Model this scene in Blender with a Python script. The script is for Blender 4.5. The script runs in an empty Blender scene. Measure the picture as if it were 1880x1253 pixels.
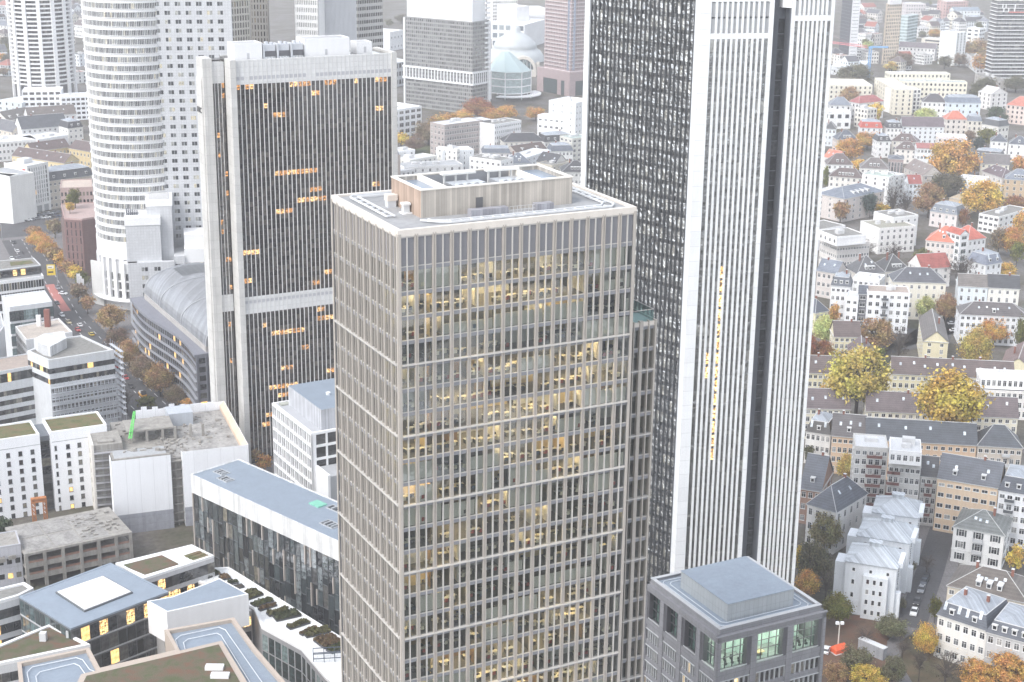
import bpy, math, random
from mathutils import Vector, Matrix
random.seed(7)
SC = bpy.context.scene
COL = SC.collection
PI = math.pi
# ------------------------------------------------------------------ camera
F_PX, PITCH, ROLL, CAM_H = 2901.5, 0.29908, -0.012568, 205.0
CP, SP = math.cos(PITCH), math.sin(PITCH)
def _rz(v):
    c, s = math.cos(ROLL), math.sin(ROLL)
    return Vector((c*v[0]-s*v[1], s*v[0]+c*v[1], v[2]))
C_UP, C_FW, C_RT = _rz((0, CP, SP)), _rz((0, SP, -CP)), _rz((1, 0, 0))   # world axes in camera space
def ray(x, y):
    d = Vector((x-940, 626.5-y, -F_PX)); return Vector((d.dot(C_RT), d.dot(C_FW), d.dot(C_UP)))
def P(x, y, z):                    # the point at height z seen at photo position (x, y)
    d = ray(x, y); t = (z-CAM_H)/d.z; return Vector((d.x*t, d.y*t, z))
def Q(x, y, Y):                    # the point at distance Y seen at (x, y)
    d = ray(x, y); t = Y/d.y; return Vector((d.x*t, Y, CAM_H+d.z*t))
def proj(p):
    v = Vector(p)-Vector((0, 0, CAM_H)); c = v.x*C_RT+v.y*C_FW+v.z*C_UP
    return 940+F_PX*c.x/-c.z, 626.5-F_PX*c.y/-c.z
def dist(p): return (Vector(p)-Vector((0, 0, CAM_H))).length
cd = bpy.data.cameras.new('camera'); cam = bpy.data.objects.new('camera', cd); COL.objects.link(cam)
cd.sensor_width = 36; cd.lens = 36*F_PX/1880; cd.clip_start = 1; cd.clip_end = 20000
M = Matrix((C_RT, C_FW, C_UP)).to_4x4()          # rows: world axes expressed in camera coordinates
M.translation = (0, 0, CAM_H); cam.matrix_world = M
SC.camera = cam
# ------------------------------------------------------------------ materials
MATS = {}
def _new(name):
    m = bpy.data.materials.new(name); m.use_nodes = True
    nt = m.node_tree; b = nt.nodes['Principled BSDF']
    return m, nt, b
def lin(c): return tuple(c)+(1,)
def node(nt, t, **k):
    n = nt.nodes.new(t)
    for a, v in k.items():
        if a.startswith('i_'):
            n.inputs[int(a[2:]) if a[2:].isdigit() else a[2:].replace('_', ' ')].default_value = v
        else: setattr(n, a, v)
    return n
def plaster(c, rough=.85, var=.10, scale=.12, name='plaster', bump=0, grid=None):
    """wall / stone / concrete: broad blotches, rain streaks, optional panel joints"""
    key = (name, c, rough, var, scale, bump, grid)
    if key in MATS: return MATS[key]
    m, nt, b = _new(name); L = nt.links.new
    tc = node(nt, 'ShaderNodeTexCoord')
    n1 = node(nt, 'ShaderNodeTexNoise'); n1.inputs['Scale'].default_value = scale; n1.inputs['Detail'].default_value = 6
    mp = node(nt, 'ShaderNodeMapping'); mp.inputs['Scale'].default_value = (1.3, 1.3, .06)
    n2 = node(nt, 'ShaderNodeTexNoise'); n2.inputs['Scale'].default_value = .9; n2.inputs['Detail'].default_value = 4
    L(tc.outputs['Object'], n1.inputs['Vector']); L(tc.outputs['Object'], mp.inputs['Vector']); L(mp.outputs[0], n2.inputs['Vector'])
    a = node(nt, 'ShaderNodeMath', operation='ADD'); L(n1.outputs[0], a.inputs[0]); L(n2.outputs[0], a.inputs[1])
    r = node(nt, 'ShaderNodeMapRange'); r.inputs[1].default_value = .6; r.inputs[2].default_value = 1.4
    r.inputs[3].default_value = 1-var*1.6; r.inputs[4].default_value = 1+var
    L(a.outputs[0], r.inputs[0])
    hs = node(nt, 'ShaderNodeVectorMath', operation='SCALE'); hs.inputs[0].default_value = c
    L(r.outputs[0], hs.inputs['Scale'])
    out = hs.outputs[0]
    if grid:
        br = node(nt, 'ShaderNodeTexBrick'); br.offset = 0
        gw, gh, ax = grid
        br.inputs['Scale'].default_value = 1; br.inputs['Brick Width'].default_value = gw; br.inputs['Row Height'].default_value = gh
        br.inputs['Mortar Size'].default_value = .05; br.inputs['Color1'].default_value = (1, 1, 1, 1)
        br.inputs['Color2'].default_value = (.93, .93, .93, 1); br.inputs['Mortar'].default_value = (.72, .72, .72, 1)
        sx = node(nt, 'ShaderNodeSeparateXYZ'); L(tc.outputs['Object'], sx.inputs[0])
        ad = node(nt, 'ShaderNodeMath', operation='ADD'); L(sx.outputs[0], ad.inputs[0]); L(sx.outputs[1], ad.inputs[1])
        cb = node(nt, 'ShaderNodeCombineXYZ')
        if ax == 'z': L(ad.outputs[0], cb.inputs[0]); L(sx.outputs[2], cb.inputs[1])
        else: L(sx.outputs[0], cb.inputs[0]); L(sx.outputs[1], cb.inputs[1])
        L(cb.outputs[0], br.inputs['Vector'])
        mu = node(nt, 'ShaderNodeMix', data_type='RGBA', blend_type='MULTIPLY'); mu.inputs[0].default_value = 1
        L(out, mu.inputs[6]); L(br.outputs[0], mu.inputs[7]); out = mu.outputs[2]
    L(out, b.inputs['Base Color'])
    b.inputs['Roughness'].default_value = rough
    if bump:
        bp = node(nt, 'ShaderNodeBump'); bp.inputs['Strength'].default_value = bump; bp.inputs['Distance'].default_value = .1
        n3 = node(nt, 'ShaderNodeTexNoise'); n3.inputs['Scale'].default_value = 3; L(tc.outputs['Object'], n3.inputs['Vector'])
        L(n3.outputs[0], bp.inputs['Height']); L(bp.outputs[0], b.inputs['Normal'])
    MATS[key] = m; return m
def roofing(c, rough=.5, course=.5, name='roof_tiles'):
    key = (name, c, rough, course)
    if key in MATS: return MATS[key]
    m, nt, b = _new(name); L = nt.links.new
    tc = node(nt, 'ShaderNodeTexCoord')
    n1 = node(nt, 'ShaderNodeTexNoise'); n1.inputs['Scale'].default_value = .35; n1.inputs['Detail'].default_value = 8
    n2 = node(nt, 'ShaderNodeTexNoise'); n2.inputs['Scale'].default_value = 5
    L(tc.outputs['Object'], n1.inputs['Vector']); L(tc.outputs['Object'], n2.inputs['Vector'])
    a = node(nt, 'ShaderNodeMath', operation='ADD'); L(n1.outputs[0], a.inputs[0]); L(n2.outputs[0], a.inputs[1])
    w = node(nt, 'ShaderNodeTexWave', wave_type='BANDS', bands_direction='Z'); w.inputs['Scale'].default_value = course
    L(tc.outputs['Object'], w.inputs['Vector'])
    a2 = node(nt, 'ShaderNodeMath', operation='MULTIPLY_ADD'); a2.inputs[1].default_value = .25; L(w.outputs['Fac'], a2.inputs[0]); L(a.outputs[0], a2.inputs[2])
    r = node(nt, 'ShaderNodeMapRange'); r.inputs[1].default_value = .7; r.inputs[2].default_value = 1.6; r.inputs[3].default_value = .55; r.inputs[4].default_value = 1.5
    L(a2.outputs[0], r.inputs[0])
    hs = node(nt, 'ShaderNodeVectorMath', operation='SCALE'); hs.inputs[0].default_value = c; L(r.outputs[0], hs.inputs['Scale'])
    L(hs.outputs[0], b.inputs['Base Color']); b.inputs['Roughness'].default_value = rough
    MATS[key] = m; return m
def seamed(c, rough=.35, width=.6, name='standing_seam'):
    key = (name, c, rough, width)
    if key in MATS: return MATS[key]
    m, nt, b = _new(name); L = nt.links.new
    tc = node(nt, 'ShaderNodeTexCoord'); sx = node(nt, 'ShaderNodeSeparateXYZ'); L(tc.outputs['Object'], sx.inputs[0])
    a = node(nt, 'ShaderNodeMath', operation='ADD'); L(sx.outputs[0], a.inputs[0]); L(sx.outputs[1], a.inputs[1])
    dv = node(nt, 'ShaderNodeMath', operation='DIVIDE'); L(a.outputs[0], dv.inputs[0]); dv.inputs[1].default_value = width
    fl = node(nt, 'ShaderNodeMath', operation='FLOOR'); L(dv.outputs[0], fl.inputs[0])
    wn = node(nt, 'ShaderNodeTexWhiteNoise', noise_dimensions='1D'); L(fl.outputs[0], wn.inputs['W'])
    fr = node(nt, 'ShaderNodeMath', operation='FRACT'); L(dv.outputs[0], fr.inputs[0])
    gt = node(nt, 'ShaderNodeMath', operation='LESS_THAN'); gt.inputs[1].default_value = .09; L(fr.outputs[0], gt.inputs[0])
    n1 = node(nt, 'ShaderNodeTexNoise'); n1.inputs['Scale'].default_value = .3; n1.inputs['Detail'].default_value = 5; L(tc.outputs['Object'], n1.inputs['Vector'])
    r = node(nt, 'ShaderNodeMapRange'); r.inputs[3].default_value = .72; r.inputs[4].default_value = 1.12; L(wn.outputs[0], r.inputs[0])
    m1 = node(nt, 'ShaderNodeMath', operation='MULTIPLY_ADD'); m1.inputs[1].default_value = -.25; L(gt.outputs[0], m1.inputs[0]); L(r.outputs[0], m1.inputs[2])
    r2 = node(nt, 'ShaderNodeMapRange'); r2.inputs[1].default_value = .3; r2.inputs[2].default_value = .7; r2.inputs[3].default_value = .88; r2.inputs[4].default_value = 1.08; L(n1.outputs[0], r2.inputs[0])
    m2 = node(nt, 'ShaderNodeMath', operation='MULTIPLY'); L(m1.outputs[0], m2.inputs[0]); L(r2.outputs[0], m2.inputs[1])
    hs = node(nt, 'ShaderNodeVectorMath', operation='SCALE'); hs.inputs[0].default_value = c; L(m2.outputs[0], hs.inputs['Scale'])
    L(hs.outputs[0], b.inputs['Base Color']); b.inputs['Roughness'].default_value = rough
    MATS[key] = m; return m
def metal(c, rough=.4, metallic=0.0, name='painted_metal'):
    key = (name, c, rough, metallic)
    if key in MATS: return MATS[key]
    m, nt, b = _new(name)
    b.inputs['Base Color'].default_value = lin(c); b.inputs['Roughness'].default_value = rough; b.inputs['Metallic'].default_value = metallic
    n1 = node(nt, 'ShaderNodeTexNoise'); n1.inputs['Scale'].default_value = .8; n1.inputs['Detail'].default_value = 5
    tc = node(nt, 'ShaderNodeTexCoord'); nt.links.new(tc.outputs['Object'], n1.inputs['Vector'])
    r = node(nt, 'ShaderNodeMapRange'); r.inputs[3].default_value = .86; r.inputs[4].default_value = 1.12; nt.links.new(n1.outputs[0], r.inputs[0])
    hs = node(nt, 'ShaderNodeVectorMath', operation='SCALE'); hs.inputs[0].default_value = c; nt.links.new(r.outputs[0], hs.inputs['Scale'])
    nt.links.new(hs.outputs[0], b.inputs['Base Color'])
    MATS[key] = m; return m
def glazing(stops, rough=.04, wave=0.0, wscale=.6, name='window_glass', spec=.7, lit=0.0, litcol=(1, .55, .2), litstr=.7, mirror=0.0):
    """opaque panes: every pane its own tone (blinds, curtains, dark rooms); lit = share of panes with lamps on"""
    key = (name, tuple(stops), rough, wave, wscale, spec, lit, litcol, litstr, mirror)
    if key in MATS: return MATS[key]
    m, nt, b = _new(name); L = nt.links.new
    g = node(nt, 'ShaderNodeNewGeometry'); oi = node(nt, 'ShaderNodeObjectInfo')
    ad = node(nt, 'ShaderNodeMath', operation='ADD'); L(g.outputs['Random Per Island'], ad.inputs[0]); L(oi.outputs['Random'], ad.inputs[1])
    fr = node(nt, 'ShaderNodeMath', operation='FRACT'); L(ad.outputs[0], fr.inputs[0])
    cr = node(nt, 'ShaderNodeValToRGB'); cr.color_ramp.interpolation = 'LINEAR'
    el = cr.color_ramp.elements
    while len(el) < len(stops): el.new(.5)
    for i, (p, c) in enumerate(stops): el[i].position = p; el[i].color = lin(c)
    L(fr.outputs[0], cr.inputs[0])
    tc = node(nt, 'ShaderNodeTexCoord')
    n0 = node(nt, 'ShaderNodeTexNoise'); n0.inputs['Scale'].default_value = 1.1; n0.inputs['Detail'].default_value = 3; L(tc.outputs['Object'], n0.inputs['Vector'])
    r0 = node(nt, 'ShaderNodeMapRange'); r0.inputs[1].default_value = .35; r0.inputs[2].default_value = .65; r0.inputs[3].default_value = .6; r0.inputs[4].default_value = 1.25; L(n0.outputs[0], r0.inputs[0])
    hs = node(nt, 'ShaderNodeVectorMath', operation='SCALE'); L(cr.outputs[0], hs.inputs[0]); L(r0.outputs[0], hs.inputs['Scale'])
    L(hs.outputs[0], b.inputs['Base Color'])
    b.inputs['Roughness'].default_value = rough; b.inputs['Specular IOR Level'].default_value = spec; b.inputs['IOR'].default_value = 1.55
    if wave:
        n1 = node(nt, 'ShaderNodeTexNoise'); n1.inputs['Scale'].default_value = wscale; n1.inputs['Detail'].default_value = 4 if mirror else 2
        L(tc.outputs['Object'], n1.inputs['Vector'])
        bp = node(nt, 'ShaderNodeBump'); bp.inputs['Strength'].default_value = min(wave, 1); bp.inputs['Distance'].default_value = .9 if mirror > .2 else .3
        L(n1.outputs[0], bp.inputs['Height']); L(bp.outputs[0], b.inputs['Normal'])
    if mirror:      # coated solar glass
        gl = node(nt, 'ShaderNodeBsdfGlossy'); gl.inputs[0].default_value = (.86, .87, .88, 1); gl.inputs['Roughness'].default_value = .03
        if wave: L(bp.outputs[0], gl.inputs['Normal'])
        ms = node(nt, 'ShaderNodeMixShader'); ms.inputs[0].default_value = mirror; L(b.outputs[0], ms.inputs[1]); L(gl.outputs[0], ms.inputs[2]); L(ms.outputs[0], nt.nodes['Material Output'].inputs[0])
    if lit:
        f7 = node(nt, 'ShaderNodeMath', operation='MULTIPLY'); f7.inputs[1].default_value = 7.31; L(fr.outputs[0], f7.inputs[0])
        f8 = node(nt, 'ShaderNodeMath', operation='FRACT'); L(f7.outputs[0], f8.inputs[0])
        lt = node(nt, 'ShaderNodeMath', operation='LESS_THAN'); lt.inputs[1].default_value = lit; L(f8.outputs[0], lt.inputs[0])
        mr = node(nt, 'ShaderNodeMath', operation='MULTIPLY'); mr.inputs[1].default_value = litstr; L(lt.outputs[0], mr.inputs[0])
        m3 = node(nt, 'ShaderNodeMath', operation='MULTIPLY'); L(mr.outputs[0], m3.inputs[0]); L(r0.outputs[0], m3.inputs[1])
        L(m3.outputs[0], b.inputs['Emission Strength']); b.inputs['Emission Color'].default_value = lin(litcol)
    MATS[key] = m; return m
def lamp_glass(c, s, name='lit_window'):
    key = (name, c, s)
    if key in MATS: return MATS[key]
    m, nt, b = _new(name); L = nt.links.new
    tc = node(nt, 'ShaderNodeTexCoord'); n0 = node(nt, 'ShaderNodeTexNoise'); n0.inputs['Scale'].default_value = 2.2; n0.inputs['Detail'].default_value = 6; L(tc.outputs['Object'], n0.inputs['Vector'])
    r0 = node(nt, 'ShaderNodeMapRange'); r0.inputs[1].default_value = .42; r0.inputs[2].default_value = .68; r0.inputs[3].default_value = .04*s; r0.inputs[4].default_value = 1.7*s; L(n0.outputs[0], r0.inputs[0])
    b.inputs['Base Color'].default_value = (.05, .04, .03, 1); b.inputs['Emission Color'].default_value = lin(c); L(r0.outputs[0], b.inputs['Emission Strength'])
    b.inputs['Roughness'].default_value = .05
    MATS[key] = m; return m
def clear_glass(tint=(.86, .93, .91), fac=.10, wave=0, name='clear_glass'):
    key = (name, tint, fac, wave)
    if key in MATS: return MATS[key]
    m, nt, b = _new(name); L = nt.links.new
    nt.nodes.remove(b)
    t = node(nt, 'ShaderNodeBsdfTransparent'); t.inputs[0].default_value = lin(tint)
    g = node(nt, 'ShaderNodeBsdfGlossy'); g.inputs['Roughness'].default_value = .02; g.inputs[0].default_value = (.9, .95, .95, 1)
    f = node(nt, 'ShaderNodeFresnel'); f.inputs[0].default_value = 1.5
    a = node(nt, 'ShaderNodeMath', operation='ADD'); a.inputs[1].default_value = fac; L(f.outputs[0], a.inputs[0])
    if wave:
        tc = node(nt, 'ShaderNodeTexCoord'); n1 = node(nt, 'ShaderNodeTexNoise'); n1.inputs['Scale'].default_value = .5; L(tc.outputs['Object'], n1.inputs['Vector'])
        bp = node(nt, 'ShaderNodeBump'); bp.inputs['Strength'].default_value = wave; bp.inputs['Distance'].default_value = .3; L(n1.outputs[0], bp.inputs['Height']); L(bp.outputs[0], g.inputs['Normal'])
    ge = node(nt, 'ShaderNodeNewGeometry'); iv = node(nt, 'ShaderNodeMath', operation='SUBTRACT'); iv.inputs[0].default_value = 1; L(ge.outputs['Backfacing'], iv.inputs[1])
    fb = node(nt, 'ShaderNodeMath', operation='MULTIPLY'); L(a.outputs[0], fb.inputs[0]); L(iv.outputs[0], fb.inputs[1]); a = fb
    mx = node(nt, 'ShaderNodeMixShader'); L(a.outputs[0], mx.inputs[0]); L(t.outputs[0], mx.inputs[1]); L(g.outputs[0], mx.inputs[2])
    L(mx.outputs[0], nt.nodes['Material Output'].inputs[0])
    MATS[key] = m; return m
def emitter(c, s, name='lamp'):
    key = (name, c, s)
    if key in MATS: return MATS[key]
    m, nt, b = _new(name); b.inputs['Emission Color'].default_value = lin(c); b.inputs['Emission Strength'].default_value = s
    b.inputs['Base Color'].default_value = lin(c); MATS[key] = m; return m
def tinted(rough=.5, name='tinted', coat=0):      # takes the colour of the object it is on
    key = (name, rough, coat)
    if key in MATS: return MATS[key]
    m, nt, b = _new(name); L = nt.links.new
    oi = node(nt, 'ShaderNodeObjectInfo'); L(oi.outputs['Color'], b.inputs['Base Color'])
    b.inputs['Roughness'].default_value = rough; b.inputs['Coat Weight'].default_value = coat
    MATS[key] = m; return m
def foliage():
    if 'foliage' in MATS: return MATS['foliage']
    m, nt, b = _new('foliage'); L = nt.links.new
    oi = node(nt, 'ShaderNodeObjectInfo'); g = node(nt, 'ShaderNodeNewGeometry')
    r = node(nt, 'ShaderNodeMapRange'); r.inputs[3].default_value = .45; r.inputs[4].default_value = 1.55; L(g.outputs['Random Per Island'], r.inputs[0])
    hs = node(nt, 'ShaderNodeVectorMath', operation='SCALE'); L(oi.outputs['Color'], hs.inputs[0]); L(r.outputs[0], hs.inputs['Scale'])
    tc = node(nt, 'ShaderNodeTexCoord'); n1 = node(nt, 'ShaderNodeTexNoise'); n1.inputs['Scale'].default_value = 1.6; L(tc.outputs['Object'], n1.inputs['Vector'])
    r1 = node(nt, 'ShaderNodeMapRange'); r1.inputs[1].default_value = .35; r1.inputs[2].default_value = .65; r1.inputs[3].default_value = .485; r1.inputs[4].default_value = .53; L(n1.outputs[0], r1.inputs[0])
    hv = node(nt, 'ShaderNodeHueSaturation'); L(r1.outputs[0], hv.inputs['Hue']); L(hs.outputs[0], hv.inputs['Color'])
    L(hv.outputs[0], b.inputs['Base Color']); b.inputs['Roughness'].default_value = .7; b.inputs['Specular IOR Level'].default_value = .2
    tr = node(nt, 'ShaderNodeBsdfTranslucent'); L(hv.outputs[0], tr.inputs[0])
    mx = node(nt, 'ShaderNodeMixShader'); mx.inputs[0].default_value = .3; L(b.outputs[0], mx.inputs[1]); L(tr.outputs[0], mx.inputs[2])
    L(mx.outputs[0], nt.nodes['Material Output'].inputs[0])
    MATS['foliage'] = m; return m
def greenery(c1, c2, c3, scale=.5, name='sedum'):
    key = (name, c1, c2, c3, scale)
    if key in MATS: return MATS[key]
    m, nt, b = _new(name); L = nt.links.new
    tc = node(nt, 'ShaderNodeTexCoord'); n1 = node(nt, 'ShaderNodeTexNoise'); n1.inputs['Scale'].default_value = scale; n1.inputs['Detail'].default_value = 8; n1.inputs['Roughness'].default_value = .6
    L(tc.outputs['Object'], n1.inputs['Vector'])
    cr = node(nt, 'ShaderNodeValToRGB'); el = cr.color_ramp.elements; el.new(.5)
    for i, (p, c) in enumerate(((.36, c1), (.5, c2), (.64, c3))): el[i].position = p; el[i].color = lin(c)
    L(n1.outputs[0], cr.inputs[0]); L(cr.outputs[0], b.inputs['Base Color']); b.inputs['Roughness'].default_value = .95
    n2 = node(nt, 'ShaderNodeTexNoise'); n2.inputs['Scale'].default_value = 6; L(tc.outputs['Object'], n2.inputs['Vector'])
    bp = node(nt, 'ShaderNodeBump'); bp.inputs['Strength'].default_value = .8; bp.inputs['Distance'].default_value = .2; L(n2.outputs[0], bp.inputs['Height']); L(bp.outputs[0], b.inputs['Normal'])
    MATS[key] = m; return m
# ------------------------------------------------------------------ mesh builder
class MB:
    def __init__(s): s.v = []; s.f = []; s.m = []
    def face(s, pts, mi=0):
        n = len(s.v); s.v += [tuple(p) for p in pts]; s.f.append(tuple(range(n, n+len(pts)))); s.m.append(mi); return s
    def box(s, x0, x1, y0, y1, z0, z1, mi=0, top=None):
        n = len(s.v)
        s.v += [(x, y, z) for z in (z0, z1) for y in (y0, y1) for x in (x0, x1)]
        for f, q in (((0, 2, 3, 1), mi), ((4, 5, 7, 6), mi if top is None else top), ((0, 1, 5, 4), mi), ((2, 6, 7, 3), mi), ((0, 4, 6, 2), mi), ((1, 3, 7, 5), mi)):
            s.f.append(tuple(n+i for i in f)); s.m.append(q)
        return s
    def obox(s, c, u, lu, lv, z0, z1, mi=0):     # box along direction u (2D), centred on c
        u = Vector(u).normalized(); v = Vector((-u.y, u.x))
        c = Vector(c[:2]); a = [c+u*i*lu/2+v*j*lv/2 for i, j in ((-1, -1), (1, -1), (1, 1), (-1, 1))]
        return s.prism(a, z0, z1, mi)
    def prism(s, pts, z0, z1, mi=0, top=None, open_top=False):
        n = len(s.v); k = len(pts)
        ar = sum(pts[i][0]*pts[(i+1) % k][1]-pts[(i+1) % k][0]*pts[i][1] for i in range(k))
        if ar < 0: pts = list(pts)[::-1]
        z0s = z0 if isinstance(z0, (list, tuple)) else [z0]*k
        z1s = z1 if isinstance(z1, (list, tuple)) else [z1]*k
        if ar < 0:
            z0s = list(z0s)[::-1]; z1s = list(z1s)[::-1]
        s.v += [(p[0], p[1], z0s[i]) for i, p in enumerate(pts)]+[(p[0], p[1], z1s[i]) for i, p in enumerate(pts)]
        for i in range(k):
            j = (i+1) % k; s.f.append((n+i, n+j, n+k+j, n+k+i)); s.m.append(mi)
        if not open_top: s.f.append(tuple(n+k+i for i in range(k))); s.m.append(mi if top is None else top)
        s.f.append(tuple(n+k-1-i for i in range(k))); s.m.append(mi)
        return s
    def tube(s, p, q, r, r2=None, n=6, mi=0):
        p, q = Vector(p), Vector(q); d = (q-p).normalized(); r2 = r if r2 is None else r2
        a = d.orthogonal().normalized(); b = d.cross(a); k = len(s.v)
        for c, rr in ((p, r), (q, r2)):
            for i in range(n):
                t = 2*PI*i/n; s.v.append(tuple(c+a*math.cos(t)*rr+b*math.sin(t)*rr))
        for i in range(n):
            j = (i+1) % n; s.f.append((k+i, k+j, k+n+j, k+n+i)); s.m.append(mi)
        s.f.append(tuple(k+n-1-i for i in range(n))); s.m.append(mi); s.f.append(tuple(k+n+i for i in range(n))); s.m.append(mi)
        return s
    def lathe(s, prof, n=24, c=(0, 0), mi=0, a0=0, a1=2*PI):
        k = len(s.v); full = abs(a1-a0-2*PI) < 1e-6; m = n if full else n+1
        for r, z in prof:
            for i in range(m):
                t = a0+(a1-a0)*i/n; s.v.append((c[0]+r*math.cos(t), c[1]+r*math.sin(t), z))
        for j in range(len(prof)-1):
            for i in range(n):
                i2 = (i+1) % m if full else i+1
                s.f.append((k+j*m+i, k+j*m+i2, k+(j+1)*m+i2, k+(j+1)*m+i)); s.m.append(mi)
        return s
    def add(s, o, mat=None, mi=None):
        n = len(s.v); s.v += [tuple(mat @ Vector(v)) for v in o.v] if mat else o.v
        s.f += [tuple(n+i for i in f) for f in o.f]; s.m += o.m if mi is None else [mi]*len(o.m); return s
    def mesh(s, name, mats, smooth=False):
        me = bpy.data.meshes.new(name); me.from_pydata(s.v, [], s.f)
        for m in (mats if isinstance(mats, (list, tuple)) else [mats]): me.materials.append(m)
        me.polygons.foreach_set('material_index', s.m)
        if smooth: me.polygons.foreach_set('use_smooth', [True]*len(s.f))
        me.update(); return me
    def build(s, name, mats, parent=None, smooth=False, **tags):
        o = bpy.data.objects.new(name, s.mesh(name, mats, smooth)); COL.objects.link(o)
        if parent: o.parent = parent
        for k, v in tags.items(): o[k] = v
        return o
def inst(name, me, parent=None, mat=None, **tags):
    o = bpy.data.objects.new(name, me); COL.objects.link(o)
    if parent: o.parent = parent
    if mat is not None: o.matrix_local = mat
    for k, v in tags.items(): o[k] = v
    return o
def thing(name, label, cat, loc, ang=0, group=None):
    o = bpy.data.objects.new(name, None); COL.objects.link(o); o.empty_display_size = .1
    o.location = loc; o.rotation_euler = (0, 0, ang); o['label'] = label; o['category'] = cat
    if group: o['group'] = group
    return o
def tag(o, label, cat, group=None):
    o['label'] = label; o['category'] = cat
    if group: o['group'] = group
    return o
# faces of a box footprint w x d (front y=0 towards the camera): local matrix with x along the wall, y INTO the wall, z up
def fmat(side, w, d):
    if side == 'F': return Matrix.Identity(4)
    if side == 'L': return Matrix(((0, 1, 0, 0), (-1, 0, 0, d), (0, 0, 1, 0), (0, 0, 0, 1)))
    if side == 'R': return Matrix(((0, -1, 0, w), (1, 0, 0, 0), (0, 0, 1, 0), (0, 0, 0, 1)))
    return Matrix(((-1, 0, 0, w), (0, -1, 0, d), (0, 0, 1, 0), (0, 0, 0, 1)))
def T(x, y=0, z=0): return Matrix.Translation((x, y, z))
PANES = {}
def pane_mesh(w, h, mat, depth=.0):
    key = (round(w, 2), round(h, 2), mat.name)
    if key not in PANES:
        PANES[key] = MB().box(0, w, -.02, .05, 0, h).mesh('window', [mat])
    return PANES[key]
def panes(parent, items, limit=100, name='window'):
    """items: (matrix, w, h, material). The nearest ones become single parts, the rest one part."""
    pm = parent.matrix_basis if parent.parent is None else parent.parent.matrix_basis @ parent.matrix_basis
    loc = Matrix.LocRotScale(parent.location, parent.rotation_euler, None)
    items = sorted(items, key=lambda i: dist(loc @ i[0].translation))
    for mt, w, h, ma in items[:limit]: inst(name, pane_mesh(w, h, ma), parent, mt)
    rest = items[limit:]
    if rest:
        mats = []; mb = MB()
        for mt, w, h, ma in rest:
            if ma not in mats: mats.append(ma)
            mb.add(MB().box(0, w, -.02, .05, 0, h), mt, mats.index(ma))
        mb.build(name+'_glass', mats, parent, kind='stuff')
def site(A, B, z, d=None, C=None):
    """front wall from photo points A (left) to B (right) at height z: origin, angle, width, depth"""
    a, b = P(A[0], A[1], z), P(B[0], B[1], z)
    u = b-a; w = u.length; ang = math.atan2(u.y, u.x)
    if C is not None:
        c = P(C[0], C[1], z); n = Vector((-math.sin(ang), math.cos(ang), 0))
        d = max(abs((c-a).dot(n)), 3)
    return Vector((a.x, a.y, 0)), ang, w, d
# ------------------------------------------------------------------ houses and plain blocks
G_HOUSE = glazing([(0, (.012, .014, .017)), (.55, (.035, .04, .048)), (.8, (.11, .12, .13)), (1, (.36, .36, .35))], rough=.05)
M_FRAME = plaster((.78, .78, .77), .5, .03, name='white_frame')
M_TRIM = plaster((.62, .62, .61), .7, .08, name='zinc_trim')
M_BRICK = plaster((.24, .10, .07), .9, .2, 2, 'chimney_brick')
WIN = {}
def win_mesh(w, h, frame=M_FRAME, glass=None, cross=True):
    glass = glass or G_HOUSE
    key = (round(w, 1), round(h, 1), frame.name, glass.name, cross)
    if key not in WIN:
        w, h = round(w, 1), round(h, 1); m = MB(); t = .09
        m.box(t, w-t, -.015, .04, t, h-t, 1)
        m.box(0, t, -.05, .04, 0, h); m.box(w-t, w, -.05, .04, 0, h); m.box(t, w-t, -.05, .04, 0, t); m.box(t, w-t, -.05, .04, h-t, h)
        if cross and w > .9: m.box(w/2-.04, w/2+.04, -.045, .04, t, h-t)
        if cross and h > 1.6: m.box(t, w-t, -.04, .04, h*.68, h*.68+.07)
        m.box(-.12, w+.12, -.14, .04, -.1, 0)
        WIN[key] = m.mesh('window', [frame, glass])
    return WIN[key]
def facing(org, ang, side, w, d):
    n = {'F': (0, -1), 'L': (-1, 0), 'R': (1, 0), 'B': (0, 1)}[side]; c = {'F': (w/2, 0), 'L': (0, d/2), 'R': (w, d/2), 'B': (w/2, d)}[side]
    ca, sa = math.cos(ang), math.sin(ang); r = lambda q: (ca*q[0]-sa*q[1], sa*q[0]+ca*q[1])
    n, c = r(n), r(c); return n[0]*(0-org.x-c[0])+n[1]*(0-org.y-c[1]) > 0
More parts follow.
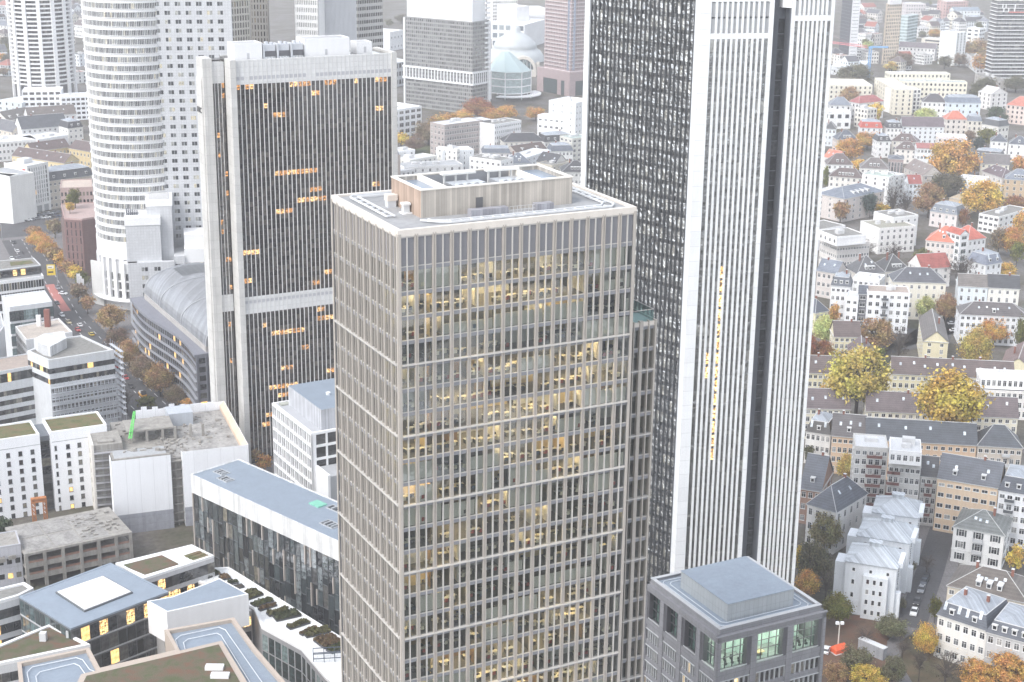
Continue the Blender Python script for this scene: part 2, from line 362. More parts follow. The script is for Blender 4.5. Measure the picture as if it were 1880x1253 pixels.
def roof_mesh(kind, w, d, z, rise, o=.35, ins=None):
    m = MB(); a = [(-o, -o), (w+o, -o), (w+o, d+o), (-o, d+o)]
    E = [Vector((x, y, z)) for x, y in a]; t = .22
    m.prism(a, z-t, z-.01, 1)
    if kind == 'hip':
        i = min(d/2+o, (w/2+o)*.95) if ins is None else ins
        if w >= d: r0, r1 = Vector((-o+i, d/2, z+rise)), Vector((w+o-i, d/2, z+rise)); m.face([E[0], E[1], r1, r0]); m.face([E[1], E[2], r1]); m.face([E[2], E[3], r0, r1]); m.face([E[3], E[0], r0])
        else:
            i = min(w/2+o, (d/2+o)*.95) if ins is None else ins
            r0, r1 = Vector((w/2, -o+i, z+rise)), Vector((w/2, d+o-i, z+rise)); m.face([E[0], E[1], r0]); m.face([E[1], E[2], r1, r0]); m.face([E[2], E[3], r1]); m.face([E[3], E[0], r0, r1])
        m.tube(r0, r1, .12, n=5, mi=1)
        for e in (E[0], E[3]) if w >= d else (E[0], E[1]): m.tube(e, r0, .09, n=4, mi=1)
        for e in (E[1], E[2]) if w >= d else (E[2], E[3]): m.tube(e, r1, .09, n=4, mi=1)
    elif kind == 'gx':
        r0, r1 = Vector((-o, d/2, z+rise)), Vector((w+o, d/2, z+rise)); m.face([E[0], E[1], r1, r0]); m.face([E[2], E[3], r0, r1]); m.tube(r0, r1, .12, n=5, mi=1)
    elif kind == 'gy':
        r0, r1 = Vector((w/2, -o, z+rise)), Vector((w/2, d+o, z+rise)); m.face([E[1], E[2], r1, r0]); m.face([E[3], E[0], r0, r1]); m.tube(r0, r1, .12, n=5, mi=1)
    elif kind == 'mansard':
        i = 1.6 if ins is None else ins; b = [(i-o, i-o), (w+o-i, i-o), (w+o-i, d+o-i), (i-o, d+o-i)]; z1 = z+rise*.72
        U = [Vector((x, y, z1)) for x, y in b]
        for k in range(4): m.face([E[k], E[(k+1) % 4], U[(k+1) % 4], U[k]])
        j = min(w, d)/2-i+o
        if w >= d:
            r0, r1 = Vector((i-o+j*.9, d/2, z+rise)), Vector((w+o-i-j*.9, d/2, z+rise)); m.face([U[0], U[1], r1, r0], 2); m.face([U[1], U[2], r1], 2); m.face([U[2], U[3], r0, r1], 2); m.face([U[3], U[0], r0], 2)
        else:
            r0, r1 = Vector((w/2, i-o+j*.9, z+rise)), Vector((w/2, d+o-i-j*.9, z+rise)); m.face([U[0], U[1], r0], 2); m.face([U[1], U[2], r1, r0], 2); m.face([U[2], U[3], r1], 2); m.face([U[3], U[0], r0, r1], 2)
        for k in range(4): m.tube(U[k], U[(k+1) % 4], .13, n=4, mi=1)
    elif kind == 'pyr':
        t_ = Vector((w/2, d/2, z+rise))
        for k in range(4): m.face([E[k], E[(k+1) % 4], t_]); m.tube(E[k], t_, .09, n=4, mi=1)
    elif kind == 'shed':
        U = [Vector((-o, d+o, z+rise)), Vector((w+o, d+o, z+rise))]; m.face([E[0], E[1], U[1], U[0]]); m.face([E[1], E[2], U[1]]); m.face([E[2], E[3], U[0], U[1]]); m.face([E[3], E[0], U[0]])
    return m
def house(A, B, h, d=None, C=None, roof='hip', rise=4, wc=(.6, .58, .54), rc=(.06, .06, .065), fl=4, cf=5, cs=3, label='', group=None,
          dorm=0, sky=0, chim=1, ww=1.35, wh=1.9, base=0, name='town_house', cat='house', bal=(), ins=None, glass=None, wm=None, rm=None,
          tm=None, frame=None, flat_items=2, zgap=0, skip_ground=False, dd=None, shut=False, tall=None):
    org, ang, w, d = site(A, B, h+base, d, C)
    org.z = base
    t = thing(name, label, cat, org, ang, group)
    wm = wm or plaster(wc, .9, .08); rm = rm or roofing(rc); tm = tm or M_TRIM
    far = dist(org) > 1250
    b = MB(); b.box(0, w, 0, d, 0, h-.02)
    if not far:
        b.box(-.08, w+.08, -.08, d+.08, 0, 1.0); b.box(-.12, w+.12, -.12, d+.12, h-.55, h-.3)
        if fl > 2: b.box(-.07, w+.07, -.07, d+.07, h/fl+.25, h/fl+.5)
    if roof == 'gx':
        for x in (0, w): b.face([(x, 0, h-.02), (x, d, h-.02), (x, d/2, h+rise-.25)])
    if roof == 'gy':
        for y in (0, d): b.face([(0, y, h-.02), (w, y, h-.02), (w/2, y, h+rise-.25)])
    if roof == 'flat':
        p = .5
        b.box(0, w, 0, .3, h, h+p); b.box(0, w, d-.3, d, h, h+p); b.box(0, .3, .3, d-.3, h, h+p); b.box(w-.3, w, .3, d-.3, h, h+p)
        r = MB(); r.box(.3, w-.3, .3, d-.3, h-.02, h+.12)
        rng = random.Random(int(w*100))
        rf = r.build('roof', [rm], t)
        e = MB()
        for k in range(flat_items):
            x, y, s = rng.uniform(.15, .6)*w, rng.uniform(.3, .6)*d, rng.uniform(1.2, 3)
            e.box(x, x+s*1.5, y, y+s, h+.12, h+.12+rng.uniform(.8, 2.2))
        if flat_items: e.build('roof_unit', [plaster((.6, .6, .6), .6)], rf)
    else:
        r = roof_mesh(roof, w, d, h, rise, ins=ins)
        rf = r.build('roof', [rm, tm, seamed((.33, .36, .40), .45, .8)], t)
    b.build('wall', [wm], t)
    # windows
    st = h/fl; fw = MB(); fmats = [glass or G_HOUSE]
    wh = min(wh, st*.62)
    for side, n, L in (('F', cf, w), ('L', cs, d), ('R', cs, d)):
        if not n or not facing(org, ang, side, w, d): continue
        fm = fmat(side, w, d); ww_ = min(ww, L/n*.7)
        for f in range(1 if skip_ground else 0, fl):
            for c in range(n):
                x = (c+.5)*L/n-ww_/2; z = f*st+st*.30
                hh = wh*(.75 if f == fl-1 and fl > 3 and not far else 1)
                if far: fw.add(MB().face([(x, -.05, z), (x+ww_, -.05, z), (x+ww_, -.05, z+hh), (x, -.05, z+hh)]), fm)
                else:
                    inst('window', win_mesh(ww_, hh, frame or M_FRAME, glass), t, fm @ T(x, 0, z))
                    if shut:
                        s = MB(); s.box(-.62, -.08, -.06, 0, 0, hh); s.box(ww_+.08, ww_+.62, -.06, 0, 0, hh)
                        o = s.build('shutter', [plaster((.05, .06, .065), .7)], t); o.matrix_local = fm @ T(x, 0, z)
                    if side == 'F' and c in bal and 0 < f:
                        k = MB(); k.box(-.6, ww_+.6, -1.3, 0, -.75, -.6); k.box(-.6, ww_+.6, -1.3, -1.22, -.6, .4, 1); k.box(-.6, -.52, -1.22, 0, -.6, .4, 1); k.box(ww_+.52, ww_+.6, -1.22, 0, -.6, .4, 1)
                        o = k.build('balcony', [plaster((.6, .6, .6)), bal_mat(label)], t); o.matrix_local = fm @ T(x, 0, z)
    if far and fw.v: fw.build('window_glass', fmats, t, kind='stuff')
    rng = random.Random(int((org.x+org.y)*10))
    if roof != 'flat':
        run = (d/2+.35) if roof in ('hip', 'gx', 'pyr') else (1.6 if ins is None else ins)
        rr = rise if roof in ('hip', 'gx', 'pyr') else rise*.72
        if roof in ('hip', 'gx', 'mansard') and not far:
            lo, hi = (.5, w-.5) if roof != 'hip' else (min(d/2, w*.3), w-min(d/2, w*.3))
            for k in range(dorm):
                x = lo+(k+.5)*(hi-lo)/dorm; dm = MB(); q = .35
                y0 = run*.22-.35 if roof != 'mansard' else .1; z0 = h+rr*(y0+.35)/run; dw, dh = 1.3, 1.5
                yb = min(y0+dh/rr*run+.2, run)
                dm.box(x-dw/2, x+dw/2, y0, yb, z0-.1, z0+dh-.1); dm.box(x-.45, x+.45, y0-.03, y0+.02, z0+.25, z0+dh-.3, 2)
                dm.box(x-dw/2-.15, x+dw/2+.15, y0-.15, yb+.1, z0+dh-.1, z0+dh+.06, 1)
                dm.build('dormer', [M_FRAME, tm, G_HOUSE], rf)
            for k in range(sky):
                x = lo+(k+.5+rng.uniform(-.2, .2))*(hi-lo)/sky; y0 = run*rng.uniform(.4, .6)-.35; z0 = h+rr*(y0+.35)/run; s = rr/run
                sm = MB(); n = Vector((0, -s, 1)).normalized()*.1
                pts = [Vector((x-.4, y0, z0)), Vector((x+.4, y0, z0)), Vector((x+.4, y0+.9, z0+.9*s)), Vector((x-.4, y0+.9, z0+.9*s))]
                sm.face([p+n for p in pts]); 
                for i in range(4): sm.face([pts[i], pts[(i+1) % 4], pts[(i+1) % 4]+n, pts[i]+n], 1)
                sm.build('skylight', [SKYL, M_TRIM], rf)
        for k in range(chim):
            x = w*(.28+.45*k/max(chim-1, 1)) if chim > 1 else w*rng.choice((.3, .7)); y = d*.5+rng.uniform(-.3, .6)
            cm = MB(); cm.box(x-.35, x+.35, y-.3, y+.5, h+rise*.35, h+rise+1.0); cm.box(x-.42, x+.42, y-.37, y+.57, h+rise+1.0, h+rise+1.12, 1)
            cm.build('chimney', [M_BRICK, M_TRIM], rf)
    return t, w, d
def bal_mat(label): return plaster((.16, .07, .06), .8) if 'brown balcon' in label else (plaster((.08, .09, .1), .6) if 'dark balcon' in label else plaster((.55, .56, .57), .6))
SKYL = glazing([(0, (.5, .55, .6)), (1, (.75, .8, .85))], rough=.05, name='skylight_glass')
# ------------------------------------------------------------------ towers
def frame_facade(mb, items, fm, L, z0, z1, nb, nf, pw, sh, rec, glass, m0=0, m1=0, mi=0, smi=None, proud=0.0, spans=True, backs=True):
    smi = mi if smi is None else smi
    st = (z1-z0)/nf; bw = (L-m0-m1)/nb; k = MB()
    if m0: k.box(0, m0, -proud, rec, z0, z1, mi)
    if m1: k.box(L-m1, L, -proud, rec, z0, z1, mi)
    for c in range(nb+1):
        if (c == 0 and m0) or (c == nb and m1): continue
        a = max(m0+c*bw-pw/2, 0); b = min(m0+c*bw+pw/2, L)
        k.box(a, b, -proud, rec, z0, z1, mi)
    if spans:
        for f in range(nf): k.box(m0+.01, L-m1-.01, .003, rec-.003, z0+f*st+.002, z0+f*st+sh, smi)
    mb.add(k, fm)
    for f in range(nf):
        for c in range(nb):
            g = glass(f, c) if callable(glass) else glass
            if g is None: continue
            a = m0+c*bw+pw/2*(0 if (c == 0 and m0) else 1); b = m0+(c+1)*bw-pw/2*(0 if (c == nb-1 and m1) else 1)
            items.append((fm @ T(a, rec-.04, z0+f*st+sh), b-a, st-sh, g))
# ================================================================== 1 bronze office tower in front
def tower_front():
    rng = random.Random(3)
    o = P(730.4, 423.6, 155); ANG = math.radians(27.0); W, D = 38.42, 26.0
    t = thing('office_tower', 'tall beige office tower with double fins and lit floors, nearest in the middle', 'skyscraper', (o.x, o.y, 0), ANG)
    STONE = plaster((.43, .395, .355), .55, .08, .3, 'bronze_stone'); LIGHT = plaster((.52, .50, .47), .5, .05, name='pale_ledge')
    GREY = metal((.23, .235, .25), .5, name='grey_spandrel'); PANEL = metal((.20, .20, .215), .55, name='louver_panel')
    GL = clear_glass((.86, .88, .86), .11, .03)
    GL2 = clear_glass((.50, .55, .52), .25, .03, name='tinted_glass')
    zt, zf, zp, ST = 155.0, 154.05, 149.68, 3.6
    NF = 41; kz = lambda k: zp-ST*k
    fr = MB(); items = []; pan = []
    for side, L, nb in (('F', W, 14), ('L', D, 10), ('R', D, 10), ('B', W, 14)):
        fm = fmat(side, W, D); k = MB(); bw = L/nb; vis = side in 'FL'
        for i in range(nb+1):
            x = i*bw
            if i in (0, nb): k.box(max(x-.42, 0), min(x+.42, L), -.14, .3, 0, zf+.35, 0)
            else:
                k.box(x-.27, x-.09, -.14, .3, 0, zf+.25, 0); k.box(x+.09, x+.27, -.14, .3, 0, zf+.25, 0); k.box(x-.09, x+.09, -.0, .3, 0, zf+.05, 0)
            if i < nb: k.box(x+bw/2-.08, x+bw/2+.08, -.06, .3, 0, zf-.02, 3 if side == 'F' else 0)
        for n in range(NF+1):
            z = kz(n)
            if z < 2: break
            k.box(.46, L-.46, .08, .3, z-.62, z-.06, 1); k.box(.46, L-.46, .05, .29, z-.06, z+.04, 3)
            if n >= 4 and n % 3 == 1: k.box(.46, L-.46, -.26, .28, z-.14, z+.06, 3)
        fr.add(k, fm)
        if vis:
            sb = L/(nb*2)
            for c in range(nb*2):
                a = c*sb+(.27 if c % 2 == 0 else .08); b = (c+1)*sb-(.08 if c % 2 == 0 else .27)
                if c == 0: a = .46
                if c == nb*2-1: b = L-.46
                pan.append((fm @ T(a, .2, zp+.05), b-a, zf-zp-.06))
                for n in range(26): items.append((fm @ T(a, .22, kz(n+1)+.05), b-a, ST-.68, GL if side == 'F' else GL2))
        else:
            fr.add(MB().face([(0, .42, 0), (L, .42, 0), (L, .42, zf), (0, .42, zf)], 1), fm)
        if vis: fr.add(MB().face([(0, .42, 0), (L, .42, 0), (L, .42, kz(26)), (0, .42, kz(26))], 1), fm)
    # fascia + parapet ring
    for x0, x1, y0, y1 in ((-.05, W+.05, -.1, .6), (-.05, W+.05, D-.6, D+.1), (-.1, .6, .6, D-.6), (W-.6, W+.1, .6, D-.6)):
        fr.box(x0, x1, y0, y1, zf, zt, 2)
        fr.box(x0+.1, x1-.1, y0+.1, y1-.1, zf-.22, zf, 3)
    fr.build('facade_frame', [STONE, GREY, plaster((.66, .61, .55), .6, .06, name='fascia'), LIGHT], t)
    for mt, w, h in pan: inst('louver', pane_mesh(w, h, PANEL), t, mt)
    panes(t, items)
    # roof deck
    dk = plaster((.31, .315, .32), .8, .15, .25, 'roof_membrane')
    MB().box(.6, W-.6, .6, D-.6, zt-1.4, zt-.3).build('roof', [dk], t)
    # interiors: slabs, core, rooms
    fin = MB(); FL_, WH, BE, WO, DK, CE = 0, 1, 2, 3, 4, 5
    mats = [plaster((.16, .155, .15), .9, .15, .6, 'carpet'), plaster((.62, .60, .55), .8, .05, name='room_white'), plaster((.62, .48, .26), .8, .08, name='room_beige'),
            plaster((.30, .19, .10), .7, .1, name='room_wood'), plaster((.07, .072, .075), .8, .1, name='room_dark'), plaster((.45, .45, .44), .8, .03, name='room_ceiling')]
    fin.box(.6, W-.6, .6, D-.6, zt-1.9, zt-1.45, CE)
    fin.box(11, W-2, 8.5, D-2, 0, zt-1.9, DK)
    lights = MB(); furn = MB()
    litrow = {0: [(2, 19)], 1: [(0, 20)], 2: [(0, 20)], 3: [(7, 10)], 4: [(0, 3), (7, 19), (20, 24)], 5: [(4, 10), (18, 26)], 6: [(0, 5), (10, 26)], 7: [(0, 4), (7, 13), (14, 20)],
              8: [(0, 2), (12, 21)], 9: [(0, 6), (16, 22)], 10: [(10, 16)], 11: [(6, 9), (15, 18)], 12: [(2, 6), (13, 18)], 13: [(2, 4)], 14: [(4, 7)], 15: [(1, 2), (18, 20)], 16: [(8, 14), (20, 24)], 17: [(4, 9), (12, 19)], 18: [(1, 4), (8, 16)], 19: [(0, 6), (14, 24)]}
    sb = W/28
    for n in range(26):
        z1, z0 = kz(n), kz(n+1)
        fin.box(.45, W-.6, .45, D-.6, z0-.5, z0+.03, FL_)
        # rooms along the front and the left side
        c = 0
        while c < 28:
            wd = rng.choice((2, 2, 3, 4, 5, 6)); dep = rng.choice((3.2, 4, 5, 5.5, 6.5)); mi = rng.choice((BE, BE, WH, WO, DK, CE) if n < 9 else (BE, WO, DK, DK, DK, CE))
            x0, x1 = c*sb, min(c+wd, 28)*sb
            if rng.random() < .75: fin.box(x0+.5, x1, dep, dep+.12, z0+.03, z1-.5, mi)
            if rng.random() < .6: fin.box(x1-.06, x1+.06, .7, dep, z0+.03, z1-.5, rng.choice((mi, WH, DK)))
            if rng.random() < .22: fin.box(x0+.3, x1-.1, .55, .62, z0+.03, z0+rng.uniform(1.5, 3), WH)
            for q in range(wd):
                if rng.random() < .72:
                    x = min(x0+(q+.25)*sb, W-2.6); y = rng.uniform(.9, 2.6)
                    fcol = rng.choice((0, 0, 1, 2, 3))
                    furn.box(x, x+1.5, y, y+.75, z0+.70, z0+.74, rng.choice((0, 0, 4))); furn.box(x+.05, x+.1, y, y+.7, z0+.04, z0+.70, 1); furn.box(x+1.4, x+1.45, y, y+.7, z0+.04, z0+.70, 1)
                    furn.box(x+.4, x+1.0, y+.5, y+.54, z0+.85, z0+1.2, 1); furn.box(x+.5, x+.95, y-.6, y-.15, z0+.42, z0+.5, fcol); furn.box(x+.5, x+.95, y-.62, y-.55, z0+.5, z0+1.0, fcol)
            c += wd
        for q in range(0, 20, 3):
            y = D-q*D/20
            if rng.random() < .6: fin.box(.6, 5, y-.06, y+.06, z0+.03, z1-.5, rng.choice((BE, DK, CE)))
            if rng.random() < .7: fin.box(5, 5.12, max(y-4, .7), y, z0+.03, z1-.5, rng.choice((BE, DK, WO, WO)))
        for a, b in litrow.get(n, []):
            for c in range(a, b):
                x = (c+.5)*sb
                for y in (1.6, 4.2): lights.box(x-.35, x+.35, y-.12, y+.12, z1-.56, z1-.51)
        for c in range(28):
            if n > 6 and rng.random() < .05: lights.box((c+.4)*sb, (c+.7)*sb, 1.2, 1.5, z1-.9, z1-.75)
    fin.build('interior', mats, t, kind='stuff')
    o2 = furn.build('office_furniture', [plaster((.72, .66, .52), .5, .03, name='desk_top'), plaster((.03, .03, .035), .5, .03, name='desk_black'), plaster((.28, .05, .05), .7, .03, name='chair_red'), plaster((.06, .09, .14), .7, .03, name='chair_blue'), plaster((.5, .52, .52), .5, .03, name='desk_grey')])
    o2.matrix_world = t.matrix_basis if False else Matrix.LocRotScale(t.location, t.rotation_euler, None)
    o2['kind'] = 'stuff'; tag(o2, 'desks, screens and chairs seen through the windows of the beige tower', 'furniture')
    lights.build('ceiling_light', [emitter((1, .74, .38), 30)], t, kind='stuff')
    # roof plant room, clad in boards
    pz = zt-.3; p0 = Vector((10.0*0, 0)); loc = lambda v: ((v.x-o.x)*math.cos(ANG)+(v.y-o.y)*math.sin(ANG), -(v.x-o.x)*math.sin(ANG)+(v.y-o.y)*math.cos(ANG))
    a = loc(P(772.8, 401, pz)); h = 4.0
    b = loc(P(1054.4, 327.4, pz+h)); c_ = loc(P(714.4, 326, pz+h))
    x0, y0, x1, y1 = a[0], a[1], b[0], c_[1]
    WOODM = seamed((.47, .43, .38), .7, .42, 'weathered_boards'); WOODL = seamed((.44, .33, .26), .7, .42, 'warm_boards')
    pr = MB()
    pr.box(x0, x1, y0, y0+.4, pz, pz+h, 0); pr.box(x0, x1, y1-.4, y1, pz, pz+h, 0); pr.box(x0, x0+.4, y0+.4, y1-.4, pz, pz+h, 1); pr.box(x1-.4, x1, y0+.4, y1-.4, pz, pz+h, 0)
    pr.face([(x0-.004, y0, pz), (x0-.004, y0, pz+h), (x0-.004, y1, pz+h), (x0-.004, y1, pz)][::-1], 1)
    for q in ((x0-.1, x1+.1, y0-.1, y0+.5), (x0-.1, x1+.1, y1-.5, y1+.1), (x0-.1, x0+.5, y0+.5, y1-.5), (x1-.5, x1+.1, y0+.5, y1-.5)): pr.box(*q, pz+h, pz+h+.18, 2)
    xa, xb = x0+(x1-x0)*.17, x0+(x1-x0)*.79
    for x in (xa, xb): pr.box(x-.3, x+.3, y0+.5, y1-.5, pz+h-1.2, pz+h+.16, 2)
    pr.box(x0+.4, xa-.3, y0+.4, y1-.4, pz+h-.9, pz+h-.6, 3); pr.box(xb+.3, x1-.4, y0+.4, y1-.4, pz+h-.9, pz+h-.6, 3)
    pr.box(xa, xb, y0+.4, y1-.4, pz+.3, pz+.6, 4); pr.box(xa, xb, y1-.6, y1-.41, pz+.6, pz+h-.1, 4)
    ph = pr.build('plant_room', [WOODM, WOODL, plaster((.74, .70, .64), .6, .05, name='coping'), metal((.22, .27, .33), .25, name='wet_roof'), metal((.30, .31, .33), .5, name='pit_grey')], t)
    dx = x0+(x1-x0)*.375
    MB().box(dx-.55, dx+.55, y0-.08, y0+.1, pz+.1, pz+2.3).build('door', [metal((.12, .12, .125), .5)], ph)
    for k, x in enumerate((.45, .62)):
        x = xa+(xb-xa)*(.2 if k == 0 else .68); y = y0+(y1-y0)*.45; m = MB()
        m.box(x, x+5.5, y, y+2.8, pz+h-2.2, pz+h-.7, 0)
        for i in range(4):
            m.tube((x+.8+i*1.3, y+.2, pz+h-1.0), (x+.8+i*1.3, y-1.2, pz+h-.9), .62, n=10, mi=0)
        for i in range(3):
            m.box(x+i*1.9, x+i*1.9+.25, y+3.2, y+3.5, pz+h-2.4, pz+h+.4, 1)
        m.box(x-.3, x+5.2, y+2.9, y+4.0, pz+h+.2, pz+h+.5, 1)
        m.build('chiller', [metal((.62, .64, .66), .35, .6), plaster((.72, .72, .7), .5)], ph)
    m = MB(); x = xa+3.5; y = y0+1.2
    for i in range(3): m.box(x+i*3, x+i*3+2.2, y, y+1.6, pz+h-2.6, pz+h-1.3)
    m.build('fan_unit', [plaster((.7, .71, .72), .5)], ph)
    # loose plant on the deck
    TM = Matrix.LocRotScale(t.location, t.rotation_euler, None)
    def ontop(mb, name, mats, label, cat, group=None):
        ob = mb.build(name, mats); ob.matrix_world = TM; tag(ob, label, cat, group); return ob
    G2 = seamed((.33, .33, .36), .5, .5, 'grey_louvers')
    for (xx, ww, lab) in ((x0+6.6, 6.0, 'long grey louvred duct box in front of the board clad plant room'), (x0+17.2, 2.9, 'short grey louvred duct box near right end of the plant room')):
        ontop(MB().box(xx, xx+ww, y0-3.0, y0-1.7, pz, pz+1.15), 'duct_box', [G2], lab, 'duct')
    m = MB()
    for i in range(9): m.box(x0+13+i*.62, x0+13.05+i*.62, y0-2.6, y0-2.55, pz, pz+1.1)
    for z in (.5, 1.05): m.box(x0+13, x0+18, y0-2.6, y0-2.56, pz+z, pz+z+.05)
    ontop(m, 'guard_rail', [metal((.6, .6, .6), .4)], 'thin steel guard rail beside the grey duct boxes on tower roof', 'railing')
    m = MB(); rl = .16   # cleaning-gantry track round the roof
    tr = [(1.9, 8.5), (1.9, D-2.2), (W-2.2, D-2.2), (W-2.2, 2.0), (8.4, 2.0), (5.8, 3.2), (5.8, 4.3)]
    for off in (0, 1.2):
        pts = [(1.9+off, 8.5), (1.9+off, D-3.0), (2.6+off, D-1.9-off), (W-3.2-off, D-1.9-off), (W-2.0-off, D-3.2-off), (W-2.0-off, 3.2+off), (W-3.2-off, 1.7+off), (9.0, 1.7+off), (7.2-off*.3, 2.6+off), (5.4+off, 4.6)]
        for p, q in zip(pts, pts[1:]): m.tube((*p, pz+.35), (*q, pz+.35), rl, n=4)
    for i in range(16):
        x = 9+i*(W-13)/15; m.box(x, x+.2, 1.7, 2.9, pz+.2, pz+.4)
    for i in range(7):
        y = 9+i*2.2; m.box(1.9, 3.1, y, y+.2, pz+.2, pz+.4); m.box(W-3.2, W-2, y-4, y-3.8, pz+.2, pz+.4)
    ontop(m, 'gantry_track', [metal((.66, .67, .68), .4)], 'pale double rail track running round the beige tower roof', 'track')
    m = MB(); m.box(0, 1.3, 0, 1.2, 0, 1.0, 1); m.box(-.1, 1.5, -.1, 1.3, 1.0, 1.9); m.tube((1.5, .6, 1.45), (2.0, .6, 1.2), .55, .3, 8)
    ob = m.build('roof_vent', [plaster((.66, .60, .54), .6), plaster((.6, .62, .64), .6)]); ob.matrix_world = TM @ T(x0-1.7, y0+8.2, pz); tag(ob, 'beige hooded roof vent left of the plant room', 'roof vent')
    m = MB(); m.box(-.3, 1.2, -.3, 1.2, 0, .2); m.box(0, .9, 0, .9, .2, 1.3, 1); m.box(-.15, 1.05, -.15, 1.05, 1.3, 1.6)
    ob = m.build('roof_vent', [plaster((.74, .74, .73), .6), plaster((.6, .62, .63), .6)]); ob.matrix_world = TM @ T(x0-1.2, y0+3.4, pz); tag(ob, 'small white capped roof vent at near corner of the plant room', 'roof vent')
    # lower wing on the right
    wz = 130.0
    cor = loc(Q(1205.1, 585.6, P(1205.1, 585.6, wz).y)); wx = W+6.35; wy = 3.2
    wz = None
    for zz in [x*.1 for x in range(1150, 1450)]:       # height at which the wing's corner stands where the photo shows it
        wp = Vector((o.x+math.cos(ANG)*wx-math.sin(ANG)*wy, o.y+math.sin(ANG)*wx+math.cos(ANG)*wy, zz)); px, py = proj(wp)
        if py <= 585.6: wz = zz; break
    wg = MB(); it = []; Lw = wx-W+.2; bs = 1.372
    for i, x in enumerate((wx-3*bs, wx-2*bs, wx-bs, wx)):
        big = i in (1, 3)
        wg.box(x-(.3 if big else .09), min(x+(.3 if big else .09), wx), wy-.25, wy+.4, 0, wz-.05, 0)
    z = wz-.9; n = 0
    wg.box(W-1.5, wx, wy-.02, wy+.5, wz-.85, wz-.3, 2); wg.box(W-1.5, wx, wy-.12, wy+.45, wz-.98, wz-.86, 3)
    while z > 40:
        wg.box(W-1.5, wx-.3, wy+.08, wy+.4, z-.62, z-.06, 1); wg.box(W-1.5, wx-.3, wy+.05, wy+.39, z-.06, z+.04, 3)
        if n and n % 3 == 2: wg.box(W-1.5, wx-.3, wy-.3, wy+.38, z-.14, z+.06, 3)
        for i, x in enumerate((wx-3*bs, wx-2*bs, wx-bs)):
            a = x+(.3 if i == 1 else .09); b = x+bs-(.09 if i == 1 else .3)
            it.append((T(a, wy+.36, z-ST+.05), b-a, ST-.68, GL))
        wg.box(W-1.5, wx-.1, wy+.5, D, z-ST-.5, z-ST+.03, 1)
        z -= ST; n += 1
    wg.box(W+.02, wx-.02, wy+5, D-3, 0, wz-.3, 1); wg.box(wx-.25, wx, wy+.4, D-2, 0, wz-.05, 0)
    wg.box(W, wx-.25, wy+.45, D-2, wz-.4, wz-.3, 4)
    wo = wg.build('wing', [STONE, GREY, plaster((.66, .61, .55), .6, .06, name='fascia'), LIGHT, plaster((.40, .44, .44), .7, .06, name='terrace_floor')], t)
    for mt, w, h_, g in it[:60]: inst('window', pane_mesh(w, h_, g), t, mt)
    gm = MB(); G3 = clear_glass((.78, .90, .88), .14, name='green_glass')
    gm.box(W+.1, wx-.35, wy+.3, wy+.34, wz-.3, wz+1.5, 0); gm.box(wx-.4, wx-.36, wy+.34, wy+9, wz-.3, wz+1.5, 0)
    gm.box(W+.1, wx-.35, wy+.28, wy+.36, wz+1.5, wz+1.6, 1); gm.box(wx-.42, wx-.34, wy+.34, wy+9, wz+1.5, wz+1.6, 1)
    gm.build('terrace_railing', [G3, LIGHT], wo)
    MB().box(W+.1, W+1.9, wy+5.5, wy+10, wz+2.7, wz+3.0).build('canopy', [plaster((.75, .75, .74), .5)], wo)
tower_front()
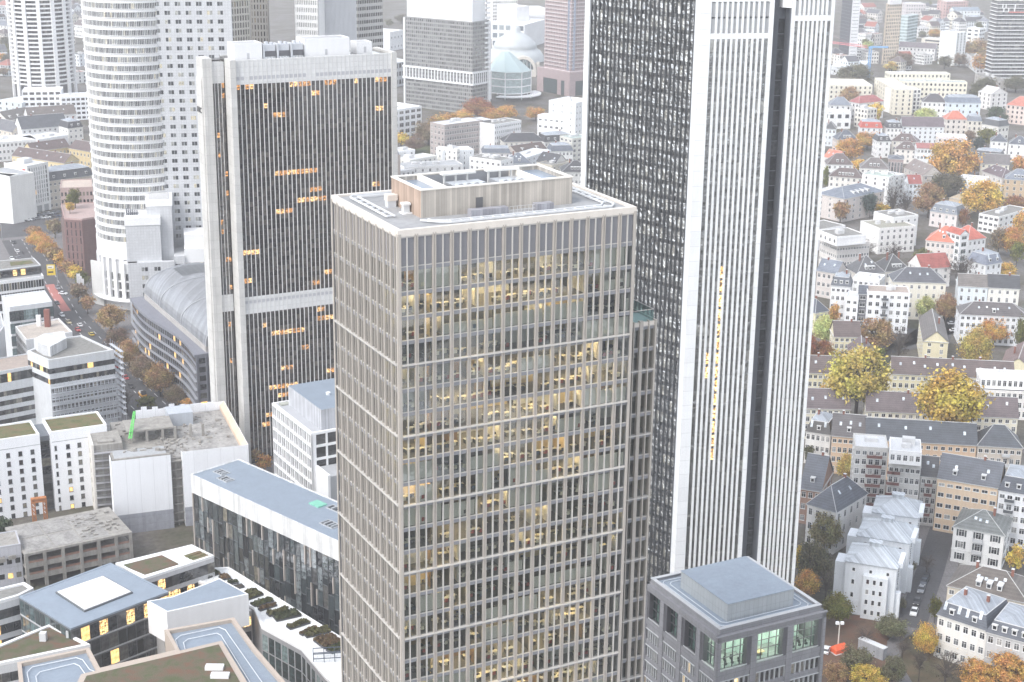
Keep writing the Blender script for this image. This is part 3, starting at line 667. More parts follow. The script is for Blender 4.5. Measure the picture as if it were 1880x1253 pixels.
# ================================================================== 2 dark office slab with white ribs
def tower_ribbed():
    rng = random.Random(11); ZT = 140.0
    A = P(431, 111.5, ZT); B = P(708, 95, ZT); ANG = math.radians(27.6); W = (B-A).length; D = 16.0
    t = thing('office_tower', 'dark office slab with white vertical ribs and concrete end pillars, left of the beige tower', 'skyscraper', (A.x, A.y, 0), ANG)
    CON = plaster((.58, .57, .545), .9, .10, .25, 'raw_concrete', grid=(3.2, 3.2, 'z')); CLITE = plaster((.70, .70, .69), .8, .08, .2, 'pale_concrete', grid=(1.53, 1.7, 'z')); RIB = plaster((.62, .61, .60), .6, .05, name='white_rib')
    DG = glazing([(0, (.016, .014, .013)), (.5, (.032, .028, .025)), (.8, (.07, .06, .052)), (1, (.12, .105, .09))], .06, .08, .8, 'smoked_glass', .4, mirror=.07)
    LG = lamp_glass((1, .46, .14), .42, 'lit_office'); LG2 = lamp_glass((1, .58, .24), .75, 'bright_office')
    sh = 1.63; band = 7.9; body = MB(); items = []
    lo = (math.cos(ANG), math.sin(ANG))
    z1 = ZT-band; zb1 = None
    p = lambda x, y: Q(x, y, A.y)
    zb_top, zb_bot = Q(448, 547, A.y).z, Q(448, 578, A.y).z
    body.box(0, W, .35, D, 0, ZT-.4, 2); body.box(0, W, -.02, .34, z1, ZT, 1); body.box(0, W, -.02, .34, zb_bot, zb_top, 1)
    body.box(0, W, .34, .8, ZT-.4, ZT, 1); body.box(0, W, D-.5, D, ZT-.4, ZT+.1, 1)
    nb = 36; bw = W/nb
    # darker strip of small windows in the bands
    for c in range(nb):
        if rng.random() < .9: body.box(c*bw+.2, c*bw+bw-.2, -.03, .0, z1+1.4, z1+2.6, 3)
        body.box(c*bw+.2, c*bw+bw-.2, -.03, .0, zb_top-2.3, zb_top-1.2, 3)
    # pillars: at both ends of the front, and the stepped rear slab to the left
    body.box(-1.9, 0, -1.0, 5.2, 0, ZT+.2, 0); body.box(W, W+1.8, -.6, D, 0, ZT+.3, 0)
    body.box(-6.2, -1.9, 6.3, 9, 0, ZT-1, 2); body.box(-6.2, -1.9, 6.0, 6.34, z1, ZT-1, 1); body.box(-6.2, -1.9, 6.0, 6.34, zb_bot, zb_top, 1)
    # rear left pillar with a cut-back top
    body.prism([(-9.3, 5.0), (-6.2, 5.0), (-6.2, 12), (-9.3, 12)], 0, [ZT+.4, ZT+.4, ZT+.4, ZT+.4], 0)
    body.prism([(-9.7, 6.0), (-9.3, 6.0), (-9.3, 11.8), (-9.7, 11.8)], 0, [ZT-7, ZT-5, ZT-5, ZT-7], 0)
    body.box(-6.2, W, D-.2, D+5, 0, ZT-1.5, 2)
    body.build('wall', [CON, CLITE, DG, plaster((.46, .46, .48), .7, name='band_window')], t)
    ribs = MB()
    for c in range(nb+1): ribs.box(c*bw-.12, c*bw+.12, -.12, .33, 2, ZT-.05)
    for c in range(1, 4): ribs.box(-1.9-c*1.1-.1, -1.9-c*1.1+.1, 5.98, 6.33, 2, ZT-1.05)
    z = z1-sh
    lines = MB()
    rows = []
    while z > 1: rows.append(z); z -= sh
    for r, z in enumerate(rows):
        if z < zb_top and z+sh > zb_bot: continue
        vision = r % 2 == 0; lit = set(); bright = False
        if vision:
            for k in range(rng.choice((0, 1, 2, 2)) if z > zb_bot else rng.choice((1, 2, 3, 4))):
                a = rng.randrange(0, nb-2); lit |= set(range(a, min(nb, a+rng.choice((1, 2, 2, 3, 4, 7)))))
            if r in (0,): lit |= {0, 2, 3, 12, 13, 14, 15, 16, 20, 21, 22, 27, 32, 33, 34}
            if z < zb_bot and r % 2 == 0: bright = True
        for c in range(nb):
            items.append((T(c*bw+.15, .12, z+.03), bw-.3, sh-.06, (LG2 if rng.random() < .3 or bright and rng.random() < .5 else LG) if c in lit else DG))
        for c in range(3):
            items.append((T(-5.2+c*1.1+.1, 6.15, z+.03), .9, sh-.06, LG if vision and rng.random() < .12 else DG))
        lines.box(.1, W-.1, .07, .3, z-.03, z+.03)
    ribs.build('rib', [RIB], t, kind='stuff'); lines.build('transom', [plaster((.10, .10, .10), .5, name='transom')], t)
    panes(t, items)
    # letters on the left pillar
    cu = bpy.data.curves.new('sign_letters', 'FONT'); cu.body = 'FBC'; cu.size = 2.7; cu.extrude = .12; cu.align_x = 'CENTER'; cu.space_character = 1.05
    tmp = bpy.data.objects.new('letters_text', cu); me = bpy.data.meshes.new_from_object(tmp); bpy.data.objects.remove(tmp)
    me.materials.clear(); me.materials.append(plaster((.12, .12, .12), .5, name='sign_grey'))
    inst('sign_letters', me, t, Matrix(((0, 0, -1, -9.85), (-1, 0, 0, 8.9), (0, 1, 0, ZT-17.5), (0, 0, 0, 1))))
    # roof plant
    TM = Matrix.LocRotScale(t.location, t.rotation_euler, None); WHT = plaster((.80, .80, .80), .6, .05)
    def up(m, name, mats, label, cat): ob = m.build(name, mats); ob.matrix_world = TM @ T(0, 0, ZT-.4); tag(ob, label, cat)
    def hut(x, w, y, d, h, label):
        m = MB(); m.box(x, x+w, y, y+d, 0, h); m.box(x+.3, x+w-.3, y+.3, y+d-.3, h, h+.05, 1)
        for q in ((x, x+w, y, y+.25), (x, x+w, y+d-.25, y+d), (x, x+.25, y+.25, y+d-.25), (x+w-.25, x+w, y+.25, y+d-.25)): m.box(*q, h, h+.35)
        m.box(x+w*.45, x+w*.45+.9, y-.03, y+.01, .4, 2.3, 2); up(m, 'roof_hut', [WHT, plaster((.4, .4, .4)), plaster((.5, .5, .52))], label, 'roof hut')
    hut(.5, 9.5, 2, 7, 5.2, 'left white plant hut on the roof of the ribbed dark slab')
    hut(25, 16, 3, 8, 5.6, 'long white plant hut on the roof of the ribbed dark slab')
    hut(44.5, 5.5, 5, 6, 3.6, 'small white plant hut at right end of the ribbed slab roof')
    for k in range(3):
        m = MB(); x = 10.8+k*4.8; m.box(x, x+4.0, 2.4, 2.7, .8, 2.6, 1); m.box(x, x+4, 2.7, 6, .8, 4.6); m.box(x-.4, x+.2, 2.2, 6, 0, 4.9)
        for i in range(4): m.box(x+.3+i, x+.8+i, 2.2, 2.9, .1, .7, 0)
        m.tube((x+1.3, 4, 4.6), (x+1.3, 4, 5.5), .7, n=10); m.tube((x+3, 4, 4.6), (x+3, 4, 5.3), .6, n=10)
        up(m, 'cooling_unit', [metal((.55, .57, .6), .4), metal((.10, .10, .11), .5)], ('left', 'middle', 'right')[k]+' one of three grey cooling units between the white roof huts', 'cooling unit')
tower_ribbed()
# ================================================================== 3 white ribbed tower with a glass side
def tower_white():
    rng = random.Random(5); Y0 = 372.0
    A = Q(1284.0, 73, Y0); ANG = math.radians(13.5); ux = Vector((math.cos(ANG), math.sin(ANG), 0))
    def xat(px, py):      # along the front wall: distance where it is seen at px
        lo, hi = -10, 80
        for _ in range(40):
            m = (lo+hi)/2
            if proj(A+ux*m)[0] < px: lo = m
            else: hi = m
        return lo
    zb1, zb0 = Q(1284, 62.5, Y0).z, Q(1284, 73, Y0).z
    x1 = xat(1418.5, 70); xr = xat(1451, 70); x2 = xat(1529, 60); ZT = 178.0
    t = thing('office_tower', 'white ribbed skyscraper with dark slot and reflecting glass flank', 'skyscraper', (A.x, A.y, 0), ANG)
    WH = plaster((.80, .81, .815), .45, .05, .15, 'white_cladding', grid=(2.7, 3.7, 'z')); SL = metal((.115, .125, .145), .45, name='slate_panel')
    BG = glazing([(0, (.014, .018, .02)), (.5, (.035, .042, .045)), (.8, (.08, .09, .088)), (1, (.22, .22, .2))], .03, .5, .5, 'reflecting_glass', .9, mirror=.24)
    LG = lamp_glass((1, .60, .22), 1.3, 'lit_window_column')
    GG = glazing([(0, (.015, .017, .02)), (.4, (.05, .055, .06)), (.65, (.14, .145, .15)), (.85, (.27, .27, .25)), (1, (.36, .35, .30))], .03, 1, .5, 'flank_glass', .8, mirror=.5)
    ST = 3.66; b = MB(); items = []
    # body 1 and body 2, each a frame of slender piers
    def ribs(xa, xb, ml, mr, nb, ztop, zband, hb, seed):
        k = MB(); L = xb-xa; bw = (L-ml-mr)/nb
        k.box(xa, xa+ml, 0, .9, 0, ztop, 0); k.box(xb-mr, xb, 0, .9, 0, ztop, 0)
        for c in range(1, nb): k.box(xa+ml+c*bw-.27, xa+ml+c*bw+.27, .0, .9, 0, ztop, 0)
        k.box(xa+ml, xb-mr, .02, .88, zband, zband+hb, 0); k.box(xa+ml, xb-mr, .02, .88, zband+hb+2*ST-.1, ztop, 0)
        b.add(k)
        z = zband; n = 0
        while z > 6:
            for c in range(nb):
                g = LG if (seed == 1 and c == 4 and 15 <= n <= 28 and z > 40) or (seed == 1 and c == 2 and 15 <= n < 24 and rng.random() < .6) else BG
                a = xa+ml+c*bw+(.27 if c else 0); e = xa+ml+(c+1)*bw-(.27 if c < nb-1 else 0)
                items.append((T(a, .32, z-ST+.75), e-a, ST-.8, g)); items.append((T(a, .31, z-ST), e-a, .7, BG))
            z -= ST; n += 1
        for q in range(2):
            for c in range(nb):
                a = xa+ml+c*bw+(.27 if c else 0); e = xa+ml+(c+1)*bw-(.27 if c < nb-1 else 0)
                items.append((T(a, .32, zband+hb+q*ST+.1), e-a, ST-.4, metal((.34, .35, .36), .4, name='plant_louver')))
    ribs(0, x1, 2.7, 1.1, 11, ZT, zb0, zb1-zb0, 1)
    ribs(xr, x2, .9, .8, 8, ZT, zb0+ST*1.08, 1.3, 2)
    b.box(0, x1, .9, 8, 0, ZT-.1, 1); b.box(xr, x2, .9, 8, 0, ZT-.1, 1)
    b.box(xr-.25, xr-.002, .3, 8, 0, zb0+9, 1); b.box(x1-.002, x1+.12, .2, 3.6, 0, ZT-.1, 1)
    b.prism([(xr-1.8, 1.5), (xr-.1, .05), (xr-.1, 6), (xr-1.8, 6)], zb0+7, ZT-.2, 0)
    # dark slot between the bodies
    b.box(x1, xr, 3.4, 8, 0, ZT-.2, 1)
    for n in range(46):
        z = 4+n*ST; items.append((T(x1+(xr-x1)*.60, 3.32, z), (xr-x1)*.34, ST-.25, GG2))
        if z > zb0: break
    b.box(-.02, 1.2, .9, 3.5, 0, ZT, 0); b.box(x2-.4, x2, .9, 10, 0, ZT-.1, 0)
    b.build('wall', [WH, SL], t)
    # glass flank, running back to the left from the white corner
    GA = math.radians(133-13.5); g = Vector((math.cos(GA), math.sin(GA), 0)); gw = ux*math.cos(GA)+Vector((-ux.y, ux.x, 0))*math.sin(GA)
    s = Vector((A.x, A.y, 0))+ux*.9+Vector((-ux.y, ux.x, 0))*2.6
    lo, hi = 1, 120
    for _ in range(40):
        m = (lo+hi)/2
        if proj(s+gw*m+Vector((0, 0, zb0)))[0] > 1086: lo = m
        else: hi = m
    LGw = lo; nb = 25; bw = LGw/nb
    # local frame of the flank: x from its far (left) end to the corner, y into the wall
    far_ = Vector((.9, 2.6, 0))+g*LGw
    fm = Matrix.Translation(far_) @ Matrix.Rotation(GA+PI, 4, 'Z')
    fl = MB(); k = MB(); k.box(0, LGw, .12, .6, 0, ZT, 1)
    for c in range(nb+1):
        k.box(c*bw-.07, c*bw+.07, -.22, .11, 0, ZT, 0)
        if c < nb: k.box(c*bw+bw*.70, c*bw+bw*.70+.07, -.12, .11, 0, ZT, 0)
    n = 0; z = zb0+2.4*ST
    rows = []
    while z > 2: rows.append(z); z -= ST
    for z in rows:
        k.box(.02, LGw-.02, -.05, .115, z-.95, z-.9, 0); k.box(.02, LGw-.02, -.05, .115, z-.02, z+.04, 0)
        for c in range(nb):
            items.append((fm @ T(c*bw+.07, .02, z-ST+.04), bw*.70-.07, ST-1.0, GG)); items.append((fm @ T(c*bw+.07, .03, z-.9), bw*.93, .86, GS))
            items.append((fm @ T(c*bw+bw*.70+.07, .03, z-ST+.04), bw*.30-.14, ST-1.0, GS))
    fl.add(k, fm)
    fl.build('flank_frame', [metal((.055, .06, .065), .4, name='dark_mullion'), SL], t)
    e = MB(); ek = MB(); ek.box(-1.75, -.1, -.7, 1.2, 0, ZT, 0); ek.box(-2, 0, 1.2, 4, 0, ZT, 0); e.add(ek, fm); e.build('corner_pier', [WH], t)
    # lower wing of the glass flank at the foot, behind the stone tower
    panes(t, items)
GG2 = glazing([(0, (.03, .032, .036)), (1, (.07, .075, .08))], .08, .03, name='slot_glass', spec=.4)
GS = glazing([(0, (.012, .013, .016)), (.7, (.035, .037, .042)), (1, (.07, .07, .075))], .05, .7, .4, 'spandrel_glass', .7, mirror=.22)
tower_white()
# ================================================================== 4 grey stone tower, bottom right
def tower_stone():
    rng = random.Random(21); ZT = 55.0
    A = P(1319, 1171, ZT-1.2); B = P(1517.5, 1122, ZT-1.2); Cc = P(1186, 1072, ZT-1.2)
    u = B-A; ANG = math.atan2(u.y, u.x); W = u.length; D = abs((Cc-A).dot(Vector((-math.sin(ANG), math.cos(ANG), 0))))+.5
    t = thing('stone_tower', 'grey stone tower with a square blue grey roof box, bottom right', 'office tower', (A.x, A.y, 0), ANG)
    S = plaster((.235, .235, .25), .5, .10, .35, 'grey_granite', grid=(2.4, 1.6, 'z')); DKS = plaster((.085, .085, .095), .6, .1, name='dark_reveal'); PAL = plaster((.46, .47, .48), .5, .06, name='pale_sill')
    RB = plaster((.23, .275, .33), .45, .10, .3, 'blue_roof_felt')
    GL = clear_glass((.78, .90, .86), .10); b = MB()
    zw1, zw0 = ZT-2.7, ZT-9.3      # the big top windows
    items = []
    for side, L in (('F', W), ('L', D), ('R', D), ('B', W)):
        fm = fmat(side, W, D); k = MB(); nb = 3 if side in 'FB' else 4; bw = L/nb
        k.box(0, L, 0, .8, zw1, ZT-1.2, 0); k.box(0, L, 0, .8, zw0-1.3, zw0, 0)
        for c in range(nb+1): k.box(max(c*bw-.75, 0), min(c*bw+.75, L), -.12, .9, 0, zw1-.003, 0)
        if side in 'FL':
            for c in range(nb):
                a, e = c*bw+.75, (c+1)*bw-.75
                if c == 0 and side == 'F': a = .9
                k.box(e-1.0, e, .1, 1.6, zw0, zw1, 1) if side == 'F' else k.box(a, a+1.0, .1, 1.6, zw0, zw1, 1)
                wa, we = (a, e-1.0) if side == 'F' else (a+1.0, e)
                items.append((fm @ T(wa, 1.2, zw0), we-wa, zw1-zw0, GL))
                for i in range(1, 4): x = wa+(we-wa)*i/3.5; k.box(x-.06, x+.06, 1.05, 1.28, zw0, zw1, 1)
                for i in (.36, .66): z = zw0+(zw1-zw0)*i; k.box(wa, we, 1.06, 1.27, z-.06, z+.06, 1)
                k.box(wa-.2, we+.2, -.05, .12, zw0+.25, zw0+.42, 2); k.box(a, e, .8, 1.3, zw0-.1, zw0, 1)
                # lower storeys with pale fins
                z = zw0-1.3
                while z > 4:
                    k.box(a, e, .15, .7, z-1.0, z-.0, 0); k.box(a-.05, e+.05, -.02, .3, z-1.15, z-.98, 2)
                    n = 6
                    for i in range(n+1): x = a+(e-a)*i/n; k.box(x-.11, x+.11, .1, .6, z-3.7, z-1.15, 2)
                    for i in range(n): items.append((fm @ T(a+(e-a)*i/n+.11, .55, z-3.7), (e-a)/n-.22, 2.5, GSt))
                    k.box(a, e, .16, .7, z-3.9, z-3.7, 0)
                    z -= 3.9
        else: k.box(.8, L-.8, .3, .7, 0, zw1, 0)
        b.add(k, fm)
    b.box(2, W-2, 6.5, D-2, 0, ZT-1.3, 3); b.box(1.3, W-1.3, 1.3, D-1.3, zw0-.5, zw0-.02, 3); b.box(1.3, W-1.3, 1.3, D-1.3, zw1, zw1+.3, 3); b.box(.85, W-.85, .85, D-.85, 0, zw0-3.9, 3)
    for c in (1, 2): x = c*W/3; b.box(x-.08, x+.08, 1.3, 6.5, zw0, zw1, 4)
    for c in (1, 2, 3): y = D-c*D/4; b.box(1.3, 6.5, y-.08, y+.08, zw0, zw1, 4)
    b.box(6.5, W-2, 6.3, 6.45, zw0, zw1, 4)
    # parapet and roof
    b.box(-.5, W+.1, -.4, .2, ZT-1.35, ZT-1.05, 0)
    for q in ((.8, W-.8, .8, 1.5), (.8, W-.8, D-1.5, D-.8), (.8, 1.5, 1.5, D-1.5), (W-1.5, W-.8, 1.5, D-1.5)): b.box(*q, ZT-1.25, ZT, 0); b.box(q[0]-.08, q[1]+.08, q[2]-.08, q[3]+.08, ZT, ZT+.12, 2)
    b.build('wall', [S, DKS, PAL, plaster((.26, .27, .27), .8, name='room_floor'), plaster((.62, .70, .67), .8, .05, name='room_green')], t)
    panes(t, items)
    rf = MB().box(1.5, W-1.5, 1.5, D-1.5, ZT-1.25, ZT-.6).build('roof', [RB], t)
    loc = lambda v: ((v.x-A.x)*math.cos(ANG)+(v.y-A.y)*math.sin(ANG), -(v.x-A.x)*math.sin(ANG)+(v.y-A.y)*math.cos(ANG))
    zb = ZT-.6; a = loc(P(1334.8, 1142, zb)); h = 3.9
    c1, c2 = loc(P(1460.9, 1083.7, zb+h)), loc(P(1245.5, 1050, zb+h))
    m = MB(); m.box(a[0], c1[0], a[1], c2[1], zb, zb+h, 0, 1); m.box(a[0]-.08, c1[0]+.08, a[1]-.08, c2[1]+.08, zb+h, zb+h+.12, 1)
    m.build('roof_box', [plaster((.36, .385, .40), .5, .06, .3, 'zinc_panels', grid=(1.1, 2.0, 'z')), RB], rf)
    m = MB()
    for off in (.9, 2.0):
        q = [(1.5+off+.8, 1.5+off), (W-1.5-off-.8, 1.5+off), (W-1.5-off, 1.5+off+.8), (W-1.5-off, D-2.3-off), (W-2.3-off, D-1.5-off), (2.3+off, D-1.5-off), (1.5+off, D-2.3-off), (1.5+off, 2.3+off)]
        for i in range(8): m.tube((*q[i], ZT-.45), (*q[(i+1) % 8], ZT-.45), .09, n=5)
    m.build('gantry_track', [metal((.62, .66, .70), .4)], rf)
    # meeting rooms behind the big windows
    lm = MB()
    for x in (W*.42, W*.5): lm.tube((x+.8, 3, zw1-1.6), (x+.8, 3, zw1-1.4), .5, n=10)
    for i in range(9): lm.box(2+i*(W-5)/8, 3.2+i*(W-5)/8, 2.6, 3.8, zw1-.25, zw1-.15)
    for i in range(7): lm.box(2.6, 3.8, 5+i*3, 6.2+i*3, zw1-.25, zw1-.15)
    lm.build('ceiling_light', [emitter((1, .93, .80), 22)], t, kind='stuff')
    TM = Matrix.LocRotScale(t.location, t.rotation_euler, None)
    m = MB(); m.box(W*.38, W*.5, 2.2, 3.8, zw0+.72, zw0+.8); m.box(W*.4, W*.41, 2.4, 3.6, zw0, zw0+.72); m.box(W*.47, W*.48, 2.4, 3.6, zw0, zw0+.72)
    ob = m.build('meeting_table', [plaster((.62, .42, .22), .4)]); ob.matrix_world = TM; tag(ob, 'long wooden meeting table behind the middle top window of the stone tower', 'table')
    m = MB()
    for i in range(7):
        x = W*(.05+.03*i)+.5; m.box(x, x+.45, 1.9+i % 2*1.6, 2.35+i % 2*1.6, zw0, zw0+.5); m.box(x, x+.45, 2.3+i % 2*1.6, 2.36+i % 2*1.6, zw0+.5, zw0+1)
        x = W*(.7+.03*i); m.box(x, x+.45, 2+i % 2*1.6, 2.45+i % 2*1.6, zw0, zw0+.5); m.box(x, x+.45, 2.4+i % 2*1.6, 2.46+i % 2*1.6, zw0+.5, zw0+1)
    ob = m.build('office_chairs', [plaster((.05, .05, .055), .6)]); ob.matrix_world = TM; ob['kind'] = 'stuff'; tag(ob, 'dark chairs in the top rooms of the grey stone tower', 'chairs')
GSt = glazing([(0, (.02, .022, .025)), (.6, (.06, .06, .06)), (.85, (.16, .15, .14)), (1, (.30, .27, .22))], .05, name='stone_tower_glass', lit=.05, litcol=(1, .7, .3), litstr=.8)
tower_stone()
# ================================================================== 5 round white tower with a flat grey slab
def tower_round():
    rng = random.Random(9); C0 = P(246, 571, 0); R = 21.5; ctr = Vector((C0.x+1.5, C0.y+R, 0)); ZT = 190.0; ST = 3.9
    t = thing('round_tower', 'tall round white tower with ring bands joined to a flat grey windowed slab', 'skyscraper', ctr, 0)
    WH = plaster((.80, .80, .80), .5, .04, .2, 'white_panels'); GR = plaster((.56, .57, .585), .7, .05, .2, 'grey_stone', grid=(1.3, 1.3, 'z'))
    GW = glazing([(0, (.02, .022, .025)), (.45, (.05, .055, .06)), (.7, (.20, .21, .21)), (.88, (.42, .42, .38)), (1, (.62, .55, .38))], .05, .03, name='round_tower_glass', spec=.6)
    b = MB(); z0 = 26.0; n = int((ZT-z0)/ST); items = []
    prof = [(R, 20)]
    zband = Q(230, 478, ctr.y-R).z; zring = Q(230, 447, ctr.y-R).z; z0 = zring
    b.lathe([(R+.3, zband), (R+.3, z0+.4), (R-.4, z0+.4)], 72); b.lathe([(R-.4, z0), (R-.4, ZT)], 72, mi=1)
    n = int((ZT-z0)/ST)
    for f in range(n):
        z = z0+.4+f*ST; b.lathe([(R-.4, z+2.35), (R+.1, z+2.35), (R+.1, z+3.75), (R+.45, z+3.75), (R+.45, z+3.9), (R-.4, z+3.9)], 72)
        for i in range(46):
            a = math.radians(176+i*4.15); p = Vector((math.cos(a)*(R+.02), math.sin(a)*(R+.02), z+.02))
            m = Matrix.Translation(p) @ Matrix.Rotation(a+PI/2, 4, 'Z')
            for k in (0, 1):
                if (i*2+k) % 4 == 3: continue
                items.append((m @ T(-.76+k*.78, 0, .04), .66, 2.25, GW))
    mul = MB()
    for i in range(93):
        a = math.radians(175+i*2.075); p = Vector((math.cos(a)*(R+.05), math.sin(a)*(R+.05), 0)); mul.tube((p.x, p.y, z0+.4), (p.x, p.y, ZT), .10, n=4)
    # base: columns with windows between
    for i in range(15):
        a = math.radians(178+i*11); p = Vector((math.cos(a)*R, math.sin(a)*R)); b.obox(p, (-p.y, p.x), 1.8, 1.4, 5, zband+.1)
        if i < 14:
            a2 = a+math.radians(5.5); p2 = Vector((math.cos(a2)*(R-.6), math.sin(a2)*(R-.6)))
            for f in range(3):
                z = 5.2+f*4.2; m = Matrix.Translation((p2.x, p2.y, z)) @ Matrix.Rotation(a2+PI/2, 4, 'Z')
                for k in range(3): items.append((m @ T(-1.35+k*.93, 0, .5), .8, 3.2, GW))
    b.lathe([(R-.7, 0), (R-.7, zband+.1)], 48, mi=0); b.lathe([(R+.5, 4.6), (R+3.4, 4.8), (R+3.4, 5.2), (R-.4, 5.5)], 60)
    for z in (9.0, 13.2): b.lathe([(R-.65, z), (R-.2, z), (R-.2, z+.6), (R-.65, z+.6)], 60)
    b.build('wall', [WH, metal((.30, .32, .33), .4, name='recess')], t, smooth=False)
    mul.build('mullion', [WH], t, kind='stuff')
    # flat slab: front wall from the cylinder's right shoulder
    s = Q(266, 200, ctr.y-R*.78); sx, sy = s.x-ctr.x, s.y-ctr.y; a = math.radians(9); w, d = 40.0, 18.0
    fm = Matrix.Translation((sx, sy, 0)) @ Matrix.Rotation(a, 4, 'Z')
    k = MB(); k.box(0, w, 0, d, 0, ZT); k.box(-.6, .2, .1, 4, z0, ZT-.2, 1); fb = MB(); fb.add(k, fm); fb.build('slab_wall', [GR, WH], t)
    nb = 8; bw = 37/nb; fr = MB()
    z = z0+.4
    while z < ZT-4:
        for c in range(nb):
            for q in (0, 1): items.append((fm @ T(1.6+c*bw+q*1.25, -.02, z+.9), 1.1, 1.75, GW))
        z += ST
    panes(t, items)
    # annex in front: grey block, taller white box, wing with ribbon windows
    a2 = math.radians(12)
    def blk(px, py, zt, w, d, label=None):
        p = P(px, py, zt); return Matrix.Translation((p.x, p.y, 0)) @ Matrix.Rotation(a2, 4, 'Z'), p
    fm, p = blk(229, 401, 48, 0, 0)
    ann = thing('office_block', 'stepped grey stone annex with white roof boxes in front of the round tower', 'office block', (p.x, p.y, 0), a2)
    w, d = 21.0, 16.0; k = MB(); it = []; zt = 48.0
    k.box(0, w*.72, 0, d, 0, zt-3.5, 0); k.box(-.3, w*.72+.3, -.3, d, zt-3.5, zt, 1); k.box(w*.45, w*.98, 4, d+4, 0, zt+6, 0); k.box(w*.44, w, 3.9, d+4.1, zt+4, zt+7, 1); k.box(-1.5, w*.2, -2.5, 1, zt-20.6, zt-20, 1)
    k.box(.1, w*.98, -2.6, 0, 0, zt-20, 0); k.box(w*.98, w*1.2, -1.5, d, 0, zt-18, 0)
    k.box(w*1.2, w*1.2+34, 0, d, 0, zt-15, 1); k.box(w*1.2+.2, w*1.2+34, 2.2, d, zt-15, zt-9, 1)
    ws = MB()
    for f in range(6):
        z = 4+f*3.9
        for c in (1, 2): 
            for q in (0, 1): it.append((T(w*.1+c*5.6-1.6+q*1.5, -2.64, z+.5), 1.2, 1.8, GW))
        for q in range(3): it.append((T(w*1.0+q*1.3, -1.54, z+.4), 1.1, 2.6, GW))
        for q in range(26): it.append((T(w*1.2+.4+q*1.28, -.04, z+.9), 1.05, 2.1, GW))
    k.build('wall', [GR, WH], ann)
    k = MB(); k.box(w*.5, w*.92, 5, d+3, zt+7, zt+7.4, 0)
    for i in range(6): k.box(w*.02+i*.9, w*.02+i*.9+.5, 6, 11, zt, zt+2.2-i*.2, 1)
    k.build('roof_plant', [plaster((.5, .5, .5)), metal((.12, .13, .15), .4)], ann)
    panes(ann, it)
    pc = P(166, 478, 21); sc = thing('concrete_screen', 'tall pale concrete screen wall at left foot of the round tower', 'wall', (pc.x, pc.y, 0), math.radians(-35))
    MB().box(0, 7.5, 0, .8, 0, 21).box(6.7, 7.5, .8, 7, 0, 20.5).build('wall', [plaster((.62, .62, .6), .9, .1)], sc)
tower_round()
# ================================================================== towers further back
def box_tower(label, A, B, zt, d, wall, glass, nb, ns, storey, pw, sh, rec=.5, base=0, up=0, name='office_tower', m0=0, m1=0, limit=0, spm=None, C=None, cat='skyscraper', proud=0, roof=None, extra=None):
    org, ang, w, d = site(A, B, zt, d, C); zt += up
    t = thing(name, label, cat, org, ang)
    b = MB(); it = []; nf = max(1, int(round((zt-base)/storey))); ms = [wall, spm or wall, roof or plaster((.5, .5, .5))]
    b.box(rec, w-rec, rec, d-rec, 0, zt-.2, 1, 2)
    for side, L, n in (('F', w, nb), ('L', d, ns), ('R', d, ns), ('B', w, nb)):
        vis = facing(org, ang, side, w, d)
        frame_facade(b, it if vis else [], fmat(side, w, d), L, base, zt, n, nf, pw, sh, rec, glass, m0, m1, 0, 1, proud)
    for q in ((0, w, 0, .4), (0, w, d-.4, d), (0, .4, .4, d-.4), (w-.4, w, .4, d-.4)): b.box(*q, zt, zt+1.0, 0)
    b.build('wall', ms, t)
    panes(t, it, limit)
    if extra: extra(t, w, d)
    return t, w, d
W1 = plaster((.80, .80, .79), .6, .04, name='white_stone'); BEI = plaster((.66, .57, .46), .8, .06, name='sand_stone')
GD = glazing([(0, (.02, .02, .022)), (.6, (.05, .05, .052)), (.9, (.14, .14, .13)), (1, (.30, .28, .24))], .06, .03, name='far_glass')
GB = glazing([(0, (.02, .02, .022)), (.55, (.06, .055, .05)), (.9, (.16, .14, .11)), (1, (.5, .38, .2))], .06, .03, name='brown_glass')
GBL = glazing([(0, (.08, .10, .12)), (.5, (.20, .24, .27)), (1, (.45, .50, .52))], .04, .06, name='sky_glass', spec=.9)
# beige twin tower behind the round tower, white grid tower, silver ribbed tower, brown slab
box_tower('beige tower with a grid of deep small windows behind the ribbed slab', (385, 20), (458, 14), 130, 20, plaster((.56, .53, .47), .8, .06, name='beige_grid'), GB, 15, 10, 3.5, .75, .9, .7, up=35)
box_tower('shaded brown twin slab right of the beige gridded tower', (459, 10), (492, 10), 128, 26, plaster((.36, .34, .31), .8, .06, name='brown_grid'), GB, 6, 8, 3.5, .9, 1.0, .8, up=35)
box_tower('white stone tower with close rows of upright slit windows', (541, 20), (584, 22), 128, None, W1, GD, 13, 16, 3.7, .55, 1.5, .5, C=(497, 15), up=35)
box_tower('pale silver tower of fine vertical ribs behind the ribbed slab roof', (584, 25), (654, 20), 126, 20, plaster((.62, .63, .65), .5, .05, name='silver_rib'), GD, 30, 10, 3.8, .6, .35, .6, proud=.2, up=35)
box_tower('dull grey tower with thin horizontal lines beside the silver ribs', (657, 24), (703, 20), 122, 12, plaster((.52, .51, .49), .6, .06, name='line_grey'), GD, 14, 8, 3.6, .3, 1.7, .3, up=35)
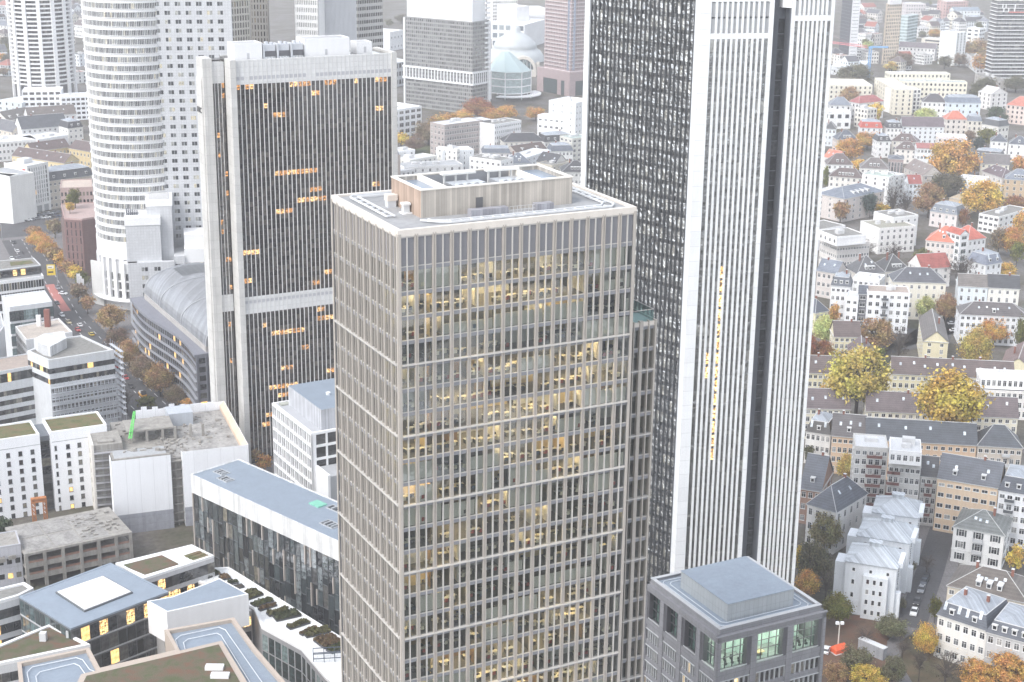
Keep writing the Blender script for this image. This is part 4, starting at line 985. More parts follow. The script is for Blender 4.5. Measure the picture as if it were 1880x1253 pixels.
# ------------------------------------------------------------------ larger blocks, left and middle
def cuboid_edges(px, z): return [P(x, y, z) for x, y in px]
def polyblock(name, label, cat, px, z, wall, roof, base=0, par=.5, ptk=.45, parm=None, win=(), group=None, deck=None, world=None, limit=100):
    pts = world or cuboid_edges(px, z)
    ar = sum(pts[i].x*pts[(i+1) % len(pts)].y-pts[(i+1) % len(pts)].x*pts[i].y for i in range(len(pts)))
    if ar < 0: pts = pts[::-1]
    c = sum(pts, Vector())/len(pts); c.z = base
    t = thing(name, label, cat, c, 0, group)
    L = [Vector((p.x-c.x, p.y-c.y)) for p in pts]; h = z-base; n = len(L)
    b = MB(); b.prism(L, 0, h-.35, 0)
    parm = parm or wall
    inner = []
    for i in range(n):
        e0 = (L[i]-L[i-1]).normalized(); e1 = (L[(i+1) % n]-L[i]).normalized(); n0, n1 = Vector((-e0.y, e0.x)), Vector((-e1.y, e1.x))
        bis = (n0+n1).normalized(); inner.append(L[i]+bis*ptk/max(bis.dot(n0), .3))
    for i in range(n):
        j = (i+1) % n; b.prism([L[i], L[j], inner[j], inner[i]], h-.35, h+par, 1)
    b.build('wall', [wall, parm], t)
    MB().prism(inner, h-.4, h-(.0 if deck is None else -deck)+.02).build('roof', [roof], t)
    it = []
    for w in win:
        (xa, ya), (xb, yb), cols, fl, st, ww, wh, z0, mt = w[:9]
        a, b2 = P(xa, ya, z), P(xb, yb, z); u = b2-a; ln = u.length; ang = math.atan2(u.y, u.x)
        fm = Matrix.Translation((a.x-c.x, a.y-c.y, 0)) @ Matrix.Rotation(ang, 4, 'Z')
        for f in range(fl):
            for k in range(cols):
                if len(w) > 9 and random.random() < w[9]: m_ = w[10]
                else: m_ = mt
                it.append((fm @ T((k+.5)*ln/cols-ww/2, -.03, h-z0-(f+1)*st+(st-wh)/2), ww, wh, m_))
    panes(t, it, limit)
    return t, L, h
WHT = plaster((.80, .80, .80), .6, .05, name='white_render'); LGR = plaster((.60, .61, .62), .7, .08, name='light_grey'); MGR = plaster((.36, .37, .38), .8, .12, name='mid_grey')
BLUER = plaster((.23, .275, .33), .42, .08, .3, 'blue_roof'); GRAV = plaster((.22, .215, .20), .95, .2, .8, 'gravel_roof'); CONC = plaster((.30, .285, .26), .95, .22, .5, 'bare_concrete')
SED = greenery((.15, .075, .045), (.115, .095, .06), (.075, .09, .035), .3); SED2 = greenery((.07, .09, .025), (.13, .12, .05), (.15, .10, .05), .3)
GLT = glazing([(0, (.02, .03, .032)), (.5, (.06, .085, .09)), (.85, (.14, .20, .20)), (1, (.33, .40, .40))], .04, .06, .6, 'teal_glass', .8)
GDK = glazing([(0, (.012, .013, .016)), (.5, (.03, .033, .038)), (.85, (.09, .09, .09)), (1, (.22, .20, .15))], .05, .05, name='dark_glass', lit=.035, litcol=(1, .58, .2), litstr=.7)
LITW = lamp_glass((1, .60, .24), 1.0, 'warm_room')
def bits(t, spec, name, mat):      # small roof units given as local boxes
    for q in spec: MB().box(*q).build(name, [mat], t)
# ---- white gridded office with a blue roofed box, between ribbed slab and bronze tower
def white_office():
    z = 38.0; A = P(499, 741, z); B = P(571, 797, z); u = B-A; ang = math.atan2(u.y, u.x); W = u.length
    t = thing('office_building', 'white gridded office with a blue roofed box behind the beige tower', 'office building', (A.x, A.y, 0), ang)
    D = 34.0; b = MB(); it = []; nf = 8; st = 4.0; b.box(.6, W-.6, .6, D, 0, z-.5, 1)
    frame_facade(b, it, fmat('F', W, D), W, z-nf*st-.6, z-.6, 9, nf, .55, .75, .6, GD, .3, .3)
    k2 = []
    frame_facade(b, k2, fmat('R', W, D), D, 0, z-.6, 9, 9, .5, .7, .6, GDK, 1.6, .5)
    for x in range(9):
        for f in range(nf):
            xx = .3+(x+.35)*(W-.6)/9; b.box(xx, xx+.3, .1, .55, z-nf*st-.6+f*st+.75, z-.6-(nf-1-f)*st)
    for q in ((0, W, 0, .8), (0, .6, .8, D), (W-.8, W, .8, D)): b.box(*q, z-.6, z+.2, 0)
    b.box(.6, W-.8, .8, D, z-.5, z-.35, 2)
    b.build('wall', [WHT, GDK if False else MGR, plaster((.42, .43, .45), .8, .1, name='felt_roof')], t); panes(t, it+k2)
    bx = MB(); bx.box(3.2, W-2.2, 4.4, D-2, z-.35, z+6.2, 0, 1); bx.build('roof_box', [seamed((.50, .51, .54), .5, .5), BLUER], t)
    m = MB(); m.box(.9, 3, 2, 5, z-.3, z+.1); m.build('roof_hatch', [plaster((.4, .41, .36))], t)
    m = MB(); m.tube((W*.55, D*.35, z+6.2), (W*.55, D*.35, z+7), .6, .8, 8); m.build('roof_vent', [WHT], t)
    # stepped terrace corner
    e = MB(); e.box(W, W+9, 2, 12, 0, z-11, 0); e.box(W, W+9.2, 1.2, 2, 0, z-10.4, 1); e.build('terrace_wing', [MGR, WHT], t)
white_office()
# ---- long blue roofed office with a leaning glass front
def slope_office():
    z = 34.0; A = P(350, 871, z); B = P(640, 1003, z); C = P(455, 850, z); u = B-A; ang = math.atan2(u.y, u.x); W = u.length
    D = abs((C-A).dot(Vector((-math.sin(ang), math.cos(ang), 0))))
    t = thing('office_building', 'long office with a blue roof, white fascia and tall glass front below', 'office building', (A.x, A.y, 0), ang)
    b = MB(); b.box(0, W, 0, D, z-5.6, z-.2, 0, 1); b.box(.3, W, 1.4, D-.3, 0, z-5.6, 2)
    for q in ((-.05, W, -.05, .35), (-.05, W, D-.35, D+.05), (-.05, .35, .35, D-.35)): b.box(*q, z-.2, z, 0)
    b.build('wall', [seamed((.70, .70, .69), .6, 1.1, 'fascia_panels'), BLUER, MGR], t)
    it = []; fm = fmat('F', W, D); nc = int(W/2.3); bw = W/nc; f = MB(); rng = random.Random(4)
    zt = z-5.6
    for c in range(nc):
        z1 = zt
        h0 = (4.6, 5.8)[c//3 % 2]
        while z1 > 2:
            hh = h0 if z1 == zt else rng.choice((4.6, 4.6, 4.6, 6.9)); z0 = max(z1-hh, 1)
            tilt = rng.uniform(-.05, .05)
            it.append((fm @ T(c*bw+.1, .55+rng.choice((0, .12)), z0+.06) @ Matrix.Rotation(tilt, 4, 'Z') @ Matrix.Rotation(rng.uniform(-.03, .03), 4, 'X'), bw-.2, z1-z0-.12, rng.choice((GGL, GGL, GGL, GDK))))
            f.box(c*bw, c*bw+bw, .35, .95, z0-.05, z0+.05, 0)
            if rng.random() < .3: f.box(c*bw-.14, c*bw+.14, .15, .7, z0, z1, 1)
            z1 = z0
        f.box(c*bw-.05, c*bw+.05, .45, 1.2, 0, zt, 0)
    f.build('glazing_bars', [metal((.06, .065, .07), .4), plaster((.52, .46, .41), .5)], t); panes(t, it)
    PITM = metal((.10, .11, .12), .5); PIT2 = metal((.42, .44, .46), .4)
    for k, (x, y, w, d) in enumerate(((W*.04, D*.35, 4, 2.6), (W*.11, D*.22, 4.4, 2.6), (W*.66, D*.72, 8, 2.4), (W*.76, D*.25, 5, 3.0))):
        m = MB(); m.box(x, x+w, y, y+d, z-.35, z-.12, 0)
        for q in ((x-.2, x+w+.2, y-.2, y), (x-.2, x+w+.2, y+d, y+d+.2), (x-.2, x, y, y+d), (x+w, x+w+.2, y, y+d)): m.box(*q, z-.3, z+.05, 1)
        for i in range(6): xx = x+.3+i*(w-.6)/6; m.box(xx, xx+.4, y+.3, y+d-.4, z-.12, z+.1+.08*(i % 3), 1 if i % 2 else 0)
        m.build('roof_plant_well', [PITM, PIT2], t)
    m = MB(); m.box(W*.58, W*.64, D*.62, D*.8, z-.2, z+.15); m.build('roof_hatch', [plaster((.20, .50, .38), .4)], t)
GGL = glazing([(0, (.015, .018, .02)), (.5, (.04, .05, .055)), (.8, (.09, .115, .12)), (1, (.25, .28, .29))], .03, .3, .35, 'leaning_glass', .9, mirror=.28)
slope_office()
# ---- terrace with planters
def terrace():
    z = 15.0
    px = [(385, 1045), (420, 1043), (640, 1180), (640, 1280), (598, 1247), (553, 1193), (480, 1153), (466, 1118), (390, 1080), (345, 1062)]
    t, L, h = polyblock('terrace_block', 'white roof terrace with planters above a dark glass facade', 'terrace', px, z, plaster((.30, .30, .31), .7, .1, name='dark_stone'), plaster((.78, .79, .79), .6, .05, .4, 'white_paving', grid=(1.6, 1.6, 'xy')), par=.35, ptk=.8, parm=WHT,
        win=[((480, 1153), (553, 1193), 6, 2, 4.8, 2.2, 4.4, 1.4, GLT), ((553, 1193), (598, 1247), 5, 2, 4.8, 2.0, 4.4, 1.4, GLT)])
    rows = [((382, 1058), (405, 1049), 2.2, 'long low planter nearest the glass corner on white terrace'), ((408, 1062), (424, 1058), 2.6, 'short planter second from glass corner on white terrace'), ((420, 1070), (438, 1067), 1.8, 'planter with rust coloured heather near the blue roofed wedge'), ((433, 1078), (449, 1074), 2, 'small empty black planter behind the wedge roof edge'),
            ((455, 1098), (484, 1088), 4.2, 'broad bushy planter beside right end of the wedge roof'), ((468, 1112), (503, 1100), 2.4, 'planter with pinkish grasses below the broad bushy one'), ((478, 1118), (509, 1108), 1.4, 'thin dark planter fourth along the terrace edge'), ((495, 1128), (531, 1118), 2.2, 'planter with black front wall halfway along white terrace'),
            ((508, 1137), (553, 1127), 3.8, 'wide tawny planter in the middle of the terrace'), ((533, 1152), (570, 1140), 2.2, 'planter with a white bench slat on its rim'), ((555, 1163), (586, 1151), 1.4, 'slim planter with a round bush right of the bench'), ((563, 1167), (608, 1157), 3.4, 'wide olive planter towards the beige tower'),
            ((584, 1179), (619, 1168), 2.6, 'dark planter third from the beige tower'), ((596, 1187), (628, 1175), 2.6, 'dark planter second from the beige tower'), ((610, 1196), (640, 1183), 2.6, 'dark planter touching the beige tower edge')]
    rng = random.Random(2); bush = foliage()
    for i, (a, b, d, lab) in enumerate(rows):
        p, q = P(*a, z+.9), P(*b, z+.9); u = q-p; W = u.length
        o = thing('planter', lab, 'planter', (p.x, p.y, z), math.atan2(u.y, u.x), 'planters on the white terrace')
        m = MB(); hh = .55
        for r in ((0, W, 0, .12), (0, W, d-.12, d), (0, .12, .12, d-.12), (W-.12, W, .12, d-.12)): m.box(*r, 0, hh)
        m.box(.12, W-.12, .12, d-.12, 0, hh-.15, 1); m.build('trough', [metal((.05, .052, .058), .6), plaster((.06, .05, .04), .95)], o)
        g = MB()
        if i != 3:
            for k in range(int(W*d*26)):
                x, y = rng.uniform(.15, W-.15), rng.uniform(.15, d-.15); s = rng.uniform(.12, .3); zz = hh+rng.uniform(-.1, .55)*(.6+.5*math.sin(x*1.3+i))
                r = Vector((rng.uniform(-1, 1), rng.uniform(-1, 1), rng.uniform(-.4, 1))).normalized(); e1 = r.orthogonal()*s; e2 = r.cross(e1)
                c = Vector((x, y, zz)); g.face([c-e1-e2, c+e1-e2, c+e1+e2, c-e1+e2])
            go = g.build('plants', [bush], o); go.color = rng.choice(((.10, .11, .04, 1), (.13, .12, .05, 1), (.08, .09, .045, 1), (.17, .11, .06, 1)))
    p = P(575, 1218, z); u = P(625, 1215, z)-p
    o = thing('steel_frame', 'dark steel frame rack standing on the white terrace corner', 'frame', (p.x, p.y, z), math.atan2(u.y, u.x)); m = MB()
    for y in (0, 2.4):
        for zz in (1.0, 2.6): m.box(0, 8, y, y+.18, zz, zz+.18)
        for x in (0, 2.6, 5.2): m.box(x, x+.18, y, y+.18, 0, 2.6)
    m.build('frame', [metal((.07, .09, .12), .4)], o)
terrace()
# ---- atrium block, wedge, green roofs, bottom roofs
GA_ = (('wall', None),)
def low_blocks():
    z = 22.0
    t, L, h = polyblock('office_block', 'square blue grey roof with a white glazed skylight and dark glass storeys', 'office block', [(130, 1155), (310, 1087), (203, 1034), (35, 1096)], z, metal((.09, .095, .10), .5, name='dark_frame'), BLUER, par=.12, ptk=.7, parm=BLUER,
        win=[((130, 1155), (310, 1087), 11, 4, 4.6, 2.35, 3.8, .5, GDK, .10, LITW), ((35, 1096), (130, 1155), 10, 4, 4.6, 2.0, 3.9, .5, GLT)])
    c = t.location; q = [P(x, y, z) for x, y in ((155, 1125), (244, 1090), (190, 1060), (102, 1090))]; L2 = [Vector((p.x-c.x, p.y-c.y)) for p in q]
    s = MB(); s.prism(L2, z-.3, z+.45, 1)
    ctr = sum(L2, Vector((0, 0)))/4; In = [ctr+(p-ctr)*.95 for p in L2]; s.prism(In, z+.45, z+.6, 0)
    so = s.build('skylight', [plaster((.80, .79, .76), .4, .05, name='skylight_panels'), metal((.12, .13, .14), .5)], t)
    g = MB()
    for i in range(1, 12):
        f = i/12; a = In[0].lerp(In[1], f); b = In[3].lerp(In[2], f); g.tube((*a, z+.62), (*b, z+.62), .07, n=4)
    for i in range(1, 9):
        f = i/9; a = In[0].lerp(In[3], f); b = In[1].lerp(In[2], f); g.tube((*a, z+.62), (*b, z+.62), .07, n=4)
    g.build('glazing_bars', [plaster((.6, .6, .59), .4)], so)
    bd = MB()
    for zz in (4.2, 8.8, 13.4, 18.0): bd.prism([ctr+(p-ctr)*1.006 for p in L], z-zz-.9, z-zz-.45)
    bd.build('floor_band', [plaster((.45, .46, .47), .6)], t)
    # wedge
    t, L, h = polyblock('office_block', 'wedge shaped block with a plain blue roof and broad white parapet walls', 'office block', [(306, 1124), (456, 1091), (403, 1062), (316, 1096), (270, 1104)], 24.0, WHT, BLUER, base=15.2, par=.02, ptk=.4, win=())
    polyblock('office_block', 'grey lower storeys with warm lit windows under the white wedge', 'office block', [(301, 1156), (462, 1121), (403, 1090), (262, 1122)], 15.0, plaster((.52, .51, .50), .7, .08, name='grey_stone2'), MGR, par=.05, ptk=.3, win=[((303, 1156), (462, 1121), 8, 3, 4.2, 2.3, 2.6, .9, GDK, .45, LITW)])
    t, L, h = polyblock('office_block', 'narrow wing with red brown sedum roof and white edge behind the blue roofs', 'office block', [(262, 1065), (393, 1022), (352, 1002), (212, 1036)], 21.0, plaster((.52, .52, .53), .7, .08, name='grey_stone2'), WHT, par=.35, ptk=.8, parm=WHT, win=[((262, 1065), (393, 1022), 10, 4, 4.4, 2.2, 3.0, .9, GDK, .22, LITW)])
    c = t.location
    def patch(px, z, mat, name='sedum_bed', par=t):
        w = [P(x, y, z) for x, y in px]; MB().prism([(p.x-c.x, p.y-c.y) for p in w], h-.2, h+.28).build(name, [mat], par)
    patch([(266, 1056), (328, 1037), (297, 1021), (226, 1039)], 21, SED)
    for k in range(3): patch([(338+k*7, 1021.5+k*3.5), (366+k*7, 1012.5+k*3.5), (371+k*7, 1015+k*3.5), (343+k*7, 1024.5+k*3.5)], 21, SED2)
    # left roofs
    t, L, h = polyblock('office_block', 'low block with rust and green sedum roof at the left edge', 'office block', [(-30, 1227), (166, 1186), (93, 1148), (-30, 1198)], 19.0, LGR, SED, par=.4, ptk=.9, parm=WHT, win=[((-30, 1227), (166, 1186), 13, 3, 4.2, 1.9, 2.4, 1.6, GDK)])
    m = MB(); m.box(2, 3.6, 3, 4.4, h, h+2.2); m.box(8, 9.4, 5, 6, h, h+1.8); m.build('roof_vent', [LGR], t)
    polyblock('office_block', 'low block with two white edged planted roofs at far left below the concrete ruin', 'office block', [(-30, 1115), (34, 1097), (62, 1083), (45, 1072), (-30, 1090)], 19.5, LGR, GRAV, par=.5, ptk=.8, parm=WHT, win=[((-30, 1115), (34, 1097), 5, 3, 4.2, 1.9, 2.6, 1.4, GDK)])
    # bottom: two blue roofs with beige parapets, joined by a sedum roof
    z = 30.0; PBE = plaster((.44, .37, .31), .6, .06, name='beige_parapet')
    t, L, h = polyblock('office_building', 'building along the bottom edge with blue roofs, white rails and a sedum roof', 'office building',
        [(40, 1300), (32, 1223), (164, 1195), (184, 1233), (322, 1200), (302, 1163), (430, 1140), (470, 1196), (560, 1300)], z, PBE, BLUER, par=.9, ptk=.9, parm=PBE)
    c = t.location
    def shape(px, z0, z1, mat, name):
        w = [P(x, y, z) for x, y in px]; return MB().prism([(p.x-c.x, p.y-c.y) for p in w], z0, z1).build(name, [mat], t)
    shape([(130, 1290), (150, 1250), (408, 1188), (470, 1290)], z, z+1.6, PBE, 'upper_storey'); shape([(142, 1290), (160, 1254), (402, 1196), (455, 1290)], z+1.55, z+1.75, SED, 'sedum_bed')
    for (x, y) in ((394, 1228), (404, 1243)):
        p = P(x, y, z+1.75); m = MB(); m.box(p.x-c.x-2, p.x-c.x+2, p.y-c.y-.9, p.y-c.y+.9, z+1.7, z+2.5); m.build('skylight', [WHT], t)
    m = MB(); Z = z+.45
    for q in ([(60, 1290), (50, 1238), (60, 1228), (140, 1211), (152, 1215), (165, 1233), (178, 1238), (318, 1206)], [(75, 1290), (66, 1245), (74, 1237), (136, 1222), (146, 1226), (158, 1243), (176, 1247), (320, 1214), (334, 1200)],
              [(330, 1200), (322, 1178), (332, 1170), (402, 1155), (414, 1160), (505, 1290)], [(340, 1195), (337, 1183), (345, 1177), (398, 1166), (406, 1170), (480, 1290)]):
        w = [P(x, y, z) for x, y in q]
        for a, b in zip(w, w[1:]): m.tube((a.x-c.x, a.y-c.y, Z), (b.x-c.x, b.y-c.y, Z), .10, n=5)
    m.build('gantry_track', [metal((.66, .69, .72), .4)], t)
low_blocks()
# ---- hotel
def hotel():
    for k, (A, B, C, nf, cols, lab) in enumerate((((-60, 818), (72.5, 798.5), (57.5, 786.5), 9, 6, 'white hotel wing with square dark windows at the left edge'), ((92, 795.5), (196, 781), (198, 763.6), 9, 5, 'white hotel wing with a green planted roof beside the wrapped ruin'))):
        z = 27.0; org, ang, W, D = site(A, B, z, None, C if k else (57.5, 780)); D = 14
        t = thing('hotel', lab, 'hotel', org, ang)
        b = MB(); b.box(0, W, 0, D, 0, z-.7, 0)
        for q in ((0, W, 0, .6), (0, W, D-.5, D), (0, .6, .6, D-.5), (W-.6, W, .6, D-.5)): b.box(*q, z-.7, z+.3, 0)
        b.box(.3, W, -.04, .02, z-3.3, z-3.1, 1)
        b.build('wall', [plaster((.82, .83, .85), .6, .04, name='hotel_white'), MGR], t)
        MB().box(.6, W-.6, .6, D-.5, z-.75, z-.2).build('roof', [SED2], t)
        st = 2.95
        for f in range(8):
            for c in range(cols):
                w = .7 if (k and c == 0) else 1.25
                x = W-3.2-c*3.75 if not k else 1.0+c*3.6
                if x < 0 or x > W-2: continue
                inst('window', win_mesh(w, 1.6, plaster((.10, .105, .115), .5, .05, name='dark_frame'), GDK, False), t, T(x, 0, z-6.2-f*st))
    z = 26.0; A = P(73, 800, z); B = P(91, 797.5, z); u = B-A; t = thing('glass_link', 'dark glass stair strip between the two white hotel wings', 'building', (A.x, A.y, 0), math.atan2(u.y, u.x)); W = u.length
    it = [(T(.1, 1.0, .5+i*2.9), W-.2, 2.7, GDK) for i in range(8)]
    MB().box(0, W, 1.1, 9, 0, z-2).box(0, W, 0, 12, z-2, z-.4).build('wall', [metal((.10, .11, .125), .4)], t); panes(t, it)
    p = P(60, 948, 8); o = thing('lattice_tower', 'rust orange lattice mast base in front of the white hotel', 'lattice', (p.x, p.y, 0), .4)
    m = MB()
    for x in (0, 3.4):
        for y in (0, 1.2):
            m.tube((x, y, 0), (x, y, 13), .16, n=4); m.tube((x+1, y, 0), (x+1, y, 13), .16, n=4)
            for i in range(9): m.tube((x, y, i*1.4), (x+1, y, i*1.4+1.4), .1, n=4); m.tube((x+1, y, i*1.4), (x, y, i*1.4+1.4), .1, n=4)
    for z in (12.2, 13.1): m.box(-.1, 4.5, -.1, 1.4, z, z+.5)
    m.build('lattice', [plaster((.42, .16, .05), .7, .2, 1)], o)
hotel()
# ---- building under demolition, wrapped in white sheets
def ruin():
    z = 25.0; SH = plaster((.82, .83, .85), .55, .03, .15, 'white_sheet', bump=.15, grid=(4.2, 40, 'z')); NET = plaster((.33, .34, .38), .8, .15, .6, 'grey_net', grid=(4.2, 2.6, 'z'))
    A = P(204, 846, z); B = P(456, 818, z); C = P(368, 742, z); u = B-A; ang = math.atan2(u.y, u.x); W = u.length; nrm = Vector((-math.sin(ang), math.cos(ang), 0)); D = abs((C-A).dot(nrm))
    t = thing('demolition_building', 'half demolished block wrapped in white sheets with a broken concrete roof', 'building', (A.x, A.y, 0), ang)
    k = W/252.0; x1, x2 = W*.425, W*.51
    b = MB(); b.box(.6, x1-.3, .6, 9, 0, z-.8, 0); b.box(x1, W-.5, 3, D-.5, 0, z-3.2, 0); b.box(4, x1, 9, D-2, 0, z-2.6, 0)
    for f in range(8): zz = z-2.9*f-3.2; b.box(x1-.2, x2+.2, 1.6, 4, zz-.3, zz, 0); b.box(x1, x2, 3.9, 4.2, zz-2.9, zz-1.9, 1); b.box((x1+x2)/2-.2, (x1+x2)/2+.2, 1.8, 2.2, zz-2.9, zz-.3, 0)
    # broken top storey
    for x in (8, 13, 18, 22, 27, 31): b.box(x, x+.8, D*.45, D*.45+.8, z-2.7, z+1.6+.3*math.sin(x), 0)
    b.box(7, 22, D*.45-.1, D*.7, z+1.2, z+1.7, 0); b.box(1.2, x1-1, 1.5, 8.6, z-.8, z-.25, 2); b.box(.4, x1, .3, 1.0, z-.8, z+.1, 0)
    b.box(22, 30, D*.72, D*.9, z-2.7, z+1.8, 3)
    b.build('concrete_shell', [CONC, plaster((.18, .17, .16), .9), MGR, plaster((.42, .45, .49), .7, .1, name='blue_grey_wall')], t)
    s = MB(); s.box(0, x1, -.05, .1, 6.5, z-.3, 0); s.box(-.05, .1, .1, 6, 4, z-.3, 0); s.box(0, x1, -.06, .08, 0, 6.5, 1)
    s.box(x2, W, .0, .15, 6.5, z+.2, 0); s.box(x2, x2+.15, .15, 3, 0, z-.5, 0); s.box(x2, W, 0, .13, 0, 6.5, 1); s.box(W-.15, W, .15, D, 4, z+.3, 0)
    s.prism([(W-1.6, .2), (W-.15, .2), (W-.15, D), (W-1.6, D)], z-3.2, [z-1.2, z+.3, z+.3, z-1.2], 2)
    rng = random.Random(8); n = 16
    for i in range(n):
        xa = W*.30+(W*.70-.2)*i/n; xb = W*.30+(W*.70-.2)*(i+1)/n; s.box(xa, xb, D-.2, D, 8, z+.2+rng.uniform(-.5, .9)*(1 if i < 12 else .3), 0)
    s.build('sheeting', [SH, NET, plaster((.62, .48, .36), .9, .15, name='torn_insulation')], t)
    sl = MB(); rng = random.Random(12)
    sl.box(x1+.2, W-1.6, 3.1, D-.6, z-3.2, z-2.6)
    sl.build('floor_slab', [plaster((.33, .32, .305), .95, .35, .25, 'dusty_slab', bump=.4)], t)
    rb = MB()
    for i in range(230):
        x = rng.gauss(x1+2, 4) if i % 2 else rng.uniform(4, W-3); y = rng.gauss(D*.5, D*.2) if i % 2 else rng.uniform(4, D-2); q = rng.uniform(.15, .9); a = rng.uniform(0, PI)
        if not (2 < x < W-2 and 3 < y < D-1.5): continue
        zz = z-2.6 if x > x1 or y > 9 else z-.3
        rb.obox((x, y), (math.cos(a), math.sin(a)), q*rng.uniform(1, 3), q, zz, zz+q*rng.uniform(.3, 1.1))
    rb.build('rubble', [CONC], t, kind='stuff')
    # left stair core: bare wall and scaffold
    A2 = P(168.5, 820, z); B2 = P(203, 812, z); C2 = P(143.5, 798, z)
    u2 = Vector((math.cos(ang), math.sin(ang), 0)); o = thing('concrete_core', 'bare concrete stair block with scaffolded side left of the white sheets', 'building', (A2.x, A2.y, 0), ang)
    d2 = abs((C2-A2).dot(nrm))+.5; m = MB(); m.box(0, 9.5, .6, d2, 0, z-.1, 0); m.box(-.1, .6, 0, d2, 0, z+.3, 1); m.box(-4.5, -.1, d2-.2, d2+6, 0, z-4, 1)
    m.build('wall', [CONC, plaster((.66, .63, .58), .9, .12, .5, 'cement_wall')], o)
    it = [(fmat('L', 9.5, d2) @ T(d2*.35, -.14, 3+i*3.4), .5, 1.5, GDK) for i in range(6)]
    panes(o, it); sc = MB()
    for i in range(10):
        zz = i*2.5; sc.box(.4, 9.4, -1.2, .5, zz, zz+.12)
        for x in (.5, 3, 5.6, 8.2): sc.tube((x, -1.1, zz), (x, -1.1, zz+2.5), .06, n=4)
        sc.tube((.5, -1.1, zz+1.2), (9, -1.1, zz+1.2), .05, n=4)
    sc.build('scaffold', [metal((.34, .34, .36), .5)], o); MB().box(2, 7, 2, 6, z-.1, z+.4).build('roof_rubble', [CONC], o)
    # long-reach demolition machine: green arm
    p0, p1 = P(239, 806, z), None; a = Q(236, 806, P(236, 806, z).y); bb = Q(245, 756, a.y+6)
    o = thing('crane_arm', 'bright green lattice arm rising out of the broken roof', 'crane arm', a); m = MB(); d = bb-a
    for off in ((0, 0), (.9, 0), (0, .9), (.9, .9)): m.tube((off[0], off[1], 0), (d.x+off[0]*.5, d.y+off[1]*.5, d.z), .16, n=4)
    for i in range(9):
        f, g = i/9, (i+1)/9; m.tube(d*f, d*g+Vector((.8, 0, 0)), .11, n=4); m.tube(d*f+Vector((.9, 0, 0)), d*g, .11, n=4)
    m.build('lattice', [plaster((.12, .55, .12), .5, .1)], o)
ruin()
def car_park():
    z = 11.5; A = P(45, 1016, z); B = P(218, 980, z); C = P(152, 938, z); u = B-A; ang = math.atan2(u.y, u.x); W = u.length+4; D = abs((C-A).dot(Vector((-math.sin(ang), math.cos(ang), 0))))
    t = thing('ruined_building', 'open concrete frame ruin with dusty roof slab, bottom left', 'ruin', (A.x, A.y, 0), ang); b = MB(); n = 6; bw = W/n
    b.box(0, W, 0, D, z-1.1, z-.4); 
    for f in (1, 2): zz = z-1.1-f*3.6; b.box(0, W, .1, D, zz-.5, zz); b.box(.1, W, .15, .5, zz, zz+1.0)
    for c in range(n+1): x = min(c*bw, W-.9); b.box(x, x+.9, -.1, 1.0, 0, z-1.1)
    b.box(0, W, 9, D-.5, 0, z-1.1, 1); b.build('frame', [CONC, plaster((.07, .065, .06), .9)], t)
    r = MB(); 
    for i in range(2):
        for j in range(3): r.box(1+j*W*.26, 1+(j+.94)*W*.26, 1+i*D*.46, 1+(i+.9)*D*.46, z-.4, z-.3)
    r.build('roof_slab', [plaster((.30, .29, .275), .95, .3, .3, 'dusty_slab2', bump=.3)], t)
    m = MB()
    for f in (1, 2):
        for q in (1.2, 1.55): m.tube((1, .3, z-1.1-f*3.6+q), (W-1, .3, z-1.1-f*3.6+q), .08, n=5)
    m.build('pipe', [plaster((.40, .20, .14), .7)], t)
    m = MB(); rng = random.Random(3)
    for i in range(60): x, y, s = rng.uniform(W*.55, W-2), rng.uniform(2, D-2), rng.uniform(.2, .8); m.box(x, x+s*1.6, y, y+s, z-.35, z-.3+s*.6)
    for i in range(40): x, y, s = rng.uniform(-9, 2), rng.uniform(2, 9), rng.uniform(.2, .8); m.box(x, x+s*3, y, y+s*.5, z-2.5, z-2+s)
    m.build('rubble', [CONC], t, kind='stuff')
    polyblock('sheeted_house', 'grey net covered house stub at the left edge beside the concrete ruin', 'house', [(-40, 1012), (38, 1000), (30, 975), (-40, 985)], 13, plaster((.45, .45, .48), .7, .12, .4, 'grey_sheet', grid=(3, 3.2, 'z')), CONC, par=.2, win=[((-40, 1012), (38, 1000), 5, 2, 4.5, 1.4, 1.6, 2.5, GDK)])
car_park()
